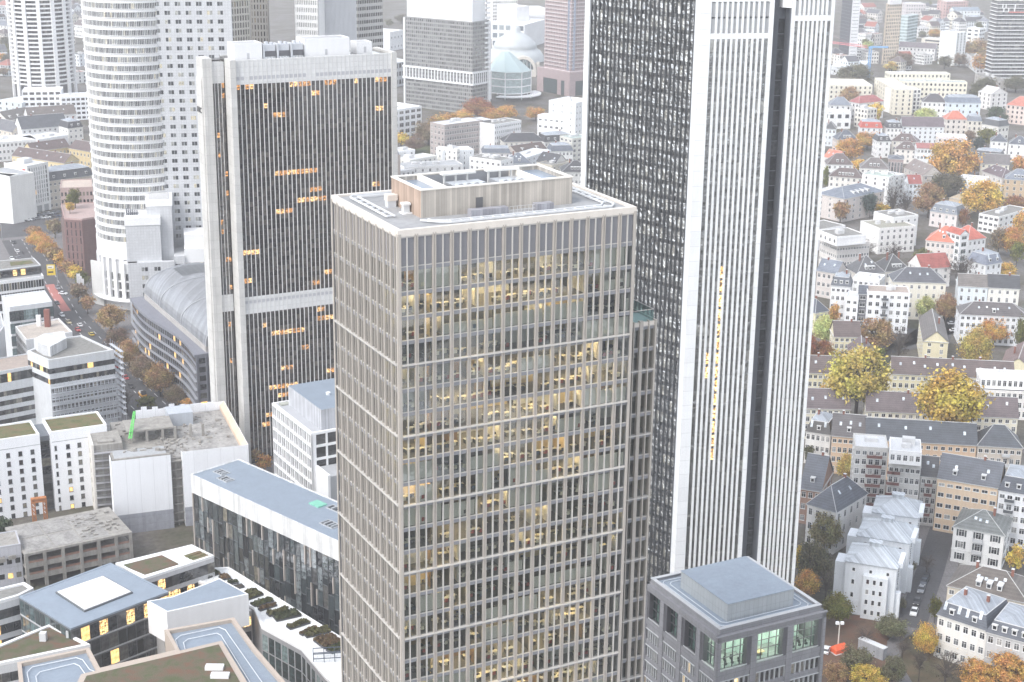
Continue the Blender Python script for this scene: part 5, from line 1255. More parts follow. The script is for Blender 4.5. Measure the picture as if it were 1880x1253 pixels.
# ---- vaulted building
def vault():
    z = 26.0; A = P(242, 547, z); B = P(360, 652, z); u = B-A; ang = math.atan2(u.y, u.x); W = u.length; D = 44.0
    t = thing('vaulted_building', 'grey office with a shining barrel vault roof and balconied wavy side', 'office building', (A.x, A.y, 0), ang)
    ST = plaster((.20, .205, .235), .6, .08, name='blue_grey_stone'); VA = seamed((.26, .27, .29), .28, 1.4, 'vault_metal')
    b = MB(); it = []; n = 40
    wav = lambda x: -1.6*math.sin(x/W*2*PI)
    pts = [(W*i/n, wav(W*i/n)) for i in range(n+1)]+[(W, D), (0, D)]
    b.prism(pts, 0, z-1); b.prism([(x, y-.7) if i <= n else (x, y) for i, (x, y) in enumerate(pts)], z-1, z)
    nf = 7; st = (z-2)/nf
    for f in range(nf):
        zz = 1+f*st
        for i in range(n):
            x = W*(i+.5)/n; y = wav(x); s = (wav(x+.1)-wav(x-.1))/.2
            m = T(x, y, zz) @ Matrix.Rotation(math.atan(s), 4, 'Z'); w = W/n
            it.append((m @ T(-w*.36, -.02, .9), w*.72, st*.62, GDK))
        if f < nf-1: b.prism([(x, wav(x)-1.0) for x, _ in pts[:n+1:2]]+[(x, wav(x)-.01) for x, _ in pts[:n+1:2]][::-1], zz+.55, zz+.75, 1)
    fm = fmat('R', W, D)
    for f in range(nf):
        for c in range(12): it.append((fm @ T(1+c*D/12, -.03, 1+f*st+.8), D/12-1, st*.6, GDK))
    for c in range(13): k = MB(); k.box(c*D/12-.25, c*D/12+.25, -.4, 0, 0, z-1); b.add(k, fm)
    b.build('wall', [ST, plaster((.30, .31, .34), .5, name='balcony_edge')], t); panes(t, it)
    v = MB(); m = 24; y0, y1 = 4.5, D-1; R = (y1-y0)/2; hh = 10.5
    prof = [(y0+R-R*math.cos(PI*i/m), z+2.2+hh*math.sin(PI*i/m)**.8) for i in range(m+1)]
    for i in range(m):
        (ya, za), (yb, zb) = prof[i], prof[i+1]; v.face([(4, ya, za), (W-1.5, ya, za), (W-1.5, yb, zb), (4, yb, zb)], 0)
    for i in range(1, m-1):
        v.face([(4, prof[0][0], prof[0][1]), (4, prof[i+1][0], prof[i+1][1]), (4, prof[i][0], prof[i][1])], 2); v.face([(W-1.5, prof[0][0], prof[0][1]), (W-1.5, prof[i][0], prof[i][1]), (W-1.5, prof[i+1][0], prof[i+1][1])], 2)
    for x in (4, W*.3, W*.62, W-1.7):
        for i in range(m): v.tube((x, prof[i][0], prof[i][1]+.1), (x, prof[i+1][0], prof[i+1][1]+.1), .35, n=4, mi=3)
    v.box(4, W-1.5, y0-.3, y1, z-.2, z+2.2, 1)
    for i in range(9, 15):
        for k in range(8):
            (ya, za), (yb, zb) = prof[i], prof[i+1]; xa = W*.66+k*1.9
            v.face([(xa, ya+.1, za+.15), (xa+1.5, ya+.1, za+.15), (xa+1.5, yb-.1, zb+.15), (xa, yb-.1, zb+.15)], 4)
            xa = 6+k*1.7; v.face([(xa, ya+.1, za+.15), (xa+1.4, ya+.1, za+.15), (xa+1.4, yb-.1, zb+.15), (xa, yb-.1, zb+.15)], 4)
    v.build('vault_roof', [VA, plaster((.40, .38, .36), .7), MGR, plaster((.40, .41, .43), .4), metal((.13, .14, .15), .3)], t)
vault()
# ---- left edge offices
def left_offices():
    polyblock('office_building', 'white gridded office with a lit dark attic and small green roof, left edge', 'office building', [(-30, 522), (80, 508), (62, 478), (-30, 488)], 24, WHT, MGR, par=.3, win=[((-30, 522), (80, 508), 22, 5, 4.4, 1.0, 3.2, 0.5, GDK)])
    t, L, h = polyblock('roof_attic', 'dark glazed attic with green roof patch on the white gridded office', 'attic', [(-30, 500), (75, 487), (62, 474), (-30, 482)], 28, metal((.12, .12, .13), .5), GRAV, base=24.3, par=.15, parm=LGR, win=[((-30, 500), (75, 487), 14, 1, 3.6, 2.0, 2.6, .3, GDK, .35, LITW)])
    c = t.location; w = [P(x, y, 28.2) for x, y in ((20, 488), (62, 483), (56, 478), (18, 481))]; MB().prism([(p.x-c.x, p.y-c.y) for p in w], h-.1, h+.15).build('sedum_bed', [SED2], t)
    polyblock('office_building', 'pale office with a teal glass front and white roof deck, left edge', 'office building', [(18, 567), (96, 557), (82, 536), (3, 546)], 28, LGR, WHT, par=.7, ptk=.9, win=[((18, 567), (96, 557), 9, 5, 5.2, 2.6, 4.2, .8, GLT)])
    polyblock('office_building', 'narrow pale slab with blank side at the left edge below the teal glass', 'office building', [(-20, 640), (8, 600), (2, 575), (-20, 580)], 30, LGR, MGR, par=.3)
    t, L, h = polyblock('office_building', 'white office with beige roof deck, flues and a brick chimney', 'office building', [(48, 627), (133, 612), (108, 587), (28, 602)], 25, WHT, plaster((.45, .40, .35), .9, .2, name='tan_roof'), par=.6, win=[((28, 602), (48, 627), 8, 6, 3.4, 1.2, 1.8, 1, GD)])
    c = t.location; p = P(88, 600, 25); m = MB(); m.box(p.x-c.x-1, p.x-c.x+1, p.y-c.y-1, p.y-c.y+1, h, h+7); m.build('chimney', [plaster((.22, .08, .06), .9, .15, 2, 'brick')], t)
    for k in (0, 1): p = P(70+k*4, 599, 25); m = MB(); m.tube((p.x-c.x, p.y-c.y, h), (p.x-c.x, p.y-c.y, h+4.5), .6, n=8); m.build('flue', [WHT], t)
    # grey scaffolded block with ribbon windows
    t, L, h = polyblock('office_building', 'pale grey scaffolded office with ribbon windows and angular white roof box', 'office building', [(89, 664), (209, 645), (150, 618), (108, 624), (50, 647)], 30, plaster((.58, .60, .62), .7, .1, .3, 'grey_cladding'), GRAV, par=.5, ptk=.8, parm=LGR,
        win=[((89, 664), (209, 645), 24, 2, 3.9, 1.15, 1.9, 1.9, GDK), ((50, 647), (89, 664), 14, 2, 3.9, 1.2, 1.9, 1.9, GDK), ((89, 664), (209, 645), 17, 5, 3.3, 1.0, 1.7, 9.8, GD)])
    c = t.location; q = [P(x, y, 33) for x, y in ((92, 641), (122, 625), (118, 612), (80, 617), (62, 627), (78, 638))]
    MB().prism([(p.x-c.x, p.y-c.y) for p in q], h, h+3.8).build('roof_box', [seamed((.70, .71, .72), .5, 1)], t)
    s = MB(); A, B = P(89, 664, 30), P(211, 644, 30); u = (B-A); ln = u.length; u = u.normalized(); v = Vector((u.y, -u.x, 0))
    for f in range(9):
        zz = h-10-f*2.2
        if zz < 0: break
        a = A-c+v*1.5; b2 = B-c+v*1.5
        s.prism([(a.x, a.y), (b2.x, b2.y), ((B-c+v*.4).x, (B-c+v*.4).y), ((A-c+v*.4).x, (A-c+v*.4).y)], zz, zz+.15)
        s.tube((a.x, a.y, zz+1), (b2.x, b2.y, zz+1), .07, n=4)
    for k in range(17):
        a = A-c+u*ln*k/16+v*1.5; s.tube((a.x, a.y, 0), (a.x, a.y, h-8), .08, n=4)
    B3 = B-c+u*1.6
    for k in range(12): zz = h-k*2.2; s.obox((B3.x-v.x*3, B3.y-v.y*3), (v.x, v.y), 12, 1.2, zz, zz+.12)
    for k in range(6): a = B3+v*(3-k*2.4); s.tube((a.x, a.y, 0), (a.x, a.y, h+2), .08, n=4)
    s.build('scaffold', [metal((.48, .50, .54), .5)], t)
    polyblock('office_building', 'low grey wing with brown roof and glazed attic at left of the scaffold', 'office building', [(-30, 690), (68, 672), (55, 650), (-30, 664)], 25, plaster((.58, .60, .62), .7, .1, .3, 'grey_cladding'), plaster((.36, .30, .26), .9, .2, name='brown_roof'), par=.4, win=[((-30, 690), (68, 672), 16, 1, 4.2, 1.4, 3.2, .3, GDK), ((-30, 690), (68, 672), 18, 4, 3.5, 1.1, 1.8, 6.5, GD)])
    # white block with dark upright strips, red sign
    z = 31.0; p = P(55, 394, 0); z = Q(49, 306, p.y).z
    org, ang, W, D = site((49, 306), (88, 298), z, None, (1, 301)); t = thing('office_building', 'white cube with dark upright window strips and a red corner sign', 'office building', org, ang); b = MB(); it = []
    b.box(.5, W-.5, .5, D-.5, 0, z-.3, 1)
    for side, L, n in (('F', W, 8), ('L', D, 15)): frame_facade(b, it, fmat(side, W, D), L, 5, z-1.5, n, 8, 1.0, .5, .5, GDK, 1.2, 1.2, proud=.1); k = MB(); k.box(0, L, -.1, .5, z-1.5, z+.3); k.box(0, L, -.1, .5, 4, 5); b.add(k, fmat(side, W, D))
    for x in (0, .34, .67, 1): b.box(max(x*W-1.5, 0), max(x*W-1.5, 0)+1.5, 0, 1.2, 0, 4)
    b.box(.5, W-.5, .5, D-.5, z-.3, z-.1, 2); b.build('wall', [W1, MGR, LGR], t); panes(t, it, 60)
    m = MB(); m.box(-2.2, -.2, -.3, -.12, z-5, z-1.8); m2 = fmat('L', W, D); o = m.build('sign', [plaster((.65, .03, .03), .4)], t); o.matrix_local = m2 @ T(D-1.2, -.1, 0)
    bits(t, [(W*.3, W*.7, D*.4, D*.7, z, z+2.5)], 'roof_unit', LGR)
    org, ang, W, D = site((18, 325), (33, 321), 26, 14); t, W, D = house((-30, 316), (18, 326), 27, d=16, roof='flat', wc=(.78, .78, .76), rm=MGR, fl=7, cf=8, cs=0, ww=1.5, wh=1.8, label='lower white block left of the striped white cube', name='office_building', cat='office building', flat_items=0)
    house((18, 326), (34, 321), 27, d=16, roof='flat', wc=(.80, .80, .78), rm=MGR, fl=7, cf=3, cs=0, ww=1.5, wh=1.8, label='narrow white end bay beside the striped white cube', name='office_building', cat='office building', flat_items=0)
    # maroon block with roof garden
    z = 30.0; t, L, h = polyblock('office_block', 'maroon and brown block with a yellow green roof garden beside the round tower', 'office block', [(118, 402), (150, 404), (185, 398), (178, 372), (112, 376)], z, plaster((.18, .10, .095), .7, .1, .4, 'maroon_stone', grid=(2.2, 1.1, 'z')), plaster((.42, .32, .30), .9, .15, name='pink_deck'), par=.5, parm=plaster((.45, .32, .30), .8), win=[((118, 402), (150, 404), 4, 7, 3.9, .5, 3.0, 1, GDK)])
    c = t.location
    polyblock('office_block', 'pale maroon upper storey behind the roof garden block', 'office block', [(110, 347), (170, 345), (168, 330), (112, 332)], 36, plaster((.44, .33, .31), .8, .1, name='pale_maroon'), plaster((.5, .42, .36), .9), par=.5, win=[((110, 347), (170, 345), 9, 2, 4, 1, 2, 1, GDK)])
    MB().box(-8, 1, -8.3, -7.6, 0, h-1).build('brown_slab', [plaster((.20, .15, .14), .7, .08)], t)
left_offices()
# ------------------------------------------------------------------ far towers and fair halls
def zof(base, top): return Q(top[0], top[1], P(base[0], base[1], 0).y).z
def fair():
    z = zof((866, 209), (868, 42)); b0 = P(866, 209, 0)
    org, ang, W, D = site((741, 32), (868, 43), z, None, (908, 39))
    # the long face runs away to the left; the short one to the right
    def cap(t, w, d):
        m = MB(); m.box(2, w-2, 2, d-2, z-.2, z+22); m.box(0, 1.5, -.6, d, -.0, z, 0); m.build('roof_block', [plaster((.78, .79, .80), .5, .04, name='white_cap')], t)
        k = MB(); k.box(-1, w+1, -1, d+1, 33, 34.4); n = 22
        for i in range(n): x = i*(w+1)/n-.5; k.box(x, x+.8, -.8, -.1, 25, 33)
        for i in range(8): y = i*d/8; k.box(w+.1, w+.8, y, y+.8, 25, 33)
        k.box(-1, w+1, -1, d+1, 23.6, 25); k.box(w-.2, w+1.6, d-1.5, d+.5, 0, z)
        for i in range(26): k.box(w-.1, w+1.2, d-6, d, 36+i*4, 37.4+i*4)
        k.build('white_frame', [plaster((.78, .79, .80), .5, .04, name='white_cap')], t)
    box_tower('wide glass office block with white cap and column storey beside the dome', (741, 32), (868, 43), z, None, plaster((.26, .26, .255), .5, .05, name='glass_block_frame'), glazing([(0, (.05, .055, .06)), (.5, (.12, .125, .125)), (1, (.26, .27, .27))], .04, .3, .3, 'block_glass', .9, mirror=.15), 34, 10, 3.4, .5, 1.3, .25, C=(908, 40), extra=cap)
    # domed hall
    c = P(945, 139, 0); c.y += 22; t = thing('domed_hall', 'domed festival hall with lantern and big arched window', 'hall', c, 0)
    ST = plaster((.66, .62, .56), .8, .06, name='hall_stone'); CU = plaster((.46, .49, .50), .45, .10, .1, 'dome_lead')
    w = MB(); w.box(-24, 24, -20, 24, 0, 13); w.box(-30, 30, -6, 24, 0, 10); w.build('wall', [ST], t)
    d = MB(); d.lathe([(29, 12), (28, 17), (25, 21.5), (21, 24), (21.5, 25), (20, 29), (15, 34), (8, 38), (5, 39.5), (5, 43), (3.5, 45), (0, 46)], 40); d.build('dome', [CU], t, smooth=True)
    px = MB(); a = MB(); n = 20; R = 12.5; yf = -31
    for i in range(n):
        t0, t1 = PI*i/n, PI*(i+1)/n; p0, p1 = (R*math.cos(t0), 7+R*math.sin(t0)), (R*math.cos(t1), 7+R*math.sin(t1)); q0, q1 = (p0[0]*.78, 7+(p0[1]-7)*.78), (p1[0]*.78, 7+(p1[1]-7)*.78)
        a.face([(p0[0]+8, yf, p0[1]), (q0[0]+8, yf, q0[1]), (q1[0]+8, yf, q1[1]), (p1[0]+8, yf, p1[1])]); a.face([(p0[0]+8, yf, p0[1]), (p1[0]+8, yf, p1[1]), (p1[0]+8, -15, p1[1]), (p0[0]+8, -15, p0[1])])
        px.face([(8, yf+.4, 7), (q0[0]+8, yf+.4, q0[1]), (q1[0]+8, yf+.4, q1[1])])
    a.box(8-R, 8+R, yf+.2, -15, 0, 7); a.build('portal', [ST], t); px.build('arched_window', [GLT], t)
    m = MB()
    for i in range(-2, 3): m.box(8+i*3.6-.2, 8+i*3.6+.2, yf, yf+.4, 7, 16-abs(i)*1.4)
    m.build('window_bars', [WHT], t)
    # pale green glass hall with a faceted roof
    c = P(935, 184, 0); c.y += 16; t = thing('glass_hall', 'pale green glass pavilion with pointed faceted roof before the dome', 'hall', c, .2)
    n = 8; R = 19; pts = [(R*math.cos(2*PI*i/n+.39), R*math.sin(2*PI*i/n+.39)) for i in range(n)]
    w = MB(); w.prism(pts, 5, 24); w.build('glass_wall', [glazing([(0, (.28, .36, .36)), (1, (.45, .52, .52))], .05, .05, name='pale_green_glass')], t)
    r = MB(); up = [(x*.2-4, y*.2, 40) for x, y in pts]
    for i in range(n): j = (i+1) % n; r.face([(pts[i][0]*1.04, pts[i][1]*1.04, 24), (pts[j][0]*1.04, pts[j][1]*1.04, 24), up[j], up[i]])
    r.face(up); r.build('roof', [plaster((.42, .52, .53), .35, .05, name='pale_green_roof')], t)
    f = MB()
    for z in (5, 11, 17.5, 23.6): f.prism([(x*1.015, y*1.015) for x, y in pts], z, z+.9)
    for x, y in pts: f.box(x*1.01-.4, x*1.01+.4, y*1.01-.4, y*1.01+.4, 0, 24)
    f.lathe([(R+1, 3.2), (R+9, 3.2), (R+9, 4.2), (R+1, 4.2)], 30, a0=-2.2, a1=.4); f.build('white_frame', [WHT], t)
    # red stone tower
    zt = 112.0; b0 = P(1046, 176, 0)
    A = proj((b0.x, b0.y, zt)); RED = plaster((.40, .31, .31), .7, .06, .2, 'red_granite', grid=(3.2, 3.3, 'z'))
    org = Vector((b0.x, b0.y, 0)); ang = math.radians(38); t = thing('red_tower', 'pinkish red stone tower with blue glass corner bay and arched base', 'skyscraper', org, ang)
    W = 41*.62; b = MB(); it = []; s = 3.3; D = 37.0; W = 26.0
    b.box(.4, W-.4, .4, D-.4, 20, zt, 1); G = glazing([(0, (.08, .07, .07)), (1, (.20, .17, .17))], .06, name='red_tower_glass'); nf = 27
    for side, L, n in (('F', W, 11), ('L', D, 15)):
        frame_facade(b, it, fmat(side, W, D), L, 21, 21+nf*s, n, nf, 1.0, 1.5, .4, G, 1.6, 1.6)
        k = MB()
        for f in range(nf): k.box(0, L, -.12, -.01, 21+f*s, 21+f*s+.28, 2)
        b.add(k, fmat(side, W, D))
    b.box(-4, W+5, -4, D+5, 13, 21, 0)
    for q in ((-4, 3, -4, 3), (W-3, W+5, -4, 3), (-4, 3, D-4, D+5), (-4, 3, 8, 13)): b.box(*q, 0, 13, 0)
    b.box(-3.5, W+4.5, -3.5, D+4.5, 0, 13, 3)
    b.build('wall', [RED, plaster((.2, .17, .17), .6), WHT, GLT], t); panes(t, it, 0)
    k = MB(); k.prism([(-1.2, 3.8), (3.8, -1.2), (4.2, 1), (1, 4.2)], 22, zt); k.build('corner_bay', [glazing([(0, (.16, .19, .25)), (1, (.3, .34, .42))], .05, .05, name='blue_bay')], t)
    # exhibition halls behind
    house((715, 118), (748, 112), 22, d=60, roof='shed', rise=9, rm=seamed((.72, .73, .74), .4, 3), wc=(.5, .52, .54), fl=3, cf=6, cs=0, ww=5, wh=4, label='white sloping ribbed hall roof left of the wide glass block', name='exhibition_hall', cat='hall')
    house((903, 44), (963, 47), 26, d=70, roof='flat', wc=(.72, .73, .74), rm=WHT, fl=3, cf=5, cs=0, ww=9, wh=5, glass=GBL, label='long white hall with big square panes behind the dome', name='exhibition_hall', cat='hall', flat_items=1)
    house((900, 12), (945, 28), 30, d=60, roof='shed', rise=-6, wc=(.7, .71, .72), rm=WHT, fl=2, cf=3, cs=0, label='white wedge roofed hall above the dome', name='exhibition_hall', cat='hall')
    house((948, 14), (972, 12), 42, d=30, roof='flat', wc=(.76, .76, .76), rm=WHT, fl=8, cf=0, cs=0, label='blank white block left of the red tower top', name='exhibition_hall', cat='hall')
    house((905, 2), (950, 1), 40, d=20, roof='flat', wc=(.66, .65, .63), rm=LGR, fl=10, cf=12, cs=0, label='pale block dotted with small windows at the top edge', name='office_block', cat='office block')
    house((960, 52), (990, 50), 18, d=80, roof='flat', wc=(.7, .71, .72), rm=WHT, fl=2, cf=6, cs=0, label='low white hall between the dome and the red tower', name='exhibition_hall', cat='hall')
    house((716, 60), (740, 56), 20, d=60, roof='flat', wc=(.7, .71, .72), rm=WHT, fl=2, cf=4, cs=0, label='flat pale hall at the top between two towers', name='exhibition_hall', cat='hall')
    # round balcony tower, far left
    zt = 96.0; c = P(66, 158, 14); t = thing('balcony_tower', 'round white balcony tower with upright piers, top left', 'skyscraper', (c.x, c.y+26, 0), 0); R = 26; m = MB()
    m.lathe([(R-2.5, 0), (R-2.5, zt)], 40, mi=1); z = 14
    while z < zt: m.lathe([(R-2.4, z), (R, z), (R, z+1.2), (R-2.4, z+1.2)], 48, mi=0); z += 3.5
    for i in range(14): a = math.radians(180+i*26); m.obox((R*math.cos(a), R*math.sin(a)), (-math.sin(a), math.cos(a)), 3.2, 1.6, 0, zt)
    m.build('wall', [WHT, plaster((.14, .14, .15), .3, .3, .3, 'dark_band')], t); it = []
    for f in range(23):
        for i in range(40):
            a = math.radians(182+i*4.4); it.append((Matrix.Translation((math.cos(a)*(R-2.4), math.sin(a)*(R-2.4), 15.4+f*3.5)) @ Matrix.Rotation(a+PI/2, 4, 'Z') @ T(-.85), 1.6, 2.1, GD))
    panes(t, it, 0)
    # right-hand towers
    bx = P(1563, 120, 0); pt = lambda x, y, b: proj((P(x, y, 0).x, P(x, y, 0).y, b))
    o = P(1557, 119, 0); a = proj((o.x, o.y, 125)); e = proj((o.x+8.5, o.y+2, 125)); s = proj((o.x-17.5, o.y+22, 125))
    box_tower('dark blue grey tower with white end wall behind the white ribbed tower', a, e, 125, None, plaster((.74, .75, .76), .5, .04, name='white_end'), plaster((.13, .14, .17), .3, .2, .2, 'dark_blue_panel'), 1, 12, 3.5, .3, 3.0, .2, C=s, m0=1, m1=1, extra=lambda t, w, d: [MB().box(-.3, -.02, .6, d-.6, 0, 124.5).build('dark_side', [metal((.07, .075, .09), .3)], t), [MB().box(-.4, -.31, .6, d-.6, 1+f*3.5, 1.5+f*3.5).build('floor_line', [metal((.16, .17, .19), .4)], t) for f in range(34)]])
    zt = zof((1625, 119), (1630, 9)); box_tower('sand coloured high rise with square windows and white penthouse', (1630, 9), (1656.5, 8), zt, None, BEI, GB, 8, 5, 3.6, 1.1, 1.4, .5, C=(1606, 10), extra=lambda t, w, d: MB().box(2, w-2, 3, d-4, zt, zt+5).build('penthouse', [WHT], t))
    zt = zof((1667, 82), (1668, 30)); box_tower('small teal glass high rise right of the sand coloured one', (1668, 31), (1686, 28), zt, None, plaster((.55, .63, .64), .5, .05, name='teal_frame'), glazing([(0, (.14, .22, .23)), (1, (.35, .43, .44))], .05, name='teal_far'), 6, 5, 3.5, .4, 1.4, .2, C=(1654, 30))
    zt = 92; o = P(1818, 150, 0); a, e, s = proj((o.x, o.y, zt)), proj((o.x+46, o.y+4, zt)), proj((o.x-7, o.y+16, zt))
    def bands(t, w, d):
        k = MB(); rng = random.Random(4)
        for f in range(26):
            z = 3+f*3.5; k.box(-.7, w, -.7, d, z, z+.6)
            if f > 17:
                for i in range(3): x = rng.uniform(2, w-8); k.box(x, x+.9, -.7, 0, z+.6, z+3.5)
        k.build('white_band', [WHT], t); m = MB(); m.box(11, w, -.9, -.71, 65.5, 66.6); m.build('red_band', [plaster((.6, .2, .18), .5)], t)
    box_tower('dark high rise with thin white floor bands, right edge', a, e, zt, None, plaster((.20, .21, .22), .4, .1, name='dark_tower_frame'), GD, 18, 6, 3.5, .3, .8, .3, C=s, extra=bands)
    zt = zof((1757, 121), (1757, 61)); house((1757, 61.5), (1775, 60), zt, C=(1738, 57), roof='flat', wc=(.80, .82, .82), rm=WHT, fl=12, cf=3, cs=0, label='white slab tower with a blank left wall, upper right', name='apartment_tower', cat='apartment tower')
    # tower crane
    c = P(1594, 143, 0); zt = zof((1594, 143), (1597, 90)); t = thing('tower_crane', 'tower crane with blue mast and red lattice jib', 'crane', c, 0); m = MB(); BL = plaster((.16, .36, .62), .5, .1, name='crane_blue'); RD = plaster((.66, .20, .22), .5, .1, name='crane_red'); h = zt
    for x in (-1, 1):
        for y in (-1, 1): m.tube((x, y, 0), (x, y, h), .32, n=4)
    for i in range(int(h/2)): m.tube((-1, -1, i*2), (1, -1, i*2+2), .2, n=4); m.tube((-1, 1, i*2), (-1, -1, i*2+2), .2, n=4)
    m.box(-1.6, 1.6, -1.6, 1.6, h, h+2); m.build('mast', [BL], t)
    j = MB(); e = Vector((-40, 8, 3.5)); s = Vector((-3, 0, 0))
    for off in (0, 1.6): j.tube(s+Vector((0, off-.8, h+1)), e+Vector((0, off-.8, h+1)), .3, n=4)
    j.tube(s+Vector((0, 0, h+3)), e+Vector((0, 0, h+2.4)), .3, n=4)
    for i in range(20): f, g = i/20, (i+1)/20; p, q = s.lerp(e, f), s.lerp(e, g); j.tube(p+Vector((0, -.8, h+1)), q+Vector((0, 0, h+2.7)), .16, n=4); j.tube(p+Vector((0, .8, h+1)), q+Vector((0, 0, h+2.7)), .16, n=4)
    j.build('jib', [RD], t); k = MB(); k.box(0, 17, -1, 1, h+1, h+2.6); k.build('counter_jib', [BL], t)
    c2 = MB(); c2.tube((-42, 8, h+14), (-20, 4, h+5), .15, n=4); c2.build('cable', [metal((.4, .25, .25))], t)
fair()
def mid_town():
    DK = (.055, .055, .06); BR = (.10, .075, .065); SLB = (.12, .135, .16)
    H = house
    H((721, 204), (774, 196), 24, d=26, roof='flat', wc=(.78, .79, .80), rm=WHT, fl=5, cf=5, cs=4, ww=4.5, wh=3.2, glass=GD, label='white framed glass office in front of the wide glass block', name='office_block', cat='office block')
    H((816, 231), (887, 222), 24, d=16, roof='flat', wc=(.40, .35, .335), rm=LGR, fl=6, cf=16, cs=4, ww=1.7, wh=2.3, glass=GD, label='pinkish brown office block with rows of close windows', name='office_block', cat='office block', flat_items=5)
    H((888, 223), (907, 221), 24, d=16, roof='flat', wc=(.26, .255, .26), rm=LGR, fl=6, cf=4, cs=0, ww=2.6, wh=2.4, label='dark grey end bay joining brown and white offices', name='office_block', cat='office block', flat_items=0)
    H((908, 230), (957, 222), 23, d=16, roof='flat', wc=(.80, .80, .80), rm=GRAV, fl=6, cf=13, cs=0, ww=1.1, wh=1.9, label='white office with tight upright windows next to the brown one', name='office_block', cat='office block', flat_items=4)
    H((987, 212), (1038, 217), 25, C=(954, 213), roof='flat', wc=(.82, .82, .82), rm=LGR, fl=5, cf=5, cs=0, ww=2.3, wh=1.7, label='big white block with blank left wall and wide windows', name='office_block', cat='office block')
    H((1057, 191), (1090, 184), 36, C=(1014, 184), roof='flat', wc=(.80, .81, .81), rm=LGR, fl=8, cf=6, cs=3, ww=.9, wh=1.5, label='tall white block against the white edge of the glass flank', name='office_block', cat='office block')
    H((925, 261), (1000, 259), 13, d=13, roof='hip', rise=5, wc=(.70, .68, .62), rc=DK, fl=3, cf=8, label='long pale house with black hipped roof below the white blocks')
    H((1000, 261), (1050, 258), 13, d=13, roof='mansard', rise=6, wc=(.74, .73, .70), rc=DK, fl=3, cf=8, dorm=4, label='pale house with black mansard and white dormers')
    H((1051, 256), (1085, 252), 20, d=14, roof='flat', wc=(.60, .59, .54), rm=plaster((.34, .40, .38), .8), fl=6, cf=4, cs=3, ww=2, label='greyish block of flats with green roof beside the flank edge')
    H((970, 262), (1000, 259), 12, d=9, roof='flat', wc=(.74, .72, .64), rm=LGR, fl=3, cf=3, label='small cream terrace house with a chimney in front of the black roof', chim=0)
    H((948, 281), (1003, 273), 10, d=12, roof='gx', rise=4, wc=(.56, .5, .45), rc=BR, fl=3, cf=6, dorm=2, label='low house with reddish brown roof in the middle town')
    H((1012, 278), (1052, 277), 13, d=12, roof='mansard', rise=5, wc=(.74, .74, .73), rc=SLB, fl=3, cf=6, label='white house with blue grey mansard below the black dormers')
    H((967, 291), (1012, 277), 14, d=14, roof='flat', wc=(.70, .72, .74), rm=LGR, fl=4, cf=5, glass=GD, label='pale blue house with glazed roof terrace right of the brown roof')
    H((985, 297), (1018, 303), 13, d=13, roof='gx', rise=6, wc=(.62, .60, .57), rc=DK, fl=3, cf=5, sky=2, label='house with black roof and two bright roof windows')
    H((1014, 305), (1048, 298), 14, d=13, roof='flat', wc=(.56, .52, .44), rm=GRAV, fl=4, cf=4, label='brownish flat roofed house with open attic')
    H((1032, 316), (1085, 316), 13, d=16, roof='hip', rise=6, wc=(.6, .6, .58), rc=DK, fl=3, cf=7, dorm=4, label='grey house with broad black hipped roof by the flank edge')
    H((933, 301), (976, 300), 12, d=14, roof='hip', rise=6, wc=(.66, .67, .68), rc=SLB, fl=3, cf=4, dorm=1, sky=2, label='house with blue grey tent roof right above the plant room')
    H((886, 281), (937, 281), 12, d=14, roof='mansard', rise=4, wc=(.72, .68, .67), rc=SLB, fl=3, cf=5, label='pink white house with blue grey roof below the brown office')
    H((862, 289), (920, 297), 17, d=14, roof='flat', wc=(.79, .79, .78), rm=GRAV, fl=4, cf=6, ww=1.6, label='white modern house with dark terrace storey', flat_items=6)
    H((803, 271), (839, 276), 19, C=(775, 266), roof='flat', wc=(.79, .77, .72), rm=LGR, fl=5, cf=4, cs=3, label='cream white block with flat roof and corner windows')
    H((812, 279), (870, 276), 17, d=14, roof='flat', wc=(.78, .80, .81), rm=LGR, fl=5, cf=5, cs=0, ww=.7, label='bluish white block in front of the cream one')
    H((752, 296), (802, 287), 14, d=13, roof='flat', wc=(.76, .75, .70), rm=LGR, fl=4, cf=6, label='cream low house with tar roof in front of the cream block')
    H((724, 281), (762, 276), 17, d=13, roof='flat', wc=(.78, .78, .78), rm=LGR, fl=5, cf=3, cs=0, label='white house with turret roof right of the spire')
    H((742, 309), (850, 303), 13, d=16, roof='flat', wc=(.72, .72, .72), rm=MGR, fl=3, cf=8, label='low house with dark flat roof just behind the plant room', flat_items=6)
    H((720, 318), (762, 312), 12, d=16, roof='flat', wc=(.68, .68, .68), rm=LGR, fl=3, cf=5, label='grey house roof at foot of the spire', flat_items=4)
    H((708, 290), (724, 288), 16, d=12, roof='flat', wc=(.76, .75, .72), rm=LGR, fl=4, cf=2, label='narrow cream house at left of the spire')
    p = P(722, 330, 8); t = thing('church_spire', 'slender grey church spire beside the ribbed slab', 'spire', (p.x, p.y, 0), .4); z0 = 24; zt = Q(717.5, 252, p.y).z
    m = MB(); m.box(-3.6, 3.6, -3.6, 3.6, 0, z0); m.build('tower', [plaster((.42, .36, .33), .9, .12)], t)
    m = MB(); pts = [(3.9*math.cos(PI/4*i+PI/8), 3.9*math.sin(PI/4*i+PI/8), z0) for i in range(8)]
    for i in range(8): m.face([pts[i], pts[(i+1) % 8], (0, 0, zt)])
    m.build('spire', [roofing((.20, .20, .24))], t)
    # left, behind the round tower
    H((40, 168), (112, 167), 21, d=20, roof='flat', wc=(.80, .81, .83), rm=WHT, fl=5, cf=6, cs=0, ww=5, wh=2, glass=GD, label='white podium office with grouped windows below the balcony tower', name='office_block', cat='office block')
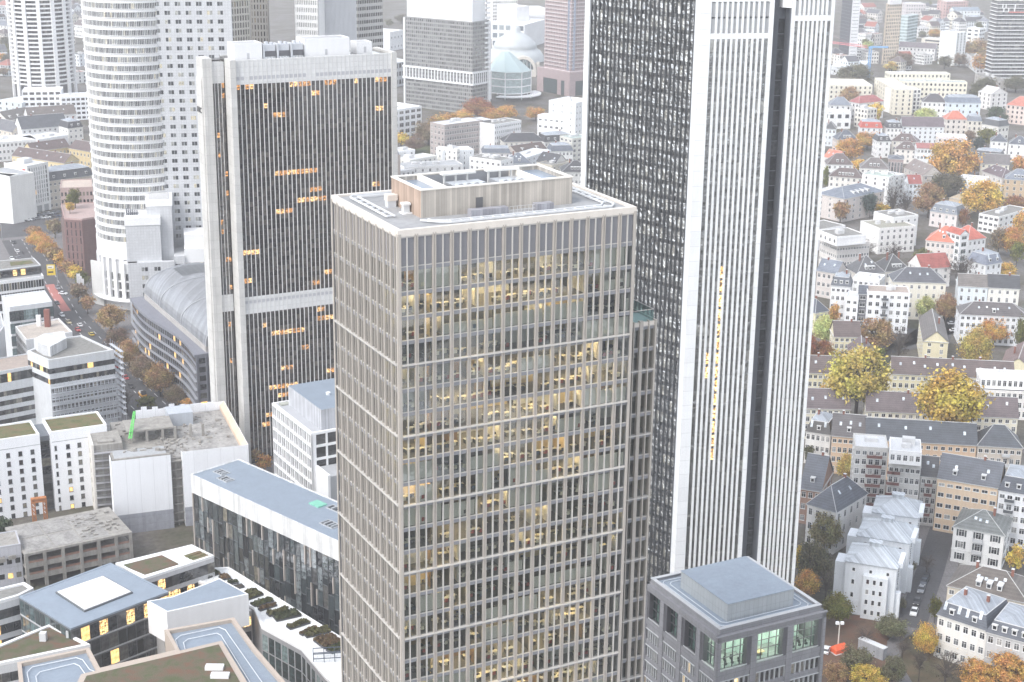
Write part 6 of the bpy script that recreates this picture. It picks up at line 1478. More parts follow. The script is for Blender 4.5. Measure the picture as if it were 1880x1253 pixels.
    H((112, 180), (165, 178), 18, d=22, roof='flat', wc=(.80, .81, .83), rm=LGR, fl=5, cf=6, cs=0, ww=3, wh=1.8, glass=GD, label='white office wing behind the round tower left side', name='office_block', cat='office block')
    H((-5, 185), (40, 190), 12, d=26, roof='flat', wc=(.6, .64, .66), rm=WHT, fl=3, cf=4, label='low pale hall with white roof at left edge', cat='hall', name='low_hall')
    H((14, 222), (60, 213), 14, d=15, roof='gx', rise=6, wc=(.7, .68, .64), rc=(.12, .11, .10), fl=3, cf=6, dorm=3, label='house with grey tiled roof behind the white gable, far left')
    H((40, 238), (124, 231), 15, d=17, roof='gx', rise=8, wc=(.76, .76, .75), rc=(.075, .08, .09), fl=4, cf=9, cs=2, label='big white gabled house with dark slate roof, left')
    H((125, 236), (152, 233), 17, d=14, roof='mansard', rise=6, wc=(.72, .70, .66), rc=(.05, .05, .055), fl=4, cf=3, dorm=2, label='house with black roof tight against the round tower')
    H((52, 215), (140, 209), 16, d=14, roof='gx', rise=6, wc=(.7, .7, .7), rc=(.13, .11, .10), fl=4, cf=8, sky=3, label='dull brown roofed row behind the big white gable')
    H((-20, 264), (70, 257), 13, d=24, roof='flat', wc=(.78, .78, .78), rm=WHT, fl=3, cf=12, ww=1.5, label='long white building with two window rows at left edge')
    H((70, 258), (125, 249), 13, d=20, roof='flat', wc=(.78, .78, .79), rm=LGR, fl=3, cf=1, cs=0, label='blank white hall continuing the long white building')
    Y = (.64, .52, .30); RB_ = (.105, .075, .07)
    H((22, 286), (118, 300), 11, d=13, roof='gx', rise=5, wc=Y, rc=RB_, fl=2, cf=14, sky=4, label='yellow courtyard wing with brown roof behind the white cube')
    H((60, 279), (128, 270), 11, d=13, roof='gx', rise=5, wc=Y, rc=RB_, fl=2, cf=10, sky=3, label='yellow rear courtyard wing with brown roof')
    H((126, 272), (165, 279), 11, d=13, roof='gx', rise=5, wc=Y, rc=RB_, fl=2, cf=6, label='yellow right courtyard wing running behind the round tower')
    H((88, 333), (170, 322), 17, d=16, roof='mansard', rise=7, wc=(.50, .46, .40), rc=(.075, .08, .09), fl=4, cf=10, dorm=4, label='sandstone house with slate mansard between cube and maroon block')
    H((-30, 232), (22, 243), 12, d=15, roof='gx', rise=6, wc=(.66, .6, .52), rc=(.12, .12, .13), fl=3, cf=6, label='house with grey roof cut by the left edge')
mid_town()
# ------------------------------------------------------------------ residential quarter on the right
def west():
    H = house; DK = (.06, .062, .068); SL = (.085, .095, .115); BR = (.105, .08, .075); PB = (.115, .092, .095); RED = (.36, .09, .06); SB = (.16, .18, .215)
    CR = (.72, .68, .56); YL = (.70, .64, .45); WH = (.79, .79, .78); PK = (.62, .57, .54); PE = (.66, .48, .33); BLW = (.70, .74, .78)
    MET = seamed((.50, .535, .57), .35, .9, 'pale_metal_roof')
    # nearest rows
    for k, (A, B, C) in enumerate((((1553, 1029.5), (1647, 1044.5), (1571, 997)), ((1574, 982.5), (1670, 998), (1587, 951)), ((1602.5, 940), (1686, 951), (1613, 911)))):
        t, w, d = H(A, B, 16, C=C, roof='hip', rise=3.6, wc=(.72, .75, .78), rm=MET, tm=MET, fl=4, cf=3, cs=2, ww=.9, wh=1.5, chim=0, name='white_villa', cat='villa',
            label=('front of three white villas with pale metal roofs', 'middle of three white villas with pale metal roofs', 'rear of three white villas with pale metal roofs')[k])
        MB().box(w*.5-1.6, w*.5+1.6, d*.5-1, d*.5+1, 19, 20.2).box(w*.5-1.9, w*.5+1.9, d*.5-1.3, d*.5+1.3, 20.2, 20.4).build('roof_cap', [MET], t)
        b = MB(); b.box(w*.38, w*.86, -1.8, 0, 0, 13); b.box(-3.2, 0, 2, 8, 0, 14.5); b.box(w, w+1.4, 1, 3, 0, 8); b.box(w-.2, w+1.2, d*.2, d*.8, 15, 16.6); b.build('bay', [plaster((.72, .75, .78), .9, .08)], t)
        for f in range(4):
            for c in range(3): inst('window', win_mesh(.9, 1.5), t, T(w*.44+c*w*.13, -1.8, 1.4+f*3.1))
            inst('window', win_mesh(1.6, 1.7), t, fmat('L', w, d) @ T(d-6.5, -3.2, 1.5+f*3.2))
        s = MB()
        for i in range(18): s.box(w-.1, w+.12, d*.3, d*.3+.7, 1+i*.75, 1.35+i*.75)
        s.build('stair_slots', [plaster((.05, .05, .06))], t)
    H((1535, 941), (1592, 906), 14, C=(1485, 924), roof='hip', rise=6, wc=(.74, .73, .71), rc=SL, fl=3, cf=5, cs=4, sky=2, ww=1.2, wh=2.2, label='white villa with slate hipped roof and brick chimney left of the three white villas', name='white_villa', cat='villa')
    H((1470, 897), (1507, 903), 12, d=18, roof='gx', rise=9, wc=(.34, .22, .17), rc=SL, fl=3, cf=3, dorm=1, chim=1, label='slate roofed house with tall brown brick gable')
    AP = (.58, .57, .55)
    H((1570, 822), (1631, 826), 26, d=12, roof='flat', wc=AP, rm=LGR, fl=8, cf=5, bal=(2, 3), ww=1.6, label='grey block of flats with brown balconies, left part', name='apartment_block', cat='apartment block')
    H((1632, 851), (1691, 857), 22, d=11, roof='flat', wc=AP, rm=LGR, fl=6, cf=6, bal=(0, 1), ww=1.5, label='grey block of flats with brown balconies, right part', name='apartment_block', cat='apartment block')
    H((1634, 829), (1692, 834), 4, d=12, base=24, roof='flat', wc=(.8, .8, .8), rm=LGR, fl=1, cf=5, label='white set back attic with terrace on top of the grey flats', name='roof_attic', cat='attic')
    H((1691, 874), (1721, 877), 17, d=11, roof='gx', rise=5, wc=AP, rc=DK, fl=5, cf=3, bal=(1,), sky=2, chim=0, label='narrow house with black roof and brown balconies beside the peach flats')
    H((1722, 878), (1833, 896.5), 18, d=12, roof='gx', rise=6.5, wc=(.68, .53, .38), rc=SL, fl=5, cf=7, dorm=2, sky=2, ww=1.9, wh=1.5, label='peach block of flats with slate roof and two grey dormers', name='apartment_block', cat='apartment block')
    H((1834, 900), (1905, 912), 18, d=13, roof='mansard', rise=6.5, wc=(.76, .77, .79), rc=SL, fl=5, cf=5, dorm=3, bal=(1,), ww=1.6, wh=1.9, label='white corner house with slate mansard and dark balconies at right edge')
    H((1751, 967), (1844, 984), 11.5, C=(1765, 935), roof='hip', rise=4.2, wc=(.78, .78, .77), rc=(.15, .16, .155), fl=3, cf=3, cs=2, sky=3, ww=1.7, wh=2.2, shut=True, bal=(1,), label='white villa with dark shutters and grey green roof', name='white_villa', cat='villa')
    H((1740, 1075), (1886, 1107), 14, d=15, roof='hip', rise=4.5, wc=(.66, .60, .50), rc=(.115, .10, .088), fl=4, cf=9, dorm=3, sky=7, chim=2, label='cream house with wide brown roof at the right street')
    H((1722, 1128), (1812, 1158), 12.5, d=15, roof='mansard', rise=5, wc=(.76, .74, .70), rc=SL, fl=3, cf=6, cs=3, dorm=2, sky=4, chim=2, label='white walled house with slate roof and timbered gable, bottom right')
    H((1812, 1160), (1892, 1182), 12.5, d=15, roof='mansard', rise=4.5, wc=(.5, .5, .5), rc=SL, fl=3, cf=5, dorm=4, chim=1, label='house with dark slate roof and arched dormers, bottom right edge')
    # rows y 765-830
    H((1480, 792), (1525, 799), 12, d=12, roof='mansard', rise=5.5, wc=(.74, .73, .71), rc=(.07, .068, .066), fl=3, cf=5, dorm=1, sky=2, label='white corner house with charcoal roof beside the white ribbed tower')
    H((1528, 800), (1588, 805), 14, d=11, roof='gx', rise=6.5, wc=PE, rc=(.085, .078, .08), fl=4, cf=6, dorm=1, sky=3, label='peach house with dark roof behind the small yellow tree')
    H((1591, 806.5), (1793, 818), 14.5, d=11, roof='gx', rise=6, wc=PE, rc=(.065, .073, .085), fl=4, cf=15, sky=4, chim=0, label='long peach row with blue black roof across the right side', bal=(6,))
    H((1795, 818), (1877, 823), 14.5, d=11, roof='hip', rise=6, wc=(.58, .52, .45), rc=(.065, .073, .085), fl=4, cf=7, chim=0, bal=(4,), label='beige hipped end house continuing the long peach row')
    # brown roofed cream slabs
    H((1479, 749.5), (1561, 752), 12, d=11, roof='gx', rise=6, wc=CR, rc=PB, fl=4, cf=8, sky=3, label='cream slab with purple brown roof at the white tower edge')
    H((1591, 754.5), (1869, 768), 12.5, d=11, roof='gx', rise=6, wc=CR, rc=PB, fl=4, cf=22, sky=7, chim=3, label='very long cream slab with purple brown roof behind the peach row')
    H((1484, 684.5), (1548, 687), 13, d=11, roof='gx', rise=5.5, wc=YL, rc=BR, fl=4, cf=7, sky=2, label='yellow slab with brown roof left of the great olive tree')
    H((1638, 686.5), (1862, 697), 13, d=11, roof='gx', rise=5.5, wc=YL, rc=BR, fl=4, cf=20, sky=9, chim=3, label='long yellow slab with brown roof and many vents')
    H((1795, 718), (1890, 722), 11, d=13, roof='flat', wc=(.74, .72, .69), rm=WHT, fl=3, cf=9, wh=2.2, label='cream house under a white set back storey at right edge', flat_items=0)
    H((1801, 695), (1890, 699), 4, d=11, base=11.6, roof='flat', wc=(.82, .82, .82), rm=WHT, fl=1, cf=9, wh=2.4, ww=1.3, label='white set back storey with tall dark windows at right edge', name='roof_attic', cat='attic')
    H((1695.6, 626), (1741, 629), 12.5, C=(1692, 584), roof='gy', rise=4.5, wc=YL, rc=(.115, .10, .092), fl=4, cf=2, cs=7, label='pale yellow gabled slab with brown roof and white skylight row')
    H((1836, 676), (1900, 684), 12.5, C=(1819, 640), roof='gy', rise=5, wc=YL, rc=(.14, .085, .075), fl=4, cf=3, cs=8, label='gabled slab with red brown roof and skylights at right edge')
    H((1532, 618.5), (1580, 619.5), 12, d=11, roof='gx', rise=5.5, wc=YL, rc=BR, fl=4, cf=5, label='small yellow house with brown roof below the white flats')
    H((1558, 650), (1604, 653), 12, C=(1553, 634), roof='gy', rise=4.5, wc=YL, rc=(.12, .085, .085), fl=3, cf=3, label='gable with red brown roof peeping over the great olive tree')
    # y 500-620
    H((1593, 537), (1671, 540.5), 18.5, d=12, roof='flat', wc=(.80, .81, .83), rm=plaster((.36, .30, .26), .9, .2, name='terrace_tiles'), fl=5, cf=6, bal=(2,), ww=1.7, wh=2.0, label='white modern flats with dark balconies and a roof terrace', name='apartment_block', cat='apartment block')
    H((1553, 547), (1576, 549), 15, d=11, roof='flat', wc=(.80, .81, .83), rm=LGR, fl=4, cf=2, ww=1.5, label='narrow white block left of the dark glazed link', name='apartment_block', cat='apartment block', flat_items=0)
    H((1577, 540), (1592, 541), 17, d=10, roof='gx', rise=3, wc=(.12, .125, .14), rc=SL, fl=5, cf=1, ww=2.6, wh=2, chim=0, label='dark grey glazed link between two white blocks', name='apartment_block', cat='apartment block')
    H((1566, 511), (1615, 517), 15, d=12, roof='flat', wc=(.77, .77, .77), rm=LGR, fl=4, cf=5, label='white house with flat stepped roof behind the modern flats')
    H((1526, 524), (1562, 527), 16, C=(1500, 512), roof='mansard', rise=5.5, wc=(.76, .76, .77), rc=SL, fl=4, cf=4, cs=4, dorm=3, label='white stucco corner house with slate mansard dormers')
    H((1640, 517), (1737, 520), 18, d=13, roof='hip', rise=5.5, wc=(.74, .70, .60), rc=(.085, .088, .10), fl=4, cf=7, sky=3, ww=1.2, wh=2.2, label='tall cream tenement with slate hipped roof')
    H((1760, 525), (1814, 528), 16, d=12, roof='gx', rise=4.5, wc=(.70, .75, .78), rc=(.15, .135, .125), fl=4, cf=4, ww=1.2, wh=2.2, label='pale blue house with brown roof beside the cream one')
    H((1815, 528), (1872, 531), 16, d=12, roof='gx', rise=5, wc=(.76, .74, .68), rc=DK, fl=4, cf=4, ww=1.2, wh=2.2, label='cream white house with black roof right of the pale blue one')
    H((1763, 577), (1888, 583), 13.5, C=(1757, 563), roof='hip', rise=4.5, wc=(.78, .79, .82), rc=(.105, .095, .095), fl=4, cf=12, cs=2, dorm=1, sky=4, ww=1.4, label='wide white institute with brown roof above the orange trees', name='office_building', cat='office building')
    H((1497, 575), (1521, 570.5), 9, d=11, roof='hip', rise=5, wc=(.74, .68, .50), rc=SL, fl=2, cf=3, sky=2, label='small cream house with slate roof beside the orange poplar')
    # y 380-510
    H((1537, 451), (1597, 446), 16, C=(1504, 438), roof='flat', wc=(.70, .67, .64), rm=WHT, fl=4, cf=12, cs=9, ww=1.0, wh=1.6, label='white office with ribbon windows and set back top storey', name='office_building', cat='office building', flat_items=0)
    H((1537, 437), (1590, 432), 4.5, C=(1506, 424), base=16.6, roof='flat', wc=(.82, .82, .82), rm=GRAV, fl=1, cf=0, cs=4, label='white top storey with gravel roof on the ribbon windowed office', name='roof_attic', cat='attic', flat_items=3)
    H((1615, 421), (1681, 416), 14, C=(1581, 407), roof='flat', wc=(.80, .79, .77), rm=plaster((.30, .29, .24), .9, .2, name='moss_gravel'), fl=4, cf=6, cs=0, ww=1.4, wh=2, label='white modern villa with mossy roof and light wells', name='white_villa', cat='villa')
    H((1640, 401), (1686, 396), 17, C=(1574, 393), roof='flat', wc=(.78, .78, .77), rm=GRAV, fl=4, cf=4, cs=0, label='white block with round skylights behind the mossy roof', name='white_villa', cat='villa', flat_items=6)
    H((1503, 424), (1552, 415), 11, d=16, roof='flat', wc=(.78, .78, .78), rm=GRAV, fl=3, cf=4, label='low white annex touching the white ribbed tower', flat_items=3)
    H((1574, 503), (1624, 500.5), 13, C=(1541, 490.5), roof='hip', rise=7, wc=(.74, .71, .66), rc=(.10, .10, .105), fl=3, cf=4, cs=3, dorm=3, sky=2, label='cream house with big grey tent roof and white dormers')
    H((1625, 499), (1672, 497), 13, d=14, roof='hip', rise=7, wc=(.7, .66, .6), rc=(.07, .07, .072), fl=3, cf=4, dorm=3, chim=2, label='house with black tent roof and brick chimneys')
    H((1500, 497), (1536, 503), 13, d=12, roof='gx', rise=5, wc=PK, rc=SB, fl=3, cf=4, sky=2, label='blue slate roof beside the white ribbed tower at mid height')
    H((1668, 482), (1693, 494), 10, d=16, roof='gy', rise=6, wc=(.78, .76, .74), rc=(.28, .08, .065), fl=3, cf=3, label='white gable house with dark red roof next to the bare trees')
    H((1700, 441), (1763, 447.5), 14, d=16, roof='hip', rise=7, wc=(.68, .62, .58), rc=(.46, .14, .085), fl=3, cf=7, sky=4, dorm=1, label='big house with bright red tiled roof and skylights')
    H((1778, 441), (1810, 437), 13, d=14, roof='hip', rise=6, wc=(.78, .78, .78), rc=(.42, .12, .085), fl=3, cf=4, sky=2, label='right part of the red roofed house beyond the white stair gable')
    H((1763, 432), (1779, 430), 19, d=10, roof='gy', rise=2.5, wc=(.8, .8, .8), rc=RED, fl=5, cf=1, ww=3.4, wh=2.4, glass=GLT, label='white stair gable with glass strip between the red roofs', chim=0)
    H((1810, 487), (1839, 482), 11.5, C=(1788, 476), roof='mansard', rise=6.5, wc=(.78, .79, .80), rc=(.19, .21, .26), fl=3, cf=3, cs=3, dorm=2, sky=2, label='white villa with blue grey mansard below the red roofs', name='white_villa', cat='villa')
    H((1711, 484), (1742, 482), 8, d=10, roof='gx', rise=4, wc=(.74, .74, .74), rc=(.30, .10, .085), fl=2, cf=4, label='low white house with red roof behind the bare tree')
    # y 280-400
    H((1519, 302), (1566, 303), 12, d=12, roof='hip', rise=6.5, wc=WH, rc=BR, fl=3, cf=5, dorm=2, label='white house with brown tent roof at the tower edge')
    H((1522, 323.5), (1584, 328), 11, d=11, roof='hip', rise=5, wc=(.74, .71, .66), rc=BR, fl=3, cf=6, dorm=5, label='cream house with brown roof and dormer row')
    H((1583, 321), (1632, 327), 19, d=13, roof='flat', wc=(.80, .80, .79), rm=plaster((.36, .42, .38), .8), fl=6, cf=3, ww=1.3, label='white block of flats with green edged flat roof', name='apartment_block', cat='apartment block')
    H((1633, 328), (1661, 321), 18, d=12, roof='flat', wc=(.68, .69, .68), rm=LGR, fl=6, cf=3, ww=2.2, bal=(1, 2), label='grey balcony side of the white flats behind bare trees', name='apartment_block', cat='apartment block')
    H((1579, 308.5), (1632, 311), 15, d=13, roof='hip', rise=6, wc=(.76, .74, .70), rc=(.13, .115, .11), fl=4, cf=5, dorm=3, label='house with grey brown hipped roof behind the white flats')
    H((1550, 365.5), (1623, 351), 14, C=(1521, 351), roof='hip', rise=4.5, wc=PK, rc=SB, fl=4, cf=6, cs=3, sky=4, dorm=4, label='stone villa with wide blue grey roof and skylights')
    H((1500, 350), (1524, 354), 15, d=12, roof='flat', wc=(.76, .76, .75), rm=LGR, fl=5, cf=3, label='white house slot between ribbed tower and blue grey villa')
    H((1631, 291.5), (1659, 293), 16, d=12, roof='hip', rise=1.5, wc=(.36, .29, .28), rc=SL, fl=1, cf=5, ww=1.4, wh=9, chim=0, label='dark hall with tall upright windows and blue roof')
    H((1660, 308), (1694, 323), 11, d=14, roof='gx', rise=6, wc=(.55, .50, .46), rc=(.20, .165, .15), fl=3, cf=5, sky=3, chim=0, label='stepped brown tiled roof sloping to the right of the dark hall')
    H((1669, 338), (1692, 338), 11, d=10, roof='gx', rise=5, wc=BLW, rc=(.27, .085, .075), fl=3, cf=3, sky=1, label='pale blue house with wine red roof')
    H((1708, 387.5), (1757, 395), 9, d=13, roof='mansard', rise=6, wc=(.70, .64, .62), rc=(.14, .16, .19), fl=2, cf=4, cs=2, dorm=4, ins=2.2, label='pinkish villa with slate mansard between orange trees', name='villa', cat='villa')
    H((1760, 327), (1810, 332), 12, d=12, roof='flat', wc=(.82, .82, .81), rm=LGR, fl=3, cf=2, label='plain white cube house with roof terraces')
    H((1801, 300.5), (1853, 303.5), 11, d=12, roof='gx', rise=6, wc=(.72, .68, .58), rc=(.13, .12, .12), fl=3, cf=5, label='cream house with long grey brown roof right of the orange plane tree')
    H((1803, 314), (1840, 327), 10, d=11, roof='hip', rise=5, wc=(.68, .66, .64), rc=(.12, .09, .10), fl=2, cf=4, sky=3, label='house with purple brown roof behind the white cube')
    H((1845, 329), (1895, 332.5), 12, d=13, roof='hip', rise=6, wc=(.50, .38, .25), rc=SB, fl=3, cf=4, dorm=3, wh=2.2, label='sandstone villa with blue slate roof at right edge', name='villa', cat='villa')
    H((1743, 363), (1781, 369), 8, d=12, roof='gy', rise=4, wc=(.62, .52, .40), rc=DK, fl=2, cf=0, label='tan gable wall left of the yellow orange tree')
    H((1834, 400), (1890, 384), 10, C=(1795, 394), roof='flat', wc=(.79, .78, .76), rm=GRAV, fl=3, cf=6, cs=4, ww=2.2, wh=1.6, label='white modern house with gravel roof at right edge', name='white_villa', cat='villa', flat_items=4)
    # y 180-290
    H((1521, 207), (1563, 207), 13, d=14, roof='flat', wc=(.80, .80, .79), rm=WHT, fl=2, cf=3, ww=3, wh=3, label='white box house with flat roof near tower edge', chim=0)
    H((1523, 193), (1563, 194), 13, d=12, roof='hip', rise=6, wc=(.7, .7, .7), rc=SB, fl=3, cf=4, dorm=2, label='house with blue tent roof behind the white box')
    H((1570, 198), (1593, 202), 15, d=11, roof='flat', wc=(.74, .71, .64), rm=MGR, fl=4, cf=4, ww=1.6, label='cream narrow house left of the orange round tree')
    H((1577, 190), (1623, 186), 14, d=12, roof='hip', rise=5, wc=(.76, .75, .74), rc=(.30, .10, .095), fl=3, cf=4, label='house with faded maroon roof below the cream block')
    H((1643, 166.5), (1691, 165.5), 20, d=18, roof='flat', wc=(.80, .78, .74), rm=LGR, fl=6, cf=7, cs=0, ww=1.9, wh=2.2, label='white office with grid of tall black windows', name='office_block', cat='office block')
    H((1606, 144), (1642, 165.5), 21, d=16, roof='flat', wc=(.70, .65, .54), rm=LGR, fl=6, cf=9, ww=1.3, label='cream office side wall left of the black window grid', name='office_block', cat='office block')
    H((1652, 150), (1776, 153), 21, d=15, roof='flat', wc=(.74, .70, .58), rm=plaster((.42, .45, .42), .8), fl=5, cf=16, ww=1.6, label='long cream court building with pale roof', name='office_block', cat='office block', flat_items=5)
    H((1632, 136), (1745, 137), 23, d=14, roof='flat', wc=(.74, .71, .60), rm=LGR, fl=6, cf=16, label='rear wing of the cream court building', name='office_block', cat='office block')
    H((1523, 157), (1602, 158), 16, d=40, roof='flat', wc=(.70, .67, .58), rm=WHT, fl=4, cf=9, label='flat cream building with white roofs beside the blue crane', name='office_block', cat='office block', flat_items=6)
    H((1694, 187), (1738, 188.5), 14, d=13, roof='hip', rise=6, wc=(.78, .77, .75), rc=(.075, .07, .075), fl=3, cf=5, dorm=1, label='white house with black roof right of the black window grid')
    H((1739, 188.5), (1801, 189.5), 15, d=13, roof='mansard', rise=6, wc=(.66, .73, .79), rc=(.16, .19, .24), fl=3, cf=5, dorm=4, label='pale blue villa with blue grey mansard')
    H((1820, 173), (1850, 171), 14, d=16, roof='gy', rise=5, wc=(.74, .72, .70), rc=(.55, .55, .55), fl=4, cf=3, label='white gable house with pale roof, upper right')
    H((1848, 192.5), (1890, 197), 15, d=15, roof='hip', rise=7, wc=(.66, .55, .50), rc=(.40, .14, .10), fl=4, cf=5, label='pink stone house with red hipped roof at right edge')
    H((1737, 219.5), (1776, 220), 12, d=12, roof='hip', rise=6, wc=(.70, .65, .60), rc=(.46, .15, .10), fl=3, cf=4, label='house with orange red turret roof below the pale blue villa')
    H((1777, 222), (1803, 223), 12, d=12, roof='mansard', rise=5, wc=(.66, .62, .55), rc=SB, fl=3, cf=3, dorm=1, label='greyish house right of the orange red turret')
    H((1657, 232.5), (1733, 233.5), 13, d=12, roof='gx', rise=6.5, wc=(.72, .74, .76), rc=(.12, .095, .105), fl=4, cf=8, label='long pale house with purple brown roof behind yellow bush')
    H((1628, 235), (1656, 235.5), 12, d=12, roof='mansard', rise=5.5, wc=(.77, .76, .75), rc=DK, fl=3, cf=4, dorm=3, label='white house with black mansard right of the red one')
    H((1580, 234.5), (1620, 235.5), 11, d=12, roof='mansard', rise=6, wc=(.74, .76, .78), rc=(.42, .075, .05), fl=3, cf=4, dorm=2, label='white house with vivid red mansard and flat white cap')
    H((1537, 256.5), (1575, 256.5), 12, d=12, roof='hip', rise=6, wc=(.60, .52, .48), rc=SL, fl=3, cf=4, dorm=3, label='pink stone house with slate roof and white dormers')
    H((1514, 236.5), (1535, 237.5), 13, d=11, roof='hip', rise=5, wc=BLW, rc=DK, fl=3, cf=3, label='pale blue house with black roof at tower edge')
    H((1611, 259.5), (1635, 259.5), 12, d=12, roof='mansard', rise=5, wc=WH, rc=DK, fl=3, cf=2, dorm=2, label='white house with black mansard above the orange trees')
    H((1637, 258.5), (1684, 262), 11, d=11, roof='hip', rise=5, wc=(.7, .66, .6), rc=BR, fl=3, cf=4, dorm=2, label='brown hipped roof left of the red edged white house')
    H((1643, 273.5), (1683, 276.5), 10, d=10, roof='hip', rise=5, wc=(.74, .7, .66), rc=BR, fl=3, cf=4, dorm=2, label='low house with brown roof below the brown hipped one')
    H((1684, 272.5), (1723, 273.5), 13, d=11, roof='gx', rise=3, wc=(.80, .81, .82), rc=(.30, .12, .11), fl=3, cf=6, ww=1.8, label='white modern house with a faded red roof edge')
    H((1722, 252), (1776, 254), 14, d=14, roof='flat', wc=(.76, .70, .69), rm=WHT, fl=3, cf=6, ww=1.8, label='white terrace house with red brick bands behind the plane tree')
    H((1803, 227.5), (1833, 233), 11, d=12, roof='mansard', rise=6, wc=(.68, .66, .62), rc=(.08, .085, .09), fl=2, cf=2, dorm=1, label='turreted house with dark roof by the street bend')
    H((1820, 259.5), (1850, 261), 12, d=12, roof='hip', rise=5, wc=WH, rc=SL, fl=3, cf=3, sky=3, label='white villa with slate roof and roof windows, right')
    H((1852, 264), (1890, 266.5), 13, d=12, roof='hip', rise=5, wc=(.8, .8, .8), rc=SL, fl=3, cf=3, dorm=1, label='white villa with slate roof cut by the right edge')
    H((1788, 286.5), (1839, 291), 10, d=12, roof='mansard', rise=5.5, wc=WH, rc=(.055, .06, .07), fl=2, cf=5, dorm=4, label='white house with black mansard and four dormers, right')
    H((1513, 288), (1537, 293), 9, d=10, roof='gx', rise=5, wc=(.74, .7, .66), rc=(.55, .18, .12), fl=2, cf=3, sky=3, label='house with salmon red roof at tower edge')
    # beyond, y < 130
    H((1650, 86), (1717, 90), 13, d=14, roof='gx', rise=5, wc=(.74, .73, .72), rc=(.15, .13, .14), fl=3, cf=10, label='long white house with dull brown roof behind the sand high rise')
    H((1692, 71), (1738, 75), 20, d=16, roof='flat', wc=(.66, .62, .54), rm=LGR, fl=6, cf=1, ww=40, wh=1.6, label='beige office with long ribbon windows left of the white slab', name='office_block', cat='office block')
    H((1775, 52), (1799, 54), 18, d=14, roof='flat', wc=(.76, .78, .78), rm=LGR, fl=4, cf=2, ww=4, label='white cube building right of the white slab tower', name='office_block', cat='office block')
    H((1772, 97), (1794, 113), 12, d=10, roof='flat', wc=(.7, .7, .7), rm=GRAV, fl=3, cf=4, label='low grey slab between two orange trees at upper right', name='office_block', cat='office block')
    H((1752, 20), (1800, 20), 18, d=16, roof='gx', rise=4, wc=(.72, .76, .78), rc=(.2, .24, .28), fl=4, cf=8, label='pale blue long house near the top right', cat='house')
    H((1738, 4), (1778, 3), 24, d=20, roof='flat', wc=(.50, .34, .32), rm=LGR, fl=6, cf=9, label='reddish block at the top edge left of the banded high rise', name='office_block', cat='office block')
    H((1664, 8), (1700, 8), 22, d=20, roof='flat', wc=(.60, .56, .56), rm=LGR, fl=5, cf=8, label='greyish office at the top edge behind the teal high rise', name='office_block', cat='office block')
    H((1526, 122), (1580, 126), 8, d=30, roof='shed', rise=4, wc=(.62, .64, .66), rm=plaster((.58, .61, .63), .6, .1), fl=1, cf=4, label='low grey hall with sloping roof at foot of the dark tower', name='low_hall', cat='hall')
    H((1790, 136), (1822, 150), 9, d=14, roof='flat', wc=(.4, .38, .36), rm=GRAV, fl=2, cf=4, label='low brown pavilion at foot of the banded high rise', name='pavilion', cat='pavilion')
    # small houses far off, each its own
    rng = random.Random(77); n = 0
    spots = [(x, y) for y in (14, 26, 38, 50, 62) for x in range(1580, 1806, 17)]+[(x, y) for y in (6, 16, 30, 44) for x in (2, 128, 142)]+[(128, 62), (132, 100), (126, 130), (4, 90), (6, 120), (2, 60)]+[(1535+i*15, 100+i % 3*6) for i in range(3)]+[(1790, 75), (1800, 40), (1640, 112), (1668, 108), (1700, 104), (1715, 112), (1690, 100)]+[(1575, 22), (1585, 45), (1578, 62), (1590, 72), (1582, 92), (1600, 98)]
    for x, y in spots:
        if 1600 < x < 1692 and y < 85: continue
        if 1732 < x < 1802 and (y > 40 or y < 24): continue
        if 1690 < x < 1740 and y > 55: continue
        x += rng.uniform(-4, 4); y += rng.uniform(-3, 3); w = rng.uniform(12, 24)
        wc = rng.choice(((.74, .72, .68), (.70, .66, .58), (.78, .78, .77), (.66, .62, .58), (.72, .75, .77))); rc = rng.choice(((.07, .07, .075), (.11, .085, .08), (.14, .15, .18), (.28, .10, .075), (.10, .10, .11)))
        H((x-w/2, y), (x+w/2, y+rng.uniform(-2, 2.5)), rng.uniform(9, 14), d=rng.uniform(10, 16), roof=rng.choice(('hip', 'gx', 'mansard', 'gx', 'flat')), rise=5, wc=wc, rc=rc, rm=None, fl=3, cf=rng.choice((4, 5, 6)), cs=3, chim=0,
          label='small hazy house among the far roofs near the top edge', group='far small houses'); n += 1
west()
# ------------------------------------------------------------------ trees
def crown_mesh(seed, leaves, size, spread=.17, clumps=34, hollow=.45, flat=1.0, bare=False):
    rng = random.Random(seed); m = MB(); cl = []
    for i in range(clumps):
        v = Vector((rng.gauss(0, 1), rng.gauss(0, 1), rng.gauss(0, 1))).normalized()*rng.uniform(hollow, .88)
        if v.z < -.55: v.z *= .6
        cl.append((v, rng.uniform(.7, 1.35)))
    for i in range(leaves):
        c, s = cl[i % clumps]; p = c+Vector((rng.gauss(0, spread), rng.gauss(0, spread), rng.gauss(0, spread*.8)))*s
        n = (p.normalized()*.7+Vector((rng.uniform(-1, 1), rng.uniform(-1, 1), rng.uniform(-.3, 1)))).normalized()
        a = n.orthogonal().normalized(); b = n.cross(a); t = rng.uniform(0, PI); q = size*rng.uniform(.6, 1.4)
        e, f = (a*math.cos(t)+b*math.sin(t))*q, (b*math.cos(t)-a*math.sin(t))*q*.7
        m.face([p-e-f*.3, p-f, p+e*.9, p+f])
    return m.mesh('crown', [foliage()])
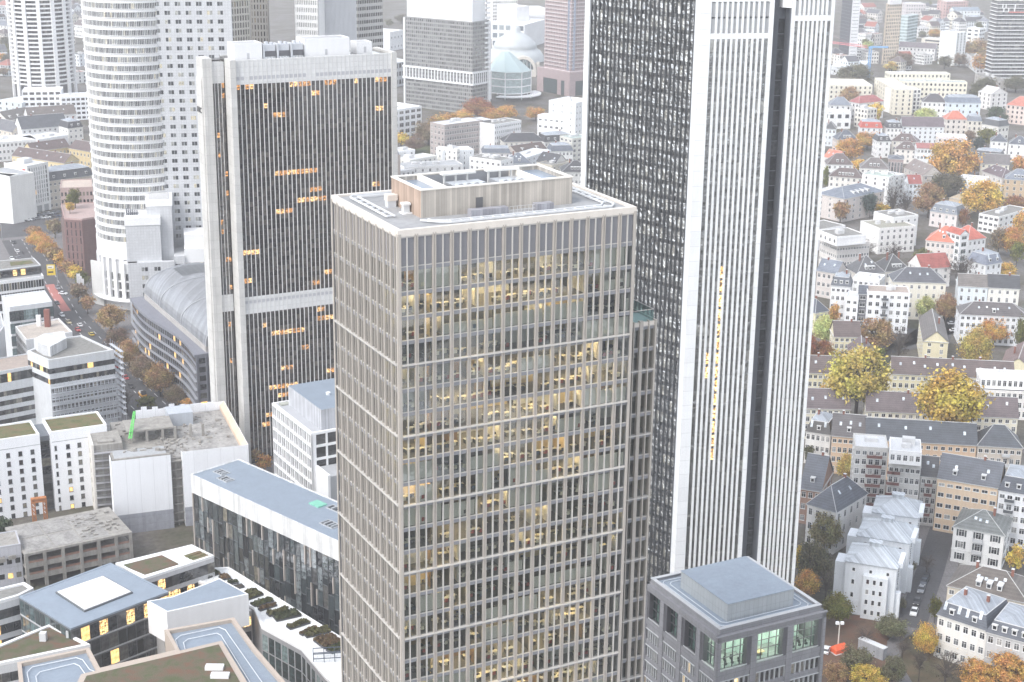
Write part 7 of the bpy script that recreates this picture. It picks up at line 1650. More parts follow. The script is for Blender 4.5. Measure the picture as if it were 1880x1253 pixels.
def branch_mesh(seed, n=26, twigs=4):
    rng = random.Random(seed); m = MB()
    m.tube((0, 0, -1.5), (0, 0, -.4), .075, .055, 7)
    for i in range(n):
        v = Vector((rng.gauss(0, 1), rng.gauss(0, 1), rng.gauss(.35, .8))).normalized()*rng.uniform(.6, .98)
        s = Vector((0, 0, rng.uniform(-.75, -.2))); k = s.lerp(v, .5)+Vector((0, 0, .12)); m.tube(s, k, .03, .017, 5); m.tube(k, v, .017, .006, 4)
        for j in range(twigs):
            q = k.lerp(v, rng.uniform(.2, .9)); w = q+Vector((rng.uniform(-1, 1), rng.uniform(-1, 1), rng.uniform(-.3, 1)))*.26; m.tube(q, w, .008, .003, 3)
    return m.mesh('trunk', [plaster((.075, .06, .05), .95, .2, 3, 'bark')])
DENSE = [crown_mesh(s, 8000, .052, .15, 60, .5) for s in (1, 2, 3, 4)]; SMALL = [crown_mesh(s, 1500, .10) for s in (11, 12, 13)]; SPARSE = [crown_mesh(s, 1600, .06, .2, 34, .5) for s in (21, 22)]; BARE = [crown_mesh(s, 260, .04, .2, 40, .5) for s in (31, 32)]
TRUNK = [branch_mesh(s) for s in (1, 2, 3)]; TWIG = [branch_mesh(s, 44, 9) for s in (5, 6)]
COLS = dict(Y=(.56, .44, .13), YO=(.66, .45, .11), O=(.60, .33, .11), OB=(.40, .25, .13), B=(.26, .19, .13), R=(.32, .14, .07), L=(.52, .52, .22), G=(.06, .085, .04), YG=(.16, .16, .035), W=(.13, .105, .085), DO=(.15, .14, .08), PL=(.30, .26, .13), BG=(.06, .085, .075))
TREES = []
def tree(cx, cy, w, h, col, label, kind=None, group=None, base_y=None):
    rng = random.Random(int(cx*7+cy*13)); zc = 9.0
    for _ in range(6):
        p = P(cx, cy, zc); s = F_PX/(p-Vector((0, 0, CAM_H))).length; r = w/2/s; dep = math.atan2(CAM_H-zc, p.xy.length)
        hv = h/2/s; a = (hv**2-(r*math.sin(dep))**2); rz = math.sqrt(a)/math.cos(dep) if a > 0 else r*.7
        rz = max(rz, r*.62); zc = rz*1.25+.6
    if base_y:
        g = P(cx, base_y, 0); p = Q(cx, cy, g.y); zc = p.z; s = F_PX/(p-Vector((0, 0, CAM_H))).length; r = w/2/s; rz = max(r*.7, min(h/2/s, zc-2))
    t = thing('tree', label, 'tree', (p.x, p.y, 0), rng.uniform(0, 6), group)
    kind = kind or ('bare' if col == 'W' else ('dense' if w > 34 else 'small'))
    me = rng.choice({'dense': DENSE, 'small': SMALL, 'sparse': SPARSE, 'bare': BARE}[kind])
    S = Matrix.Translation((0, 0, zc)) @ Matrix.Diagonal((r*1.04, r*1.04, rz*1.04, 1))
    o = inst('crown', me, t, S); k = rng.uniform(.85, 1.15); c = COLS[col]; o.color = (c[0]*k, c[1]*k*rng.uniform(.93, 1.07), c[2]*k, 1)
    tr = inst('trunk', rng.choice(TWIG if kind in ('bare', 'sparse') else TRUNK), t, Matrix.Translation((0, 0, zc)) @ Matrix.Diagonal((r*.95, r*.95, max(rz*.95, zc/1.5), 1)))
    return t
def trees():
    R = '''1577,690,112,106,Y,huge olive yellow plane tree behind the poplar
1741,736,122,102,YO,huge golden plane tree before the long yellow slab
1511,733,29,62,YO,slim upright golden poplar beside the white ribbed tower
1793,641,56,72,Y,yellow olive tree in front of the white institute
1826,606,48,44,O,bright orange tree against the white institute wall
1606,612,68,58,OB,broad orange brown tree under the modern white flats
1652,628,46,72,W,nearly bare tree right of the broad orange brown one
1514,606,42,50,L,pale lime tree beside the small cream house
1510,646,42,44,R,russet tree below the pale lime one
1491,640,14,56,R,reddish tree half hidden at the tower edge
1532,575,19,36,O,small bright orange poplar in front of the stucco corner house
1698,563,36,36,L,pale green yellow tree before the tall cream tenement
1738,565,38,46,OB,rust brown tree between cream tenement and pale blue house
1764,490,64,58,W,large bare tree left of the blue grey mansard villa
1845,497,40,28,YO,golden round bush tree behind the cream white house
1858,442,46,44,O,orange tree at right edge near the red roofs
1868,462,26,40,YG,yellow green tree at right edge below the orange one
1835,440,30,44,B,brown thin tree right of the red roofed house
1752,290,80,72,O,great orange plane tree in the upper middle
1806,362,70,62,YO,big yellow orange tree in front of the tan gable
1707,363,54,56,OB,brown orange tree left of the slate mansard villa
1740,335,60,34,DO,dark green brown hedge trees below the great orange plane
1790,305,30,26,OB,dull orange tree right of the great orange plane
1769,399,18,32,R,small rust tree in front of the slate mansard villa
1608,205,28,36,YO,orange round tree beside the cream narrow house
1700,213,40,18,L,bright yellow bush before the white mansard terrace
1559,274,48,40,O,orange tree mass above the brown tent roof
1593,256,46,24,O,orange tree arching over the pink stone house
1578,303,30,24,YO,small orange tree between the brown roofs
1516,326,13,38,YG,green yellow sliver of tree at tower edge
1619,383,30,13,YO,flat golden bush behind the white modern villa
1598,373,26,42,BG,blue green conifer before the blue grey villa
1641,360,40,74,W,tall bare tree before the white flats
1665,368,36,60,W,second bare tree nearer the pale blue house
1544,386,32,36,OB,small orange and green tree before the stone villa
1529,380,16,24,R,little reddish tree left of the stone villa
1870,302,24,38,O,orange tree at right edge above the sandstone villa
1866,374,44,22,R,red brown hedge below the sandstone villa
1872,412,22,48,O,orange tree at right edge below the gravel roof house
1560,172,38,28,OB,rust tree under the flat cream building
1534,174,28,20,YG,olive tree at tower edge under the flat cream building
1791,90,40,40,OB,rust tree right of the white slab tower
1801,115,28,28,O,orange tree beside the low grey slab
1655,110,40,28,B,brown red tree right of the sand high rise
1593,84,18,16,L,bright yellow tree behind the crane jib
1762,110,26,20,B,brown tree at foot of the white slab tower
1735,113,26,20,DO,dull olive tree left of the white slab tower foot
1640,122,28,10,Y,yellow hedge at foot of the sand high rise
1570,135,60,16,DO,olive grey trees behind the crane
1808,165,46,44,DO,large grey olive tree below the banded high rise
1866,152,40,26,DO,grey green tree at right edge below the banded high rise
1829,207,30,26,G,dark green tree by the pink stone house
1840,218,20,18,G,small dark green bush right of the dark green tree
1812,250,32,32,YG,yellow olive tree before the turreted house
1798,266,20,32,BG,dark conifer left of the white villas
1780,250,20,24,B,brownish tree by the street bend
1496,1030,56,78,DO,large dark green tree beside the stone tower roof
1481,1072,46,48,O,orange green tree behind the stone tower roof
1467,1022,13,48,YO,golden tree sliver against the white ribbed tower foot
1516,972,56,66,PL,pale yellow thin tree before the white villa
1518,1068,44,56,W,bare grey brown tree behind the dark green one
1537,1116,52,52,YG,round green tree with golden top at stone tower corner
1553,858,36,46,Y,yellow tree beside the brick gable
1552,800,36,56,Y,olive tree before the peach house
1486,834,18,36,DO,dark olive sliver at tower edge by the charcoal roof
1653,757,34,34,W,bare tree before the very long cream slab
1700,1172,40,54,YO,golden ragged tree beside the white walled house
1774,1176,54,48,YO,yellow tree right of the white gabled wall at the bottom
1826,1186,72,50,YO,broad golden orange tree at the bottom right
1850,1228,70,58,O,orange tree in the bottom right corner
1795,1236,62,50,O,dull orange tree between bare tree and corner
1738,1224,74,70,W,big bare grey tree at the bottom
1690,1212,34,56,W,bare brown tree left of the big grey one
1594,1241,58,44,YO,bright yellow tree at the bottom edge
1573,1209,56,50,DO,green bushy tree right of the orange tent
1536,1236,42,40,OB,brown orange tree at the stone tower edge, bottom
1640,1228,42,48,DO,dull olive tree beside the garden path
1590,1166,48,38,W,low bare tree behind the lamp mast
1636,1148,56,32,DO,spreading olive tree under the front white villa
1658,1184,44,40,W,bare bush left of the golden ragged tree
1868,1024,32,46,YO,golden tree at right edge beside the shutter villa
1703,1030,36,34,W,bare street tree on the right street
1718,1116,20,40,YG,thin olive tree on the street kerb
1656,1108,22,20,DO,dark hedge beside the front white villa
1672,1040,22,22,DO,dark hedge beside the middle white villa
1750,1150,24,26,PL,pale thin tree against the white gabled wall
1875,612,20,54,YG,olive tree at right edge beside the institute
1720,652,26,22,G,dark evergreen bushes by the pale yellow gable
1694,672,20,16,G,dark bush in front of the pale yellow gable
1612,650,30,30,YG,greenish shrub right of the great olive tree
1676,700,20,18,OB,small brown shrub behind the long cream slab
1875,730,18,30,OB,brown tree at right edge behind the cream slab
1815,780,20,16,DO,dark bush at right end of the cream slab
1856,838,22,20,O,small orange tree before the beige end house
1825,833,20,18,O,orange tree before the long peach row
1590,455,46,40,W,bare trees before the ribbon windowed office
1640,462,44,40,W,bare branches before the mossy roof villa
1697,470,40,26,YG,greenish thin tree before the big red roof
70,438,38,26,O,first orange street tree at the far end of the avenue
84,452,36,30,O,second orange street tree of the avenue row
98,466,34,30,OB,third avenue tree, half brown
112,478,32,28,O,fourth orange avenue tree
126,491,30,28,OB,fifth avenue tree with grey twigs
139,500,28,24,YO,golden avenue tree beside the maroon slab
150,512,26,26,YG,green golden avenue tree by the concrete screen
100,416,28,32,B,dark brown tree on the crossing corner
90,415,10,18,YO,little orange tree on the crossing corner
62,424,30,18,OB,orange brown tree at the crossing
143,535,34,34,B,brown thin tree by the concrete screen
160,556,26,30,OB,thin orange tree by the banners
203,583,50,42,OB,broad orange brown tree before the round tower foot
214,618,40,36,B,brown avenue tree beside the vaulted office
236,648,44,44,OB,orange brown avenue tree under the wavy balconies
262,676,46,46,B,grey brown avenue tree under the wavy balconies
293,695,54,52,OB,large orange avenue tree near the vaulted office corner
322,724,38,34,B,brown avenue tree at the vaulted office corner
346,740,30,16,O,orange tree top behind the white sheets
232,728,34,44,W,bare street tree on the near side of the avenue
270,738,34,20,YG,low green brown tree beside the hotel
736,256,32,24,YO,golden park tree at left of the park
762,263,36,26,B,brown park tree in the middle of the lawn
787,241,52,40,B,large brown park tree behind the lawn
816,226,58,40,O,large orange park tree behind the brown office
848,214,42,26,O,orange park tree before the wide glass block
878,199,56,34,R,rust park trees before the column storey
904,214,44,20,O,orange tree above the dark grey bay
930,205,40,20,O,orange tree above the white office
984,207,36,12,O,orange hedge before the tall white block
965,150,16,24,R,small rust tree between dome and red tower
138,372,28,30,YG,yellow green tree on the maroon roof garden
128,382,18,18,YO,yellow shrub on the maroon roof garden
486,848,30,28,O,orange tree below the white gridded office
468,834,20,24,OB,brown tree at foot of the ribbed slab
575,886,46,16,O,orange tree tops behind the long blue roof
238,1200,38,36,O,orange courtyard tree under the atrium windows
6,968,34,40,G,dark evergreen at the left edge before the hotel'''
    roofs = {'138,372', '128,382'}
    for ln in R.split('\n'):
        a = ln.split(',', 5); cx, cy, w, h = map(float, a[:4])
        t = tree(cx, cy, w, h, a[4], a[5].replace(',', ' '), base_y={'1577,690': 790, '1741,736': 852, '1752,290': 336, '1806,362': 404}.get(a[0]+','+a[1]))
        if a[0]+','+a[1] in roofs:       # stands on the roof garden, 30 m up
            q = P(cx, cy, 33); k = (q-Vector((0, 0, CAM_H))).length/(P(cx, cy, 3)-Vector((0, 0, CAM_H))).length
            t.location = (q.x, q.y, 30); t.scale = (k, k, k)
    # scattered small trees among the far roofs
    rng = random.Random(5)
    for i in range(46):
        x, y = (rng.uniform(1575, 1800), rng.uniform(8, 80)) if i < 34 else (rng.uniform(0, 15), rng.uniform(60, 150)) if i < 40 else (rng.uniform(700, 740), rng.uniform(20, 100))
        if 1600 < x < 1692 and y < 125: continue
        tree(x, y, rng.uniform(12, 24), rng.uniform(9, 15), rng.choice(('B', 'OB', 'DO', 'YG', 'O')), 'small hazy tree among the far roofs near the top edge', 'small', 'far small trees')
trees()
# ------------------------------------------------------------------ cars, people, street things
def make_car():
    body = MB(); prof = [(-2.15, .35), (-2.2, .75), (-2.0, .95), (-1.75, 1.0), (.95, 1.0), (1.9, .88), (2.15, .7), (2.15, .35)]
    roof = [(-1.75, 1.0), (-1.3, 1.42), (.1, 1.46), (.95, 1.0)]
    for pr, hw, mi in ((prof, .88, 0),):
        n = len(pr); L = [(x, -hw, z) for x, z in pr]; Rr = [(x, hw, z) for x, z in pr]
        body.face(L); body.face(Rr[::-1])
        for i in range(n): j = (i+1) % n; body.face([L[j], L[i], Rr[i], Rr[j]])
    body.box(-1.25, .12, -.68, .68, 1.40, 1.48)
    w = MB(); n = len(roof); L = [(x, -.84+(.12 if z > 1.2 else 0), z) for x, z in roof]; Rr = [(x, .84-(.12 if z > 1.2 else 0), z) for x, z in roof]
    w.face(L); w.face(Rr[::-1])
    for i in range(n-1): w.face([L[i], Rr[i], Rr[i+1], L[i+1]][::-1])
    wh = MB(); wh.tube((0, -.11, 0), (0, .11, 0), .32, n=14)
    hl = MB(); hl.box(-.06, .05, -.2, .2, -.08, .08)
    return (body.mesh('body', [tinted(.35, 'car_paint', .4)]), w.mesh('windows', [metal((.02, .022, .026), .08, name='car_glass')]), wh.mesh('wheel', [metal((.02, .02, .02), .7, name='tyre')]), hl.mesh('headlight', [metal((.7, .7, .68), .2, name='lens')]), hl.mesh('tail_light', [metal((.3, .02, .02), .3, name='tail_lens')]))
CAR = make_car()
def car(x, y, head, col, label, group=None, scale=1.0, z=.06, cat='car', name='parked_car'):
    p = P(x, y, z); t = thing(name, label, cat, (p.x, p.y, z), head, group); t.scale = (scale,)*3
    b = inst('body', CAR[0], t); b.color = col+(1,); inst('windows', CAR[1], t)
    for a in (-1.35, 1.35):
        for s in (-.78, .78): inst('wheel', CAR[2], t, T(a, s, .32))
    for s in (-.6, .6): inst('headlight', CAR[3], t, T(2.13, s, .68)); inst('tail_light', CAR[4], t, T(-2.17, s, .75))
def traffic():
    a0, a1 = P(126, 593, 0), P(241, 711, 0); hd = math.atan2(a1.y-a0.y, a1.x-a0.x)
    W_, K, S_, R_, Bg = (.75, .76, .77), (.02, .021, .024), (.22, .23, .25), (.42, .03, .03), (.45, .38, .22)
    for x, y, c, d, lab in ((25, 447, K, 0, 'dark car turning at the crossing left of the avenue'), (66, 424, W_, .6, 'white van like car crossing behind the first avenue trees'), (73, 429, R_, .6, 'small red car behind the white one at the crossing'), (32, 463, W_, 1, 'black and white car entering the avenue from the crossing'),
        (22, 477, W_, 0, 'white car above the lit attic roof'), (34, 475, S_, 1, 'silver car beside the white one above the lit attic'), (106, 531, S_, 0, 'grey car below the yellow gantry sign'), (116, 541, W_, .7, 'white car crossing the red bike lane'), (105, 559, K, 0, 'dark grey car beside the red bike lane end'), (114, 581, W_, 0, 'white hatchback in the avenue opposite the brick chimney'),
        (126, 594, Bg, 0, 'beige taxi behind the white hatchback'), (147, 599, W_, 1, 'white taxi in the far lane next to the beige one'), (143, 608, R_, 0, 'red car behind the beige taxi'), (168, 616, (.55, .42, .05), 1, 'yellow and black work truck in the avenue'), (214, 675, R_, 1, 'red car half hidden by scaffold tubes'), (231, 696, R_, 0, 'red car in the middle of the lower avenue'),
        (241, 712, K, 0, 'black car following the lower red car'), (474, 828, R_, .3, 'dark red car in the gap between ribbed slab and gridded office')):
        car(x, y, hd+d*PI if d in (0, 1) else hd+d, c, lab, 'cars in the left avenue')
    rng = random.Random(6)
    for i in range(16):
        car(44+(i % 8)*8.6+(i//8)*5, 407-(i % 8)*1.3-(i//8)*7, hd+1.2, rng.choice((W_, K, S_, S_, K, (.08, .1, .16))), 'car parked in the crowded rows below the striped white cube', 'cars parked by the white cube')
    b0, b1 = P(1678, 1125, 0), P(1699.5, 1064, 0); h2 = math.atan2(b1.y-b0.y, b1.x-b0.x)
    for x, y, c, lab in ((1678, 1127, W_, 'white estate car at the front of the parked row on right street'), (1683, 1108, K, 'black car second in the parked row on right street'), (1691, 1086, S_, 'silver grey car third in the parked row on right street'), (1696, 1072, (.05, .06, .08), 'dark blue car fourth in the parked row on right street'), (1700, 1063, K, 'black car last in the parked row on right street')):
        car(x, y, h2+PI, c, lab, 'cars parked on the right street', 1.05)
    for x, y, h, c, lab in ((1852, 1022, .3, K, 'dark car beside the shutter villa'), (1856, 1029, .3, S_, 'grey car below the dark one beside the shutter villa'), (1748, 596, .1, W_, 'white van parked left of the institute'), (1752, 609, .1, W_, 'white car below the van left of the institute'), (1517, 1197, 1.2, W_, 'white car beside the orange tent')):
        car(x, y, h, c, lab)
    # people
    for x, y, lab, c, h in ((133, 572, 'person in black walking alone on the avenue pavement', (.02, .02, .022), 1), (42, 466, 'person in dark clothes standing at the crossing', (.03, .03, .04), 2), (44, 469, 'person in grey walking beside the crossing', (.08, .08, .09), .4)):
        p = P(x, y, .06); m = MB(); me_ = body_mesh(); o = inst('person', me_); o.location = p; o.rotation_euler = (0, 0, h); o.color = c+(1,); tag(o, lab, 'person')
    # signs, lamps, walls
    def sign(x, y, lab):
        p = P(x, y, 0); t = thing('road_sign', lab, 'sign', (p.x, p.y, 0), .2); m = MB(); m.tube((0, 0, 0), (0, 0, 9), .18, n=6); m.tube((0, 0, 8.6), (-4, 0, 8.6), .14, n=6); m.build('pole', [metal((.3, .31, .32), .5)], t)
        b = MB(); b.box(-4.6, -.6, -.25, -.12, 5.2, 10.6, 0); b.box(-4.1, -1.6, -.29, -.24, 6.4, 7.2, 1); b.box(-4.3, -1.2, -.29, -.24, 8.6, 10.1, 2); b.box(-3.8, -2, -.31, -.28, 9.0, 9.3, 1); b.build('panel', [plaster((.75, .55, .04), .5, .05, name='sign_yellow'), plaster((.05, .05, .05), .5, name='sign_black'), plaster((.8, .78, .7), .5, name='sign_white')], t)
    sign(106, 524, 'yellow overhead direction sign above the avenue'); sign(4, 441, 'yellow direction sign at left edge of the crossing')
    p = P(1538, 1192, 0); t = thing('lamp_mast', 'white floodlight mast beside the orange tent', 'lamp mast', p, 0); m = MB(); zt = Q(1538, 1145, p.y).z; m.tube((0, 0, 0), (0, 0, zt), .22, .14, 8); m.build('pole', [plaster((.7, .66, .6), .6)], t); m = MB()
    for x in (-1.1, .2): m.box(x, x+.9, -.4, .3, zt-.2, zt+.5)
    m.box(-1.2, 1.2, -.1, .1, zt, zt+.15); m.build('floodlight', [WHT], t)
    p = P(1541, 1196, 0); t = thing('tent', 'bright orange red tent on the ground left of the green tree', 'tent', p, .5); t.scale = (.66, .66, .75); m = MB(); m.prism([(-3.4, -2), (3.4, -2), (3.4, 2), (-3.4, 2)], 0, 1.6); m.face([(-3.4, -2, 1.6), (3.4, -2, 1.6), (2.2, 0, 3.1), (-2.2, 0, 3.1)]); m.face([(3.4, 2, 1.6), (-3.4, 2, 1.6), (-2.2, 0, 3.1), (2.2, 0, 3.1)]); m.face([(3.4, -2, 1.6), (3.4, 2, 1.6), (2.2, 0, 3.1)]); m.face([(-3.4, 2, 1.6), (-3.4, -2, 1.6), (-2.2, 0, 3.1)])
    m.build('canvas', [plaster((.75, .12, .04), .7, .1)], t); MB().box(-4, 4, -2.6, 2.6, 0, .12).build('groundsheet', [plaster((.5, .48, .45))], t)
    a, b = P(1578, 1192, 0), P(1624, 1212, 0); u = b-a; t = thing('concrete_wall', 'long grey concrete garden wall with flat top, bottom right', 'wall', a, math.atan2(u.y, u.x)); MB().box(0, u.length, -.9, .9, 0, 3.4).build('wall', [plaster((.33, .34, .36), .85, .15, .6, grid=(2.5, 3.6, 'z'))], t); MB().box(-.1, u.length+.1, -1, 1, 3.4, 3.55).build('coping', [LGR], t)
    p = P(240, 742, 0); t = thing('work_machine', 'orange and white road machine on the lower avenue', 'machine', P(262, 729, 0), hd); m = MB(); m.box(-2.4, 2.4, -1.1, 1.1, .6, 1.5, 0); m.box(.4, 2.2, -.9, .9, 1.5, 2.8, 1); m.box(-2.2, .2, -.8, .8, 1.5, 2.0, 2); m.build('body', [plaster((.7, .35, .04), .5), metal((.05, .05, .06), .2), WHT], t)
    for x in (-1.6, 1.6):
        for y in (-1, 1): inst('wheel', CAR[2], t, Matrix.Translation((x, y, .5)) @ Matrix.Diagonal((1.5, 1.5, 1.5, 1)))
    for k, (x, y) in enumerate(((146, 548), (150, 553), (143, 543))):
        p = P(x, y, 0); t = thing('flag', ('middle', 'right', 'left')[k]+' white banner flag at foot of the round tower', 'flag', p, .4, 'banner flags'); MB().tube((0, 0, 0), (0, 0, 11), .12, n=6).build('pole', [metal((.6, .6, .6))], t); MB().box(.12, 1.7, -.04, .04, 3.5, 10.8).build('cloth', [WHT], t)
    p = Q(455, 795, P(468, 835, 0).y); g = P(468, 836, 0); t = thing('sculpture', 'dark curved blade sculpture at foot of the ribbed slab', 'sculpture', (g.x, g.y, 0), .3); m = MB(); pts = [(-3, 0), (-1.5, 9), (1.2, 16), (4.5, 21)]
    for k, ((x0, z0), (x1, z1)) in enumerate(zip(pts, pts[1:])):
        w0, w1 = 2.2-k*.6, 2.2-(k+1)*.6; m.face([(-x0-w0+3, 0, z0), (-x0+w0+3, 0, z0), (-x1+w1+3, 0, z1), (-x1-w1+3, 0, z1)]); m.face([(-x0+w0+3, 1.4, z0), (-x0-w0+3, 1.4, z0), (-x1-w1+3, 1.4, z1), (-x1+w1+3, 1.4, z1)]); m.face([(-x0-w0+3, 0, z0), (-x1-w1+3, 0, z1), (-x1-w1+3, 1.4, z1), (-x0-w0+3, 1.4, z0)]); m.face([(-x0+w0+3, 0, z0), (-x0+w0+3, 1.4, z0), (-x1+w1+3, 1.4, z1), (-x1+w1+3, 0, z1)])
    m.build('blade', [metal((.25, .25, .26), .5)], t)
_BODY = []
def body_mesh():
    if _BODY: return _BODY[0]
    m = MB(); prof = [(0, 1.80), (.06, 1.78), (.10, 1.68), (.10, 1.60), (.06, 1.54), (.07, 1.49), (.20, 1.44), (.22, 1.25), (.17, 1.08), (.19, .92), (.17, .86)]
    m.lathe(prof, 10); m.v = [(x, y*.62, z) for x, y, z in m.v]
    for s in (-1, 1):
        m.tube((s*.10, 0, .90), (s*.11, s*.10, .48), .10, .07, 7); m.tube((s*.11, s*.10, .48), (s*.11, s*.04-.03, .06), .07, .045, 7); m.tube((s*.11, s*.04-.06, .05), (s*.11, s*.04+.17, .04), .05, .035, 6)
        m.tube((s*.21, 0, 1.42), (s*.25, -s*.05, 1.14), .06, .045, 6); m.tube((s*.25, -s*.05, 1.14), (s*.25, -s*.12+.08, .90), .045, .035, 6)
    me = m.mesh('person', [tinted(.8, 'cloth')], True); _BODY.append(me); return me
traffic()
# ------------------------------------------------------------------ ground
def ground():
    m, nt, b = _new('ground'); L = nt.links.new
    tc = node(nt, 'ShaderNodeTexCoord')
    n1 = node(nt, 'ShaderNodeTexNoise'); n1.inputs['Scale'].default_value = .035; n1.inputs['Detail'].default_value = 8; n1.inputs['Roughness'].default_value = .65; L(tc.outputs['Object'], n1.inputs['Vector'])
    cr = node(nt, 'ShaderNodeValToRGB'); el = cr.color_ramp.elements; el.new(.45); el.new(.56)
    for i, (p, c) in enumerate(((.30, (.045, .05, .025)), (.45, (.085, .075, .055)), (.56, (.12, .11, .10)), (.72, (.17, .165, .16)))): el[i].position = p; el[i].color = lin(c)
    L(n1.outputs[0], cr.inputs[0])
    n2 = node(nt, 'ShaderNodeTexNoise'); n2.inputs['Scale'].default_value = .6; n2.inputs['Detail'].default_value = 6; L(tc.outputs['Object'], n2.inputs['Vector'])
    r = node(nt, 'ShaderNodeMapRange'); r.inputs[1].default_value = .3; r.inputs[2].default_value = .7; r.inputs[3].default_value = .7; r.inputs[4].default_value = 1.3; L(n2.outputs[0], r.inputs[0])
    hs = node(nt, 'ShaderNodeVectorMath', operation='SCALE'); L(cr.outputs[0], hs.inputs[0]); L(r.outputs[0], hs.inputs['Scale'])
    L(hs.outputs[0], b.inputs['Base Color']); b.inputs['Roughness'].default_value = .95
    o = MB().face([(-2400, -1500, 0), (2400, -1500, 0), (2400, 3800, 0), (-2400, 3800, 0)]).build('ground', [m], kind='structure')
    # sheet added behind the viewpoint for glass to mirror: painted roof and yard blocks
    m2, nt, b = _new('reflection_sheet'); L = nt.links.new; tc = node(nt, 'ShaderNodeTexCoord'); vo = node(nt, 'ShaderNodeTexVoronoi', distance='CHEBYCHEV'); vo.inputs['Scale'].default_value = .045; L(tc.outputs['Object'], vo.inputs['Vector'])
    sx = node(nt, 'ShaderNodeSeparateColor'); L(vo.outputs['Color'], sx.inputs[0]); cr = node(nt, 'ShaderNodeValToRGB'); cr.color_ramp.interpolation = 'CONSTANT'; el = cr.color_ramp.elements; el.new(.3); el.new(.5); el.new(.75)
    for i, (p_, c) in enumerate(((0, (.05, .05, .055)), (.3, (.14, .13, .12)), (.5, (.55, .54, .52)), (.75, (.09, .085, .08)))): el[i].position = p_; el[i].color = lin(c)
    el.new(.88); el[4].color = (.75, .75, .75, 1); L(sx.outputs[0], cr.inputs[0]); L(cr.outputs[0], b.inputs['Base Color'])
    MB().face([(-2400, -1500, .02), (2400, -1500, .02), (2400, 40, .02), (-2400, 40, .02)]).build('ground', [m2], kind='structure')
    ASP = plaster((.075, .075, .08), .9, .22, .12, 'asphalt'); PAV = plaster((.19, .18, .18), .9, .15, .3, 'paving', grid=(1.2, 1.2, 'xy')); LINE = plaster((.7, .7, .7), .7, .1, name='road_paint'); REDL = plaster((.40, .15, .13), .9, .15, name='red_lane')
    def ribbon(name, px, wd, z, mat, thick=0):
        c = [P(x, y, 0) for x, y in px]; k = MB(); a = []
        for i, p in enumerate(c):
            d = (c[min(i+1, len(c)-1)]-c[max(i-1, 0)]).normalized(); n = Vector((-d.y, d.x, 0)); a.append((p+n*wd/2, p-n*wd/2))
        for (l0, r0), (l1, r1) in zip(a, a[1:]):
            k.face([(r0.x, r0.y, z), (r1.x, r1.y, z), (l1.x, l1.y, z), (l0.x, l0.y, z)])
            if thick:
                for q0, q1 in ((r0, r1), (l1, l0)): k.face([(q0.x, q0.y, 0), (q1.x, q1.y, 0), (q1.x, q1.y, z), (q0.x, q0.y, z)])
        return k.build(name, [mat], kind='structure')
    def area(name, px, z, mat): return MB().face([(p.x, p.y, z) for p in (P(x, y, 0) for x, y in px)][::-1]).build(name, [mat], kind='structure')
    av = [(40, 440), (62, 478), (88, 528), (120, 585), (165, 632), (210, 682), (255, 728), (330, 800), (460, 940)]
    ribbon('pavement', [(x+14, y-6) for x, y in av], 46, .13, PAV, 1); ribbon('road', av, 21, .135+.004, ASP)
    for off in (-6.2, 0, 6.2):
        for i in range(len(av)-1):
            for k in range(5):
                (x0, y0), (x1, y1) = av[i], av[i+1]; f, g = k/5, k/5+.09
                a, b2 = P(x0, y0, 0).lerp(P(x1, y1, 0), f), P(x0, y0, 0).lerp(P(x1, y1, 0), g); d = (b2-a).normalized(); n = Vector((-d.y, d.x, 0))
                if i+k == 0 and off == -6.2: mk = MB()
                q = a+n*off; r_ = b2+n*off; w = n*.12; mk.face([(v.x, v.y, .148) for v in (q-w, r_-w, r_+w, q+w)])
    mk.build('lane_marking', [LINE], kind='structure')
    ribbon('bike_lane', [(91, 523), (101, 541), (114, 561), (122, 572)], 4.2, .144, REDL)
    area('crossing', [(-60, 470), (60, 480), (130, 420), (150, 392), (-60, 400)], .1, ASP)
    area('plaza', [(120, 440), (215, 560), (160, 470), (150, 425)], .11, PAV)
    st = [(1735, 960), (1722, 1000), (1708, 1048), (1688, 1105), (1672, 1152), (1640, 1180), (1640, 1215), (1668, 1262)]
    ribbon('pavement', st[:5], 15, .12, PAV, 1); ribbon('road', st[:5], 8, .125+.004, ASP); ribbon('garden_path', st[4:], 3.4, .06, plaster((.17, .165, .17), .95, .15, name='path'))
    area('courtyard', [(1690, 968), (1775, 985), (1770, 955), (1700, 945)], .05, ASP)
    area('lawn', [(700, 285), (770, 268), (830, 262), (870, 275), (770, 292)], .05, greenery((.05, .08, .03), (.09, .10, .04), (.13, .10, .05), .05, 'lawn'))
    area('lawn', [(1612, 660), (1690, 655), (1690, 690), (1612, 690)], .05, greenery((.05, .065, .03), (.09, .08, .045), (.11, .085, .05), .1, 'lawn2'))
    area('garden', [(1500, 1130), (1660, 1130), (1640, 1300), (1460, 1300)], .03, greenery((.07, .05, .035), (.12, .075, .05), (.15, .07, .04), .12, 'leaf_litter'))
    area('garden', [(1660, 1165), (1900, 1200), (1900, 1330), (1640, 1300)], .03, greenery((.06, .06, .03), (.10, .08, .045), (.14, .09, .05), .12, 'leaf_litter2'))
    area('car_park', [(1600, 655), (1630, 600), (1760, 610), (1755, 560), (1742, 640), (1690, 640)], .04, ASP)
ground()
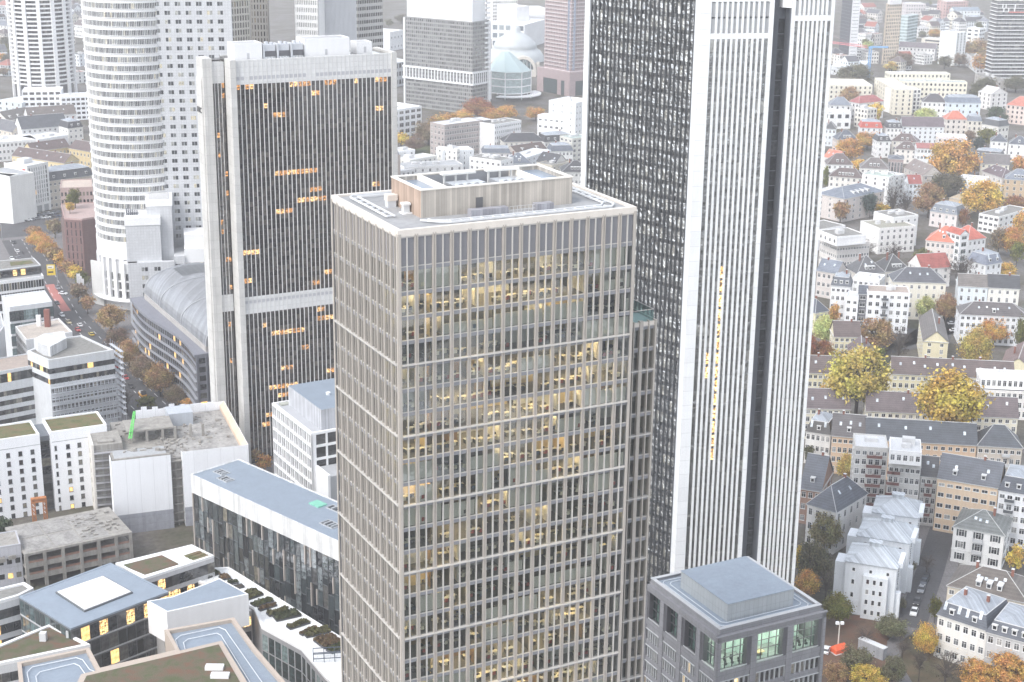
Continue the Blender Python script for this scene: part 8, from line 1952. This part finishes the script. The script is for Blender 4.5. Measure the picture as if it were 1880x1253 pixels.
# ------------------------------------------------------------------ sky, sun, haze
def light():
    w = bpy.data.worlds.new('World'); SC.world = w; w.use_nodes = True; nt = w.node_tree; bg = nt.nodes['Background']
    sk = nt.nodes.new('ShaderNodeTexSky'); sk.sky_type = 'NISHITA'; sk.sun_disc = False; EL, AZ = math.radians(50), math.radians(-135)
    sk.sun_elevation = EL; sk.sun_rotation = AZ; sk.air_density = 1.0; sk.dust_density = 2.0; sk.ozone_density = 1.0; sk.altitude = 100
    hs = nt.nodes.new('ShaderNodeHueSaturation'); hs.inputs['Saturation'].default_value = .36
    nt.links.new(sk.outputs[0], hs.inputs['Color']); nt.links.new(hs.outputs[0], bg.inputs[0]); bg.inputs[1].default_value = .15
    ld = bpy.data.lights.new('sun', 'SUN'); ld.energy = SUN_E; ld.angle = math.radians(20); ld.color = (1, .97, .93); o = bpy.data.objects.new('sun', ld); COL.objects.link(o)
    d = Vector((math.sin(AZ)*math.cos(EL), math.cos(AZ)*math.cos(EL), math.sin(EL)))   # towards the sun
    o.rotation_euler = d.to_track_quat('Z', 'Y').to_euler(); o.location = (0, 0, 500)
    vs = SC.view_settings; vs.view_transform = 'Standard'; vs.look = 'None'; vs.exposure = EXPO; vs.gamma = 1
    m = bpy.data.materials.new('haze'); m.use_nodes = True; t = m.node_tree; t.nodes.clear(); ou = t.nodes.new('ShaderNodeOutputMaterial'); v = t.nodes.new('ShaderNodeVolumePrincipled')
    v.inputs['Color'].default_value = (.98, .98, 1, 1); v.inputs['Density'].default_value = HAZE_D; v.inputs['Anisotropy'].default_value = .1; t.links.new(v.outputs[0], ou.inputs['Volume'])
    MB().box(-2500, 2500, -1600, 3900, -1, 216).build('haze', [m], kind='stuff')
SUN_E, EXPO, HAZE_D = .6, 1.4, .00017
light()
SC.cycles.max_bounces = 6; SC.cycles.diffuse_bounces = 2; SC.cycles.glossy_bounces = 3; SC.cycles.transmission_bounces = 3; SC.cycles.transparent_max_bounces = 8; SC.cycles.volume_bounces = 1
SC.cycles.caustics_reflective = False; SC.cycles.caustics_refractive = False; SC.cycles.sample_clamp_indirect = 4; SC.cycles.use_denoising = True
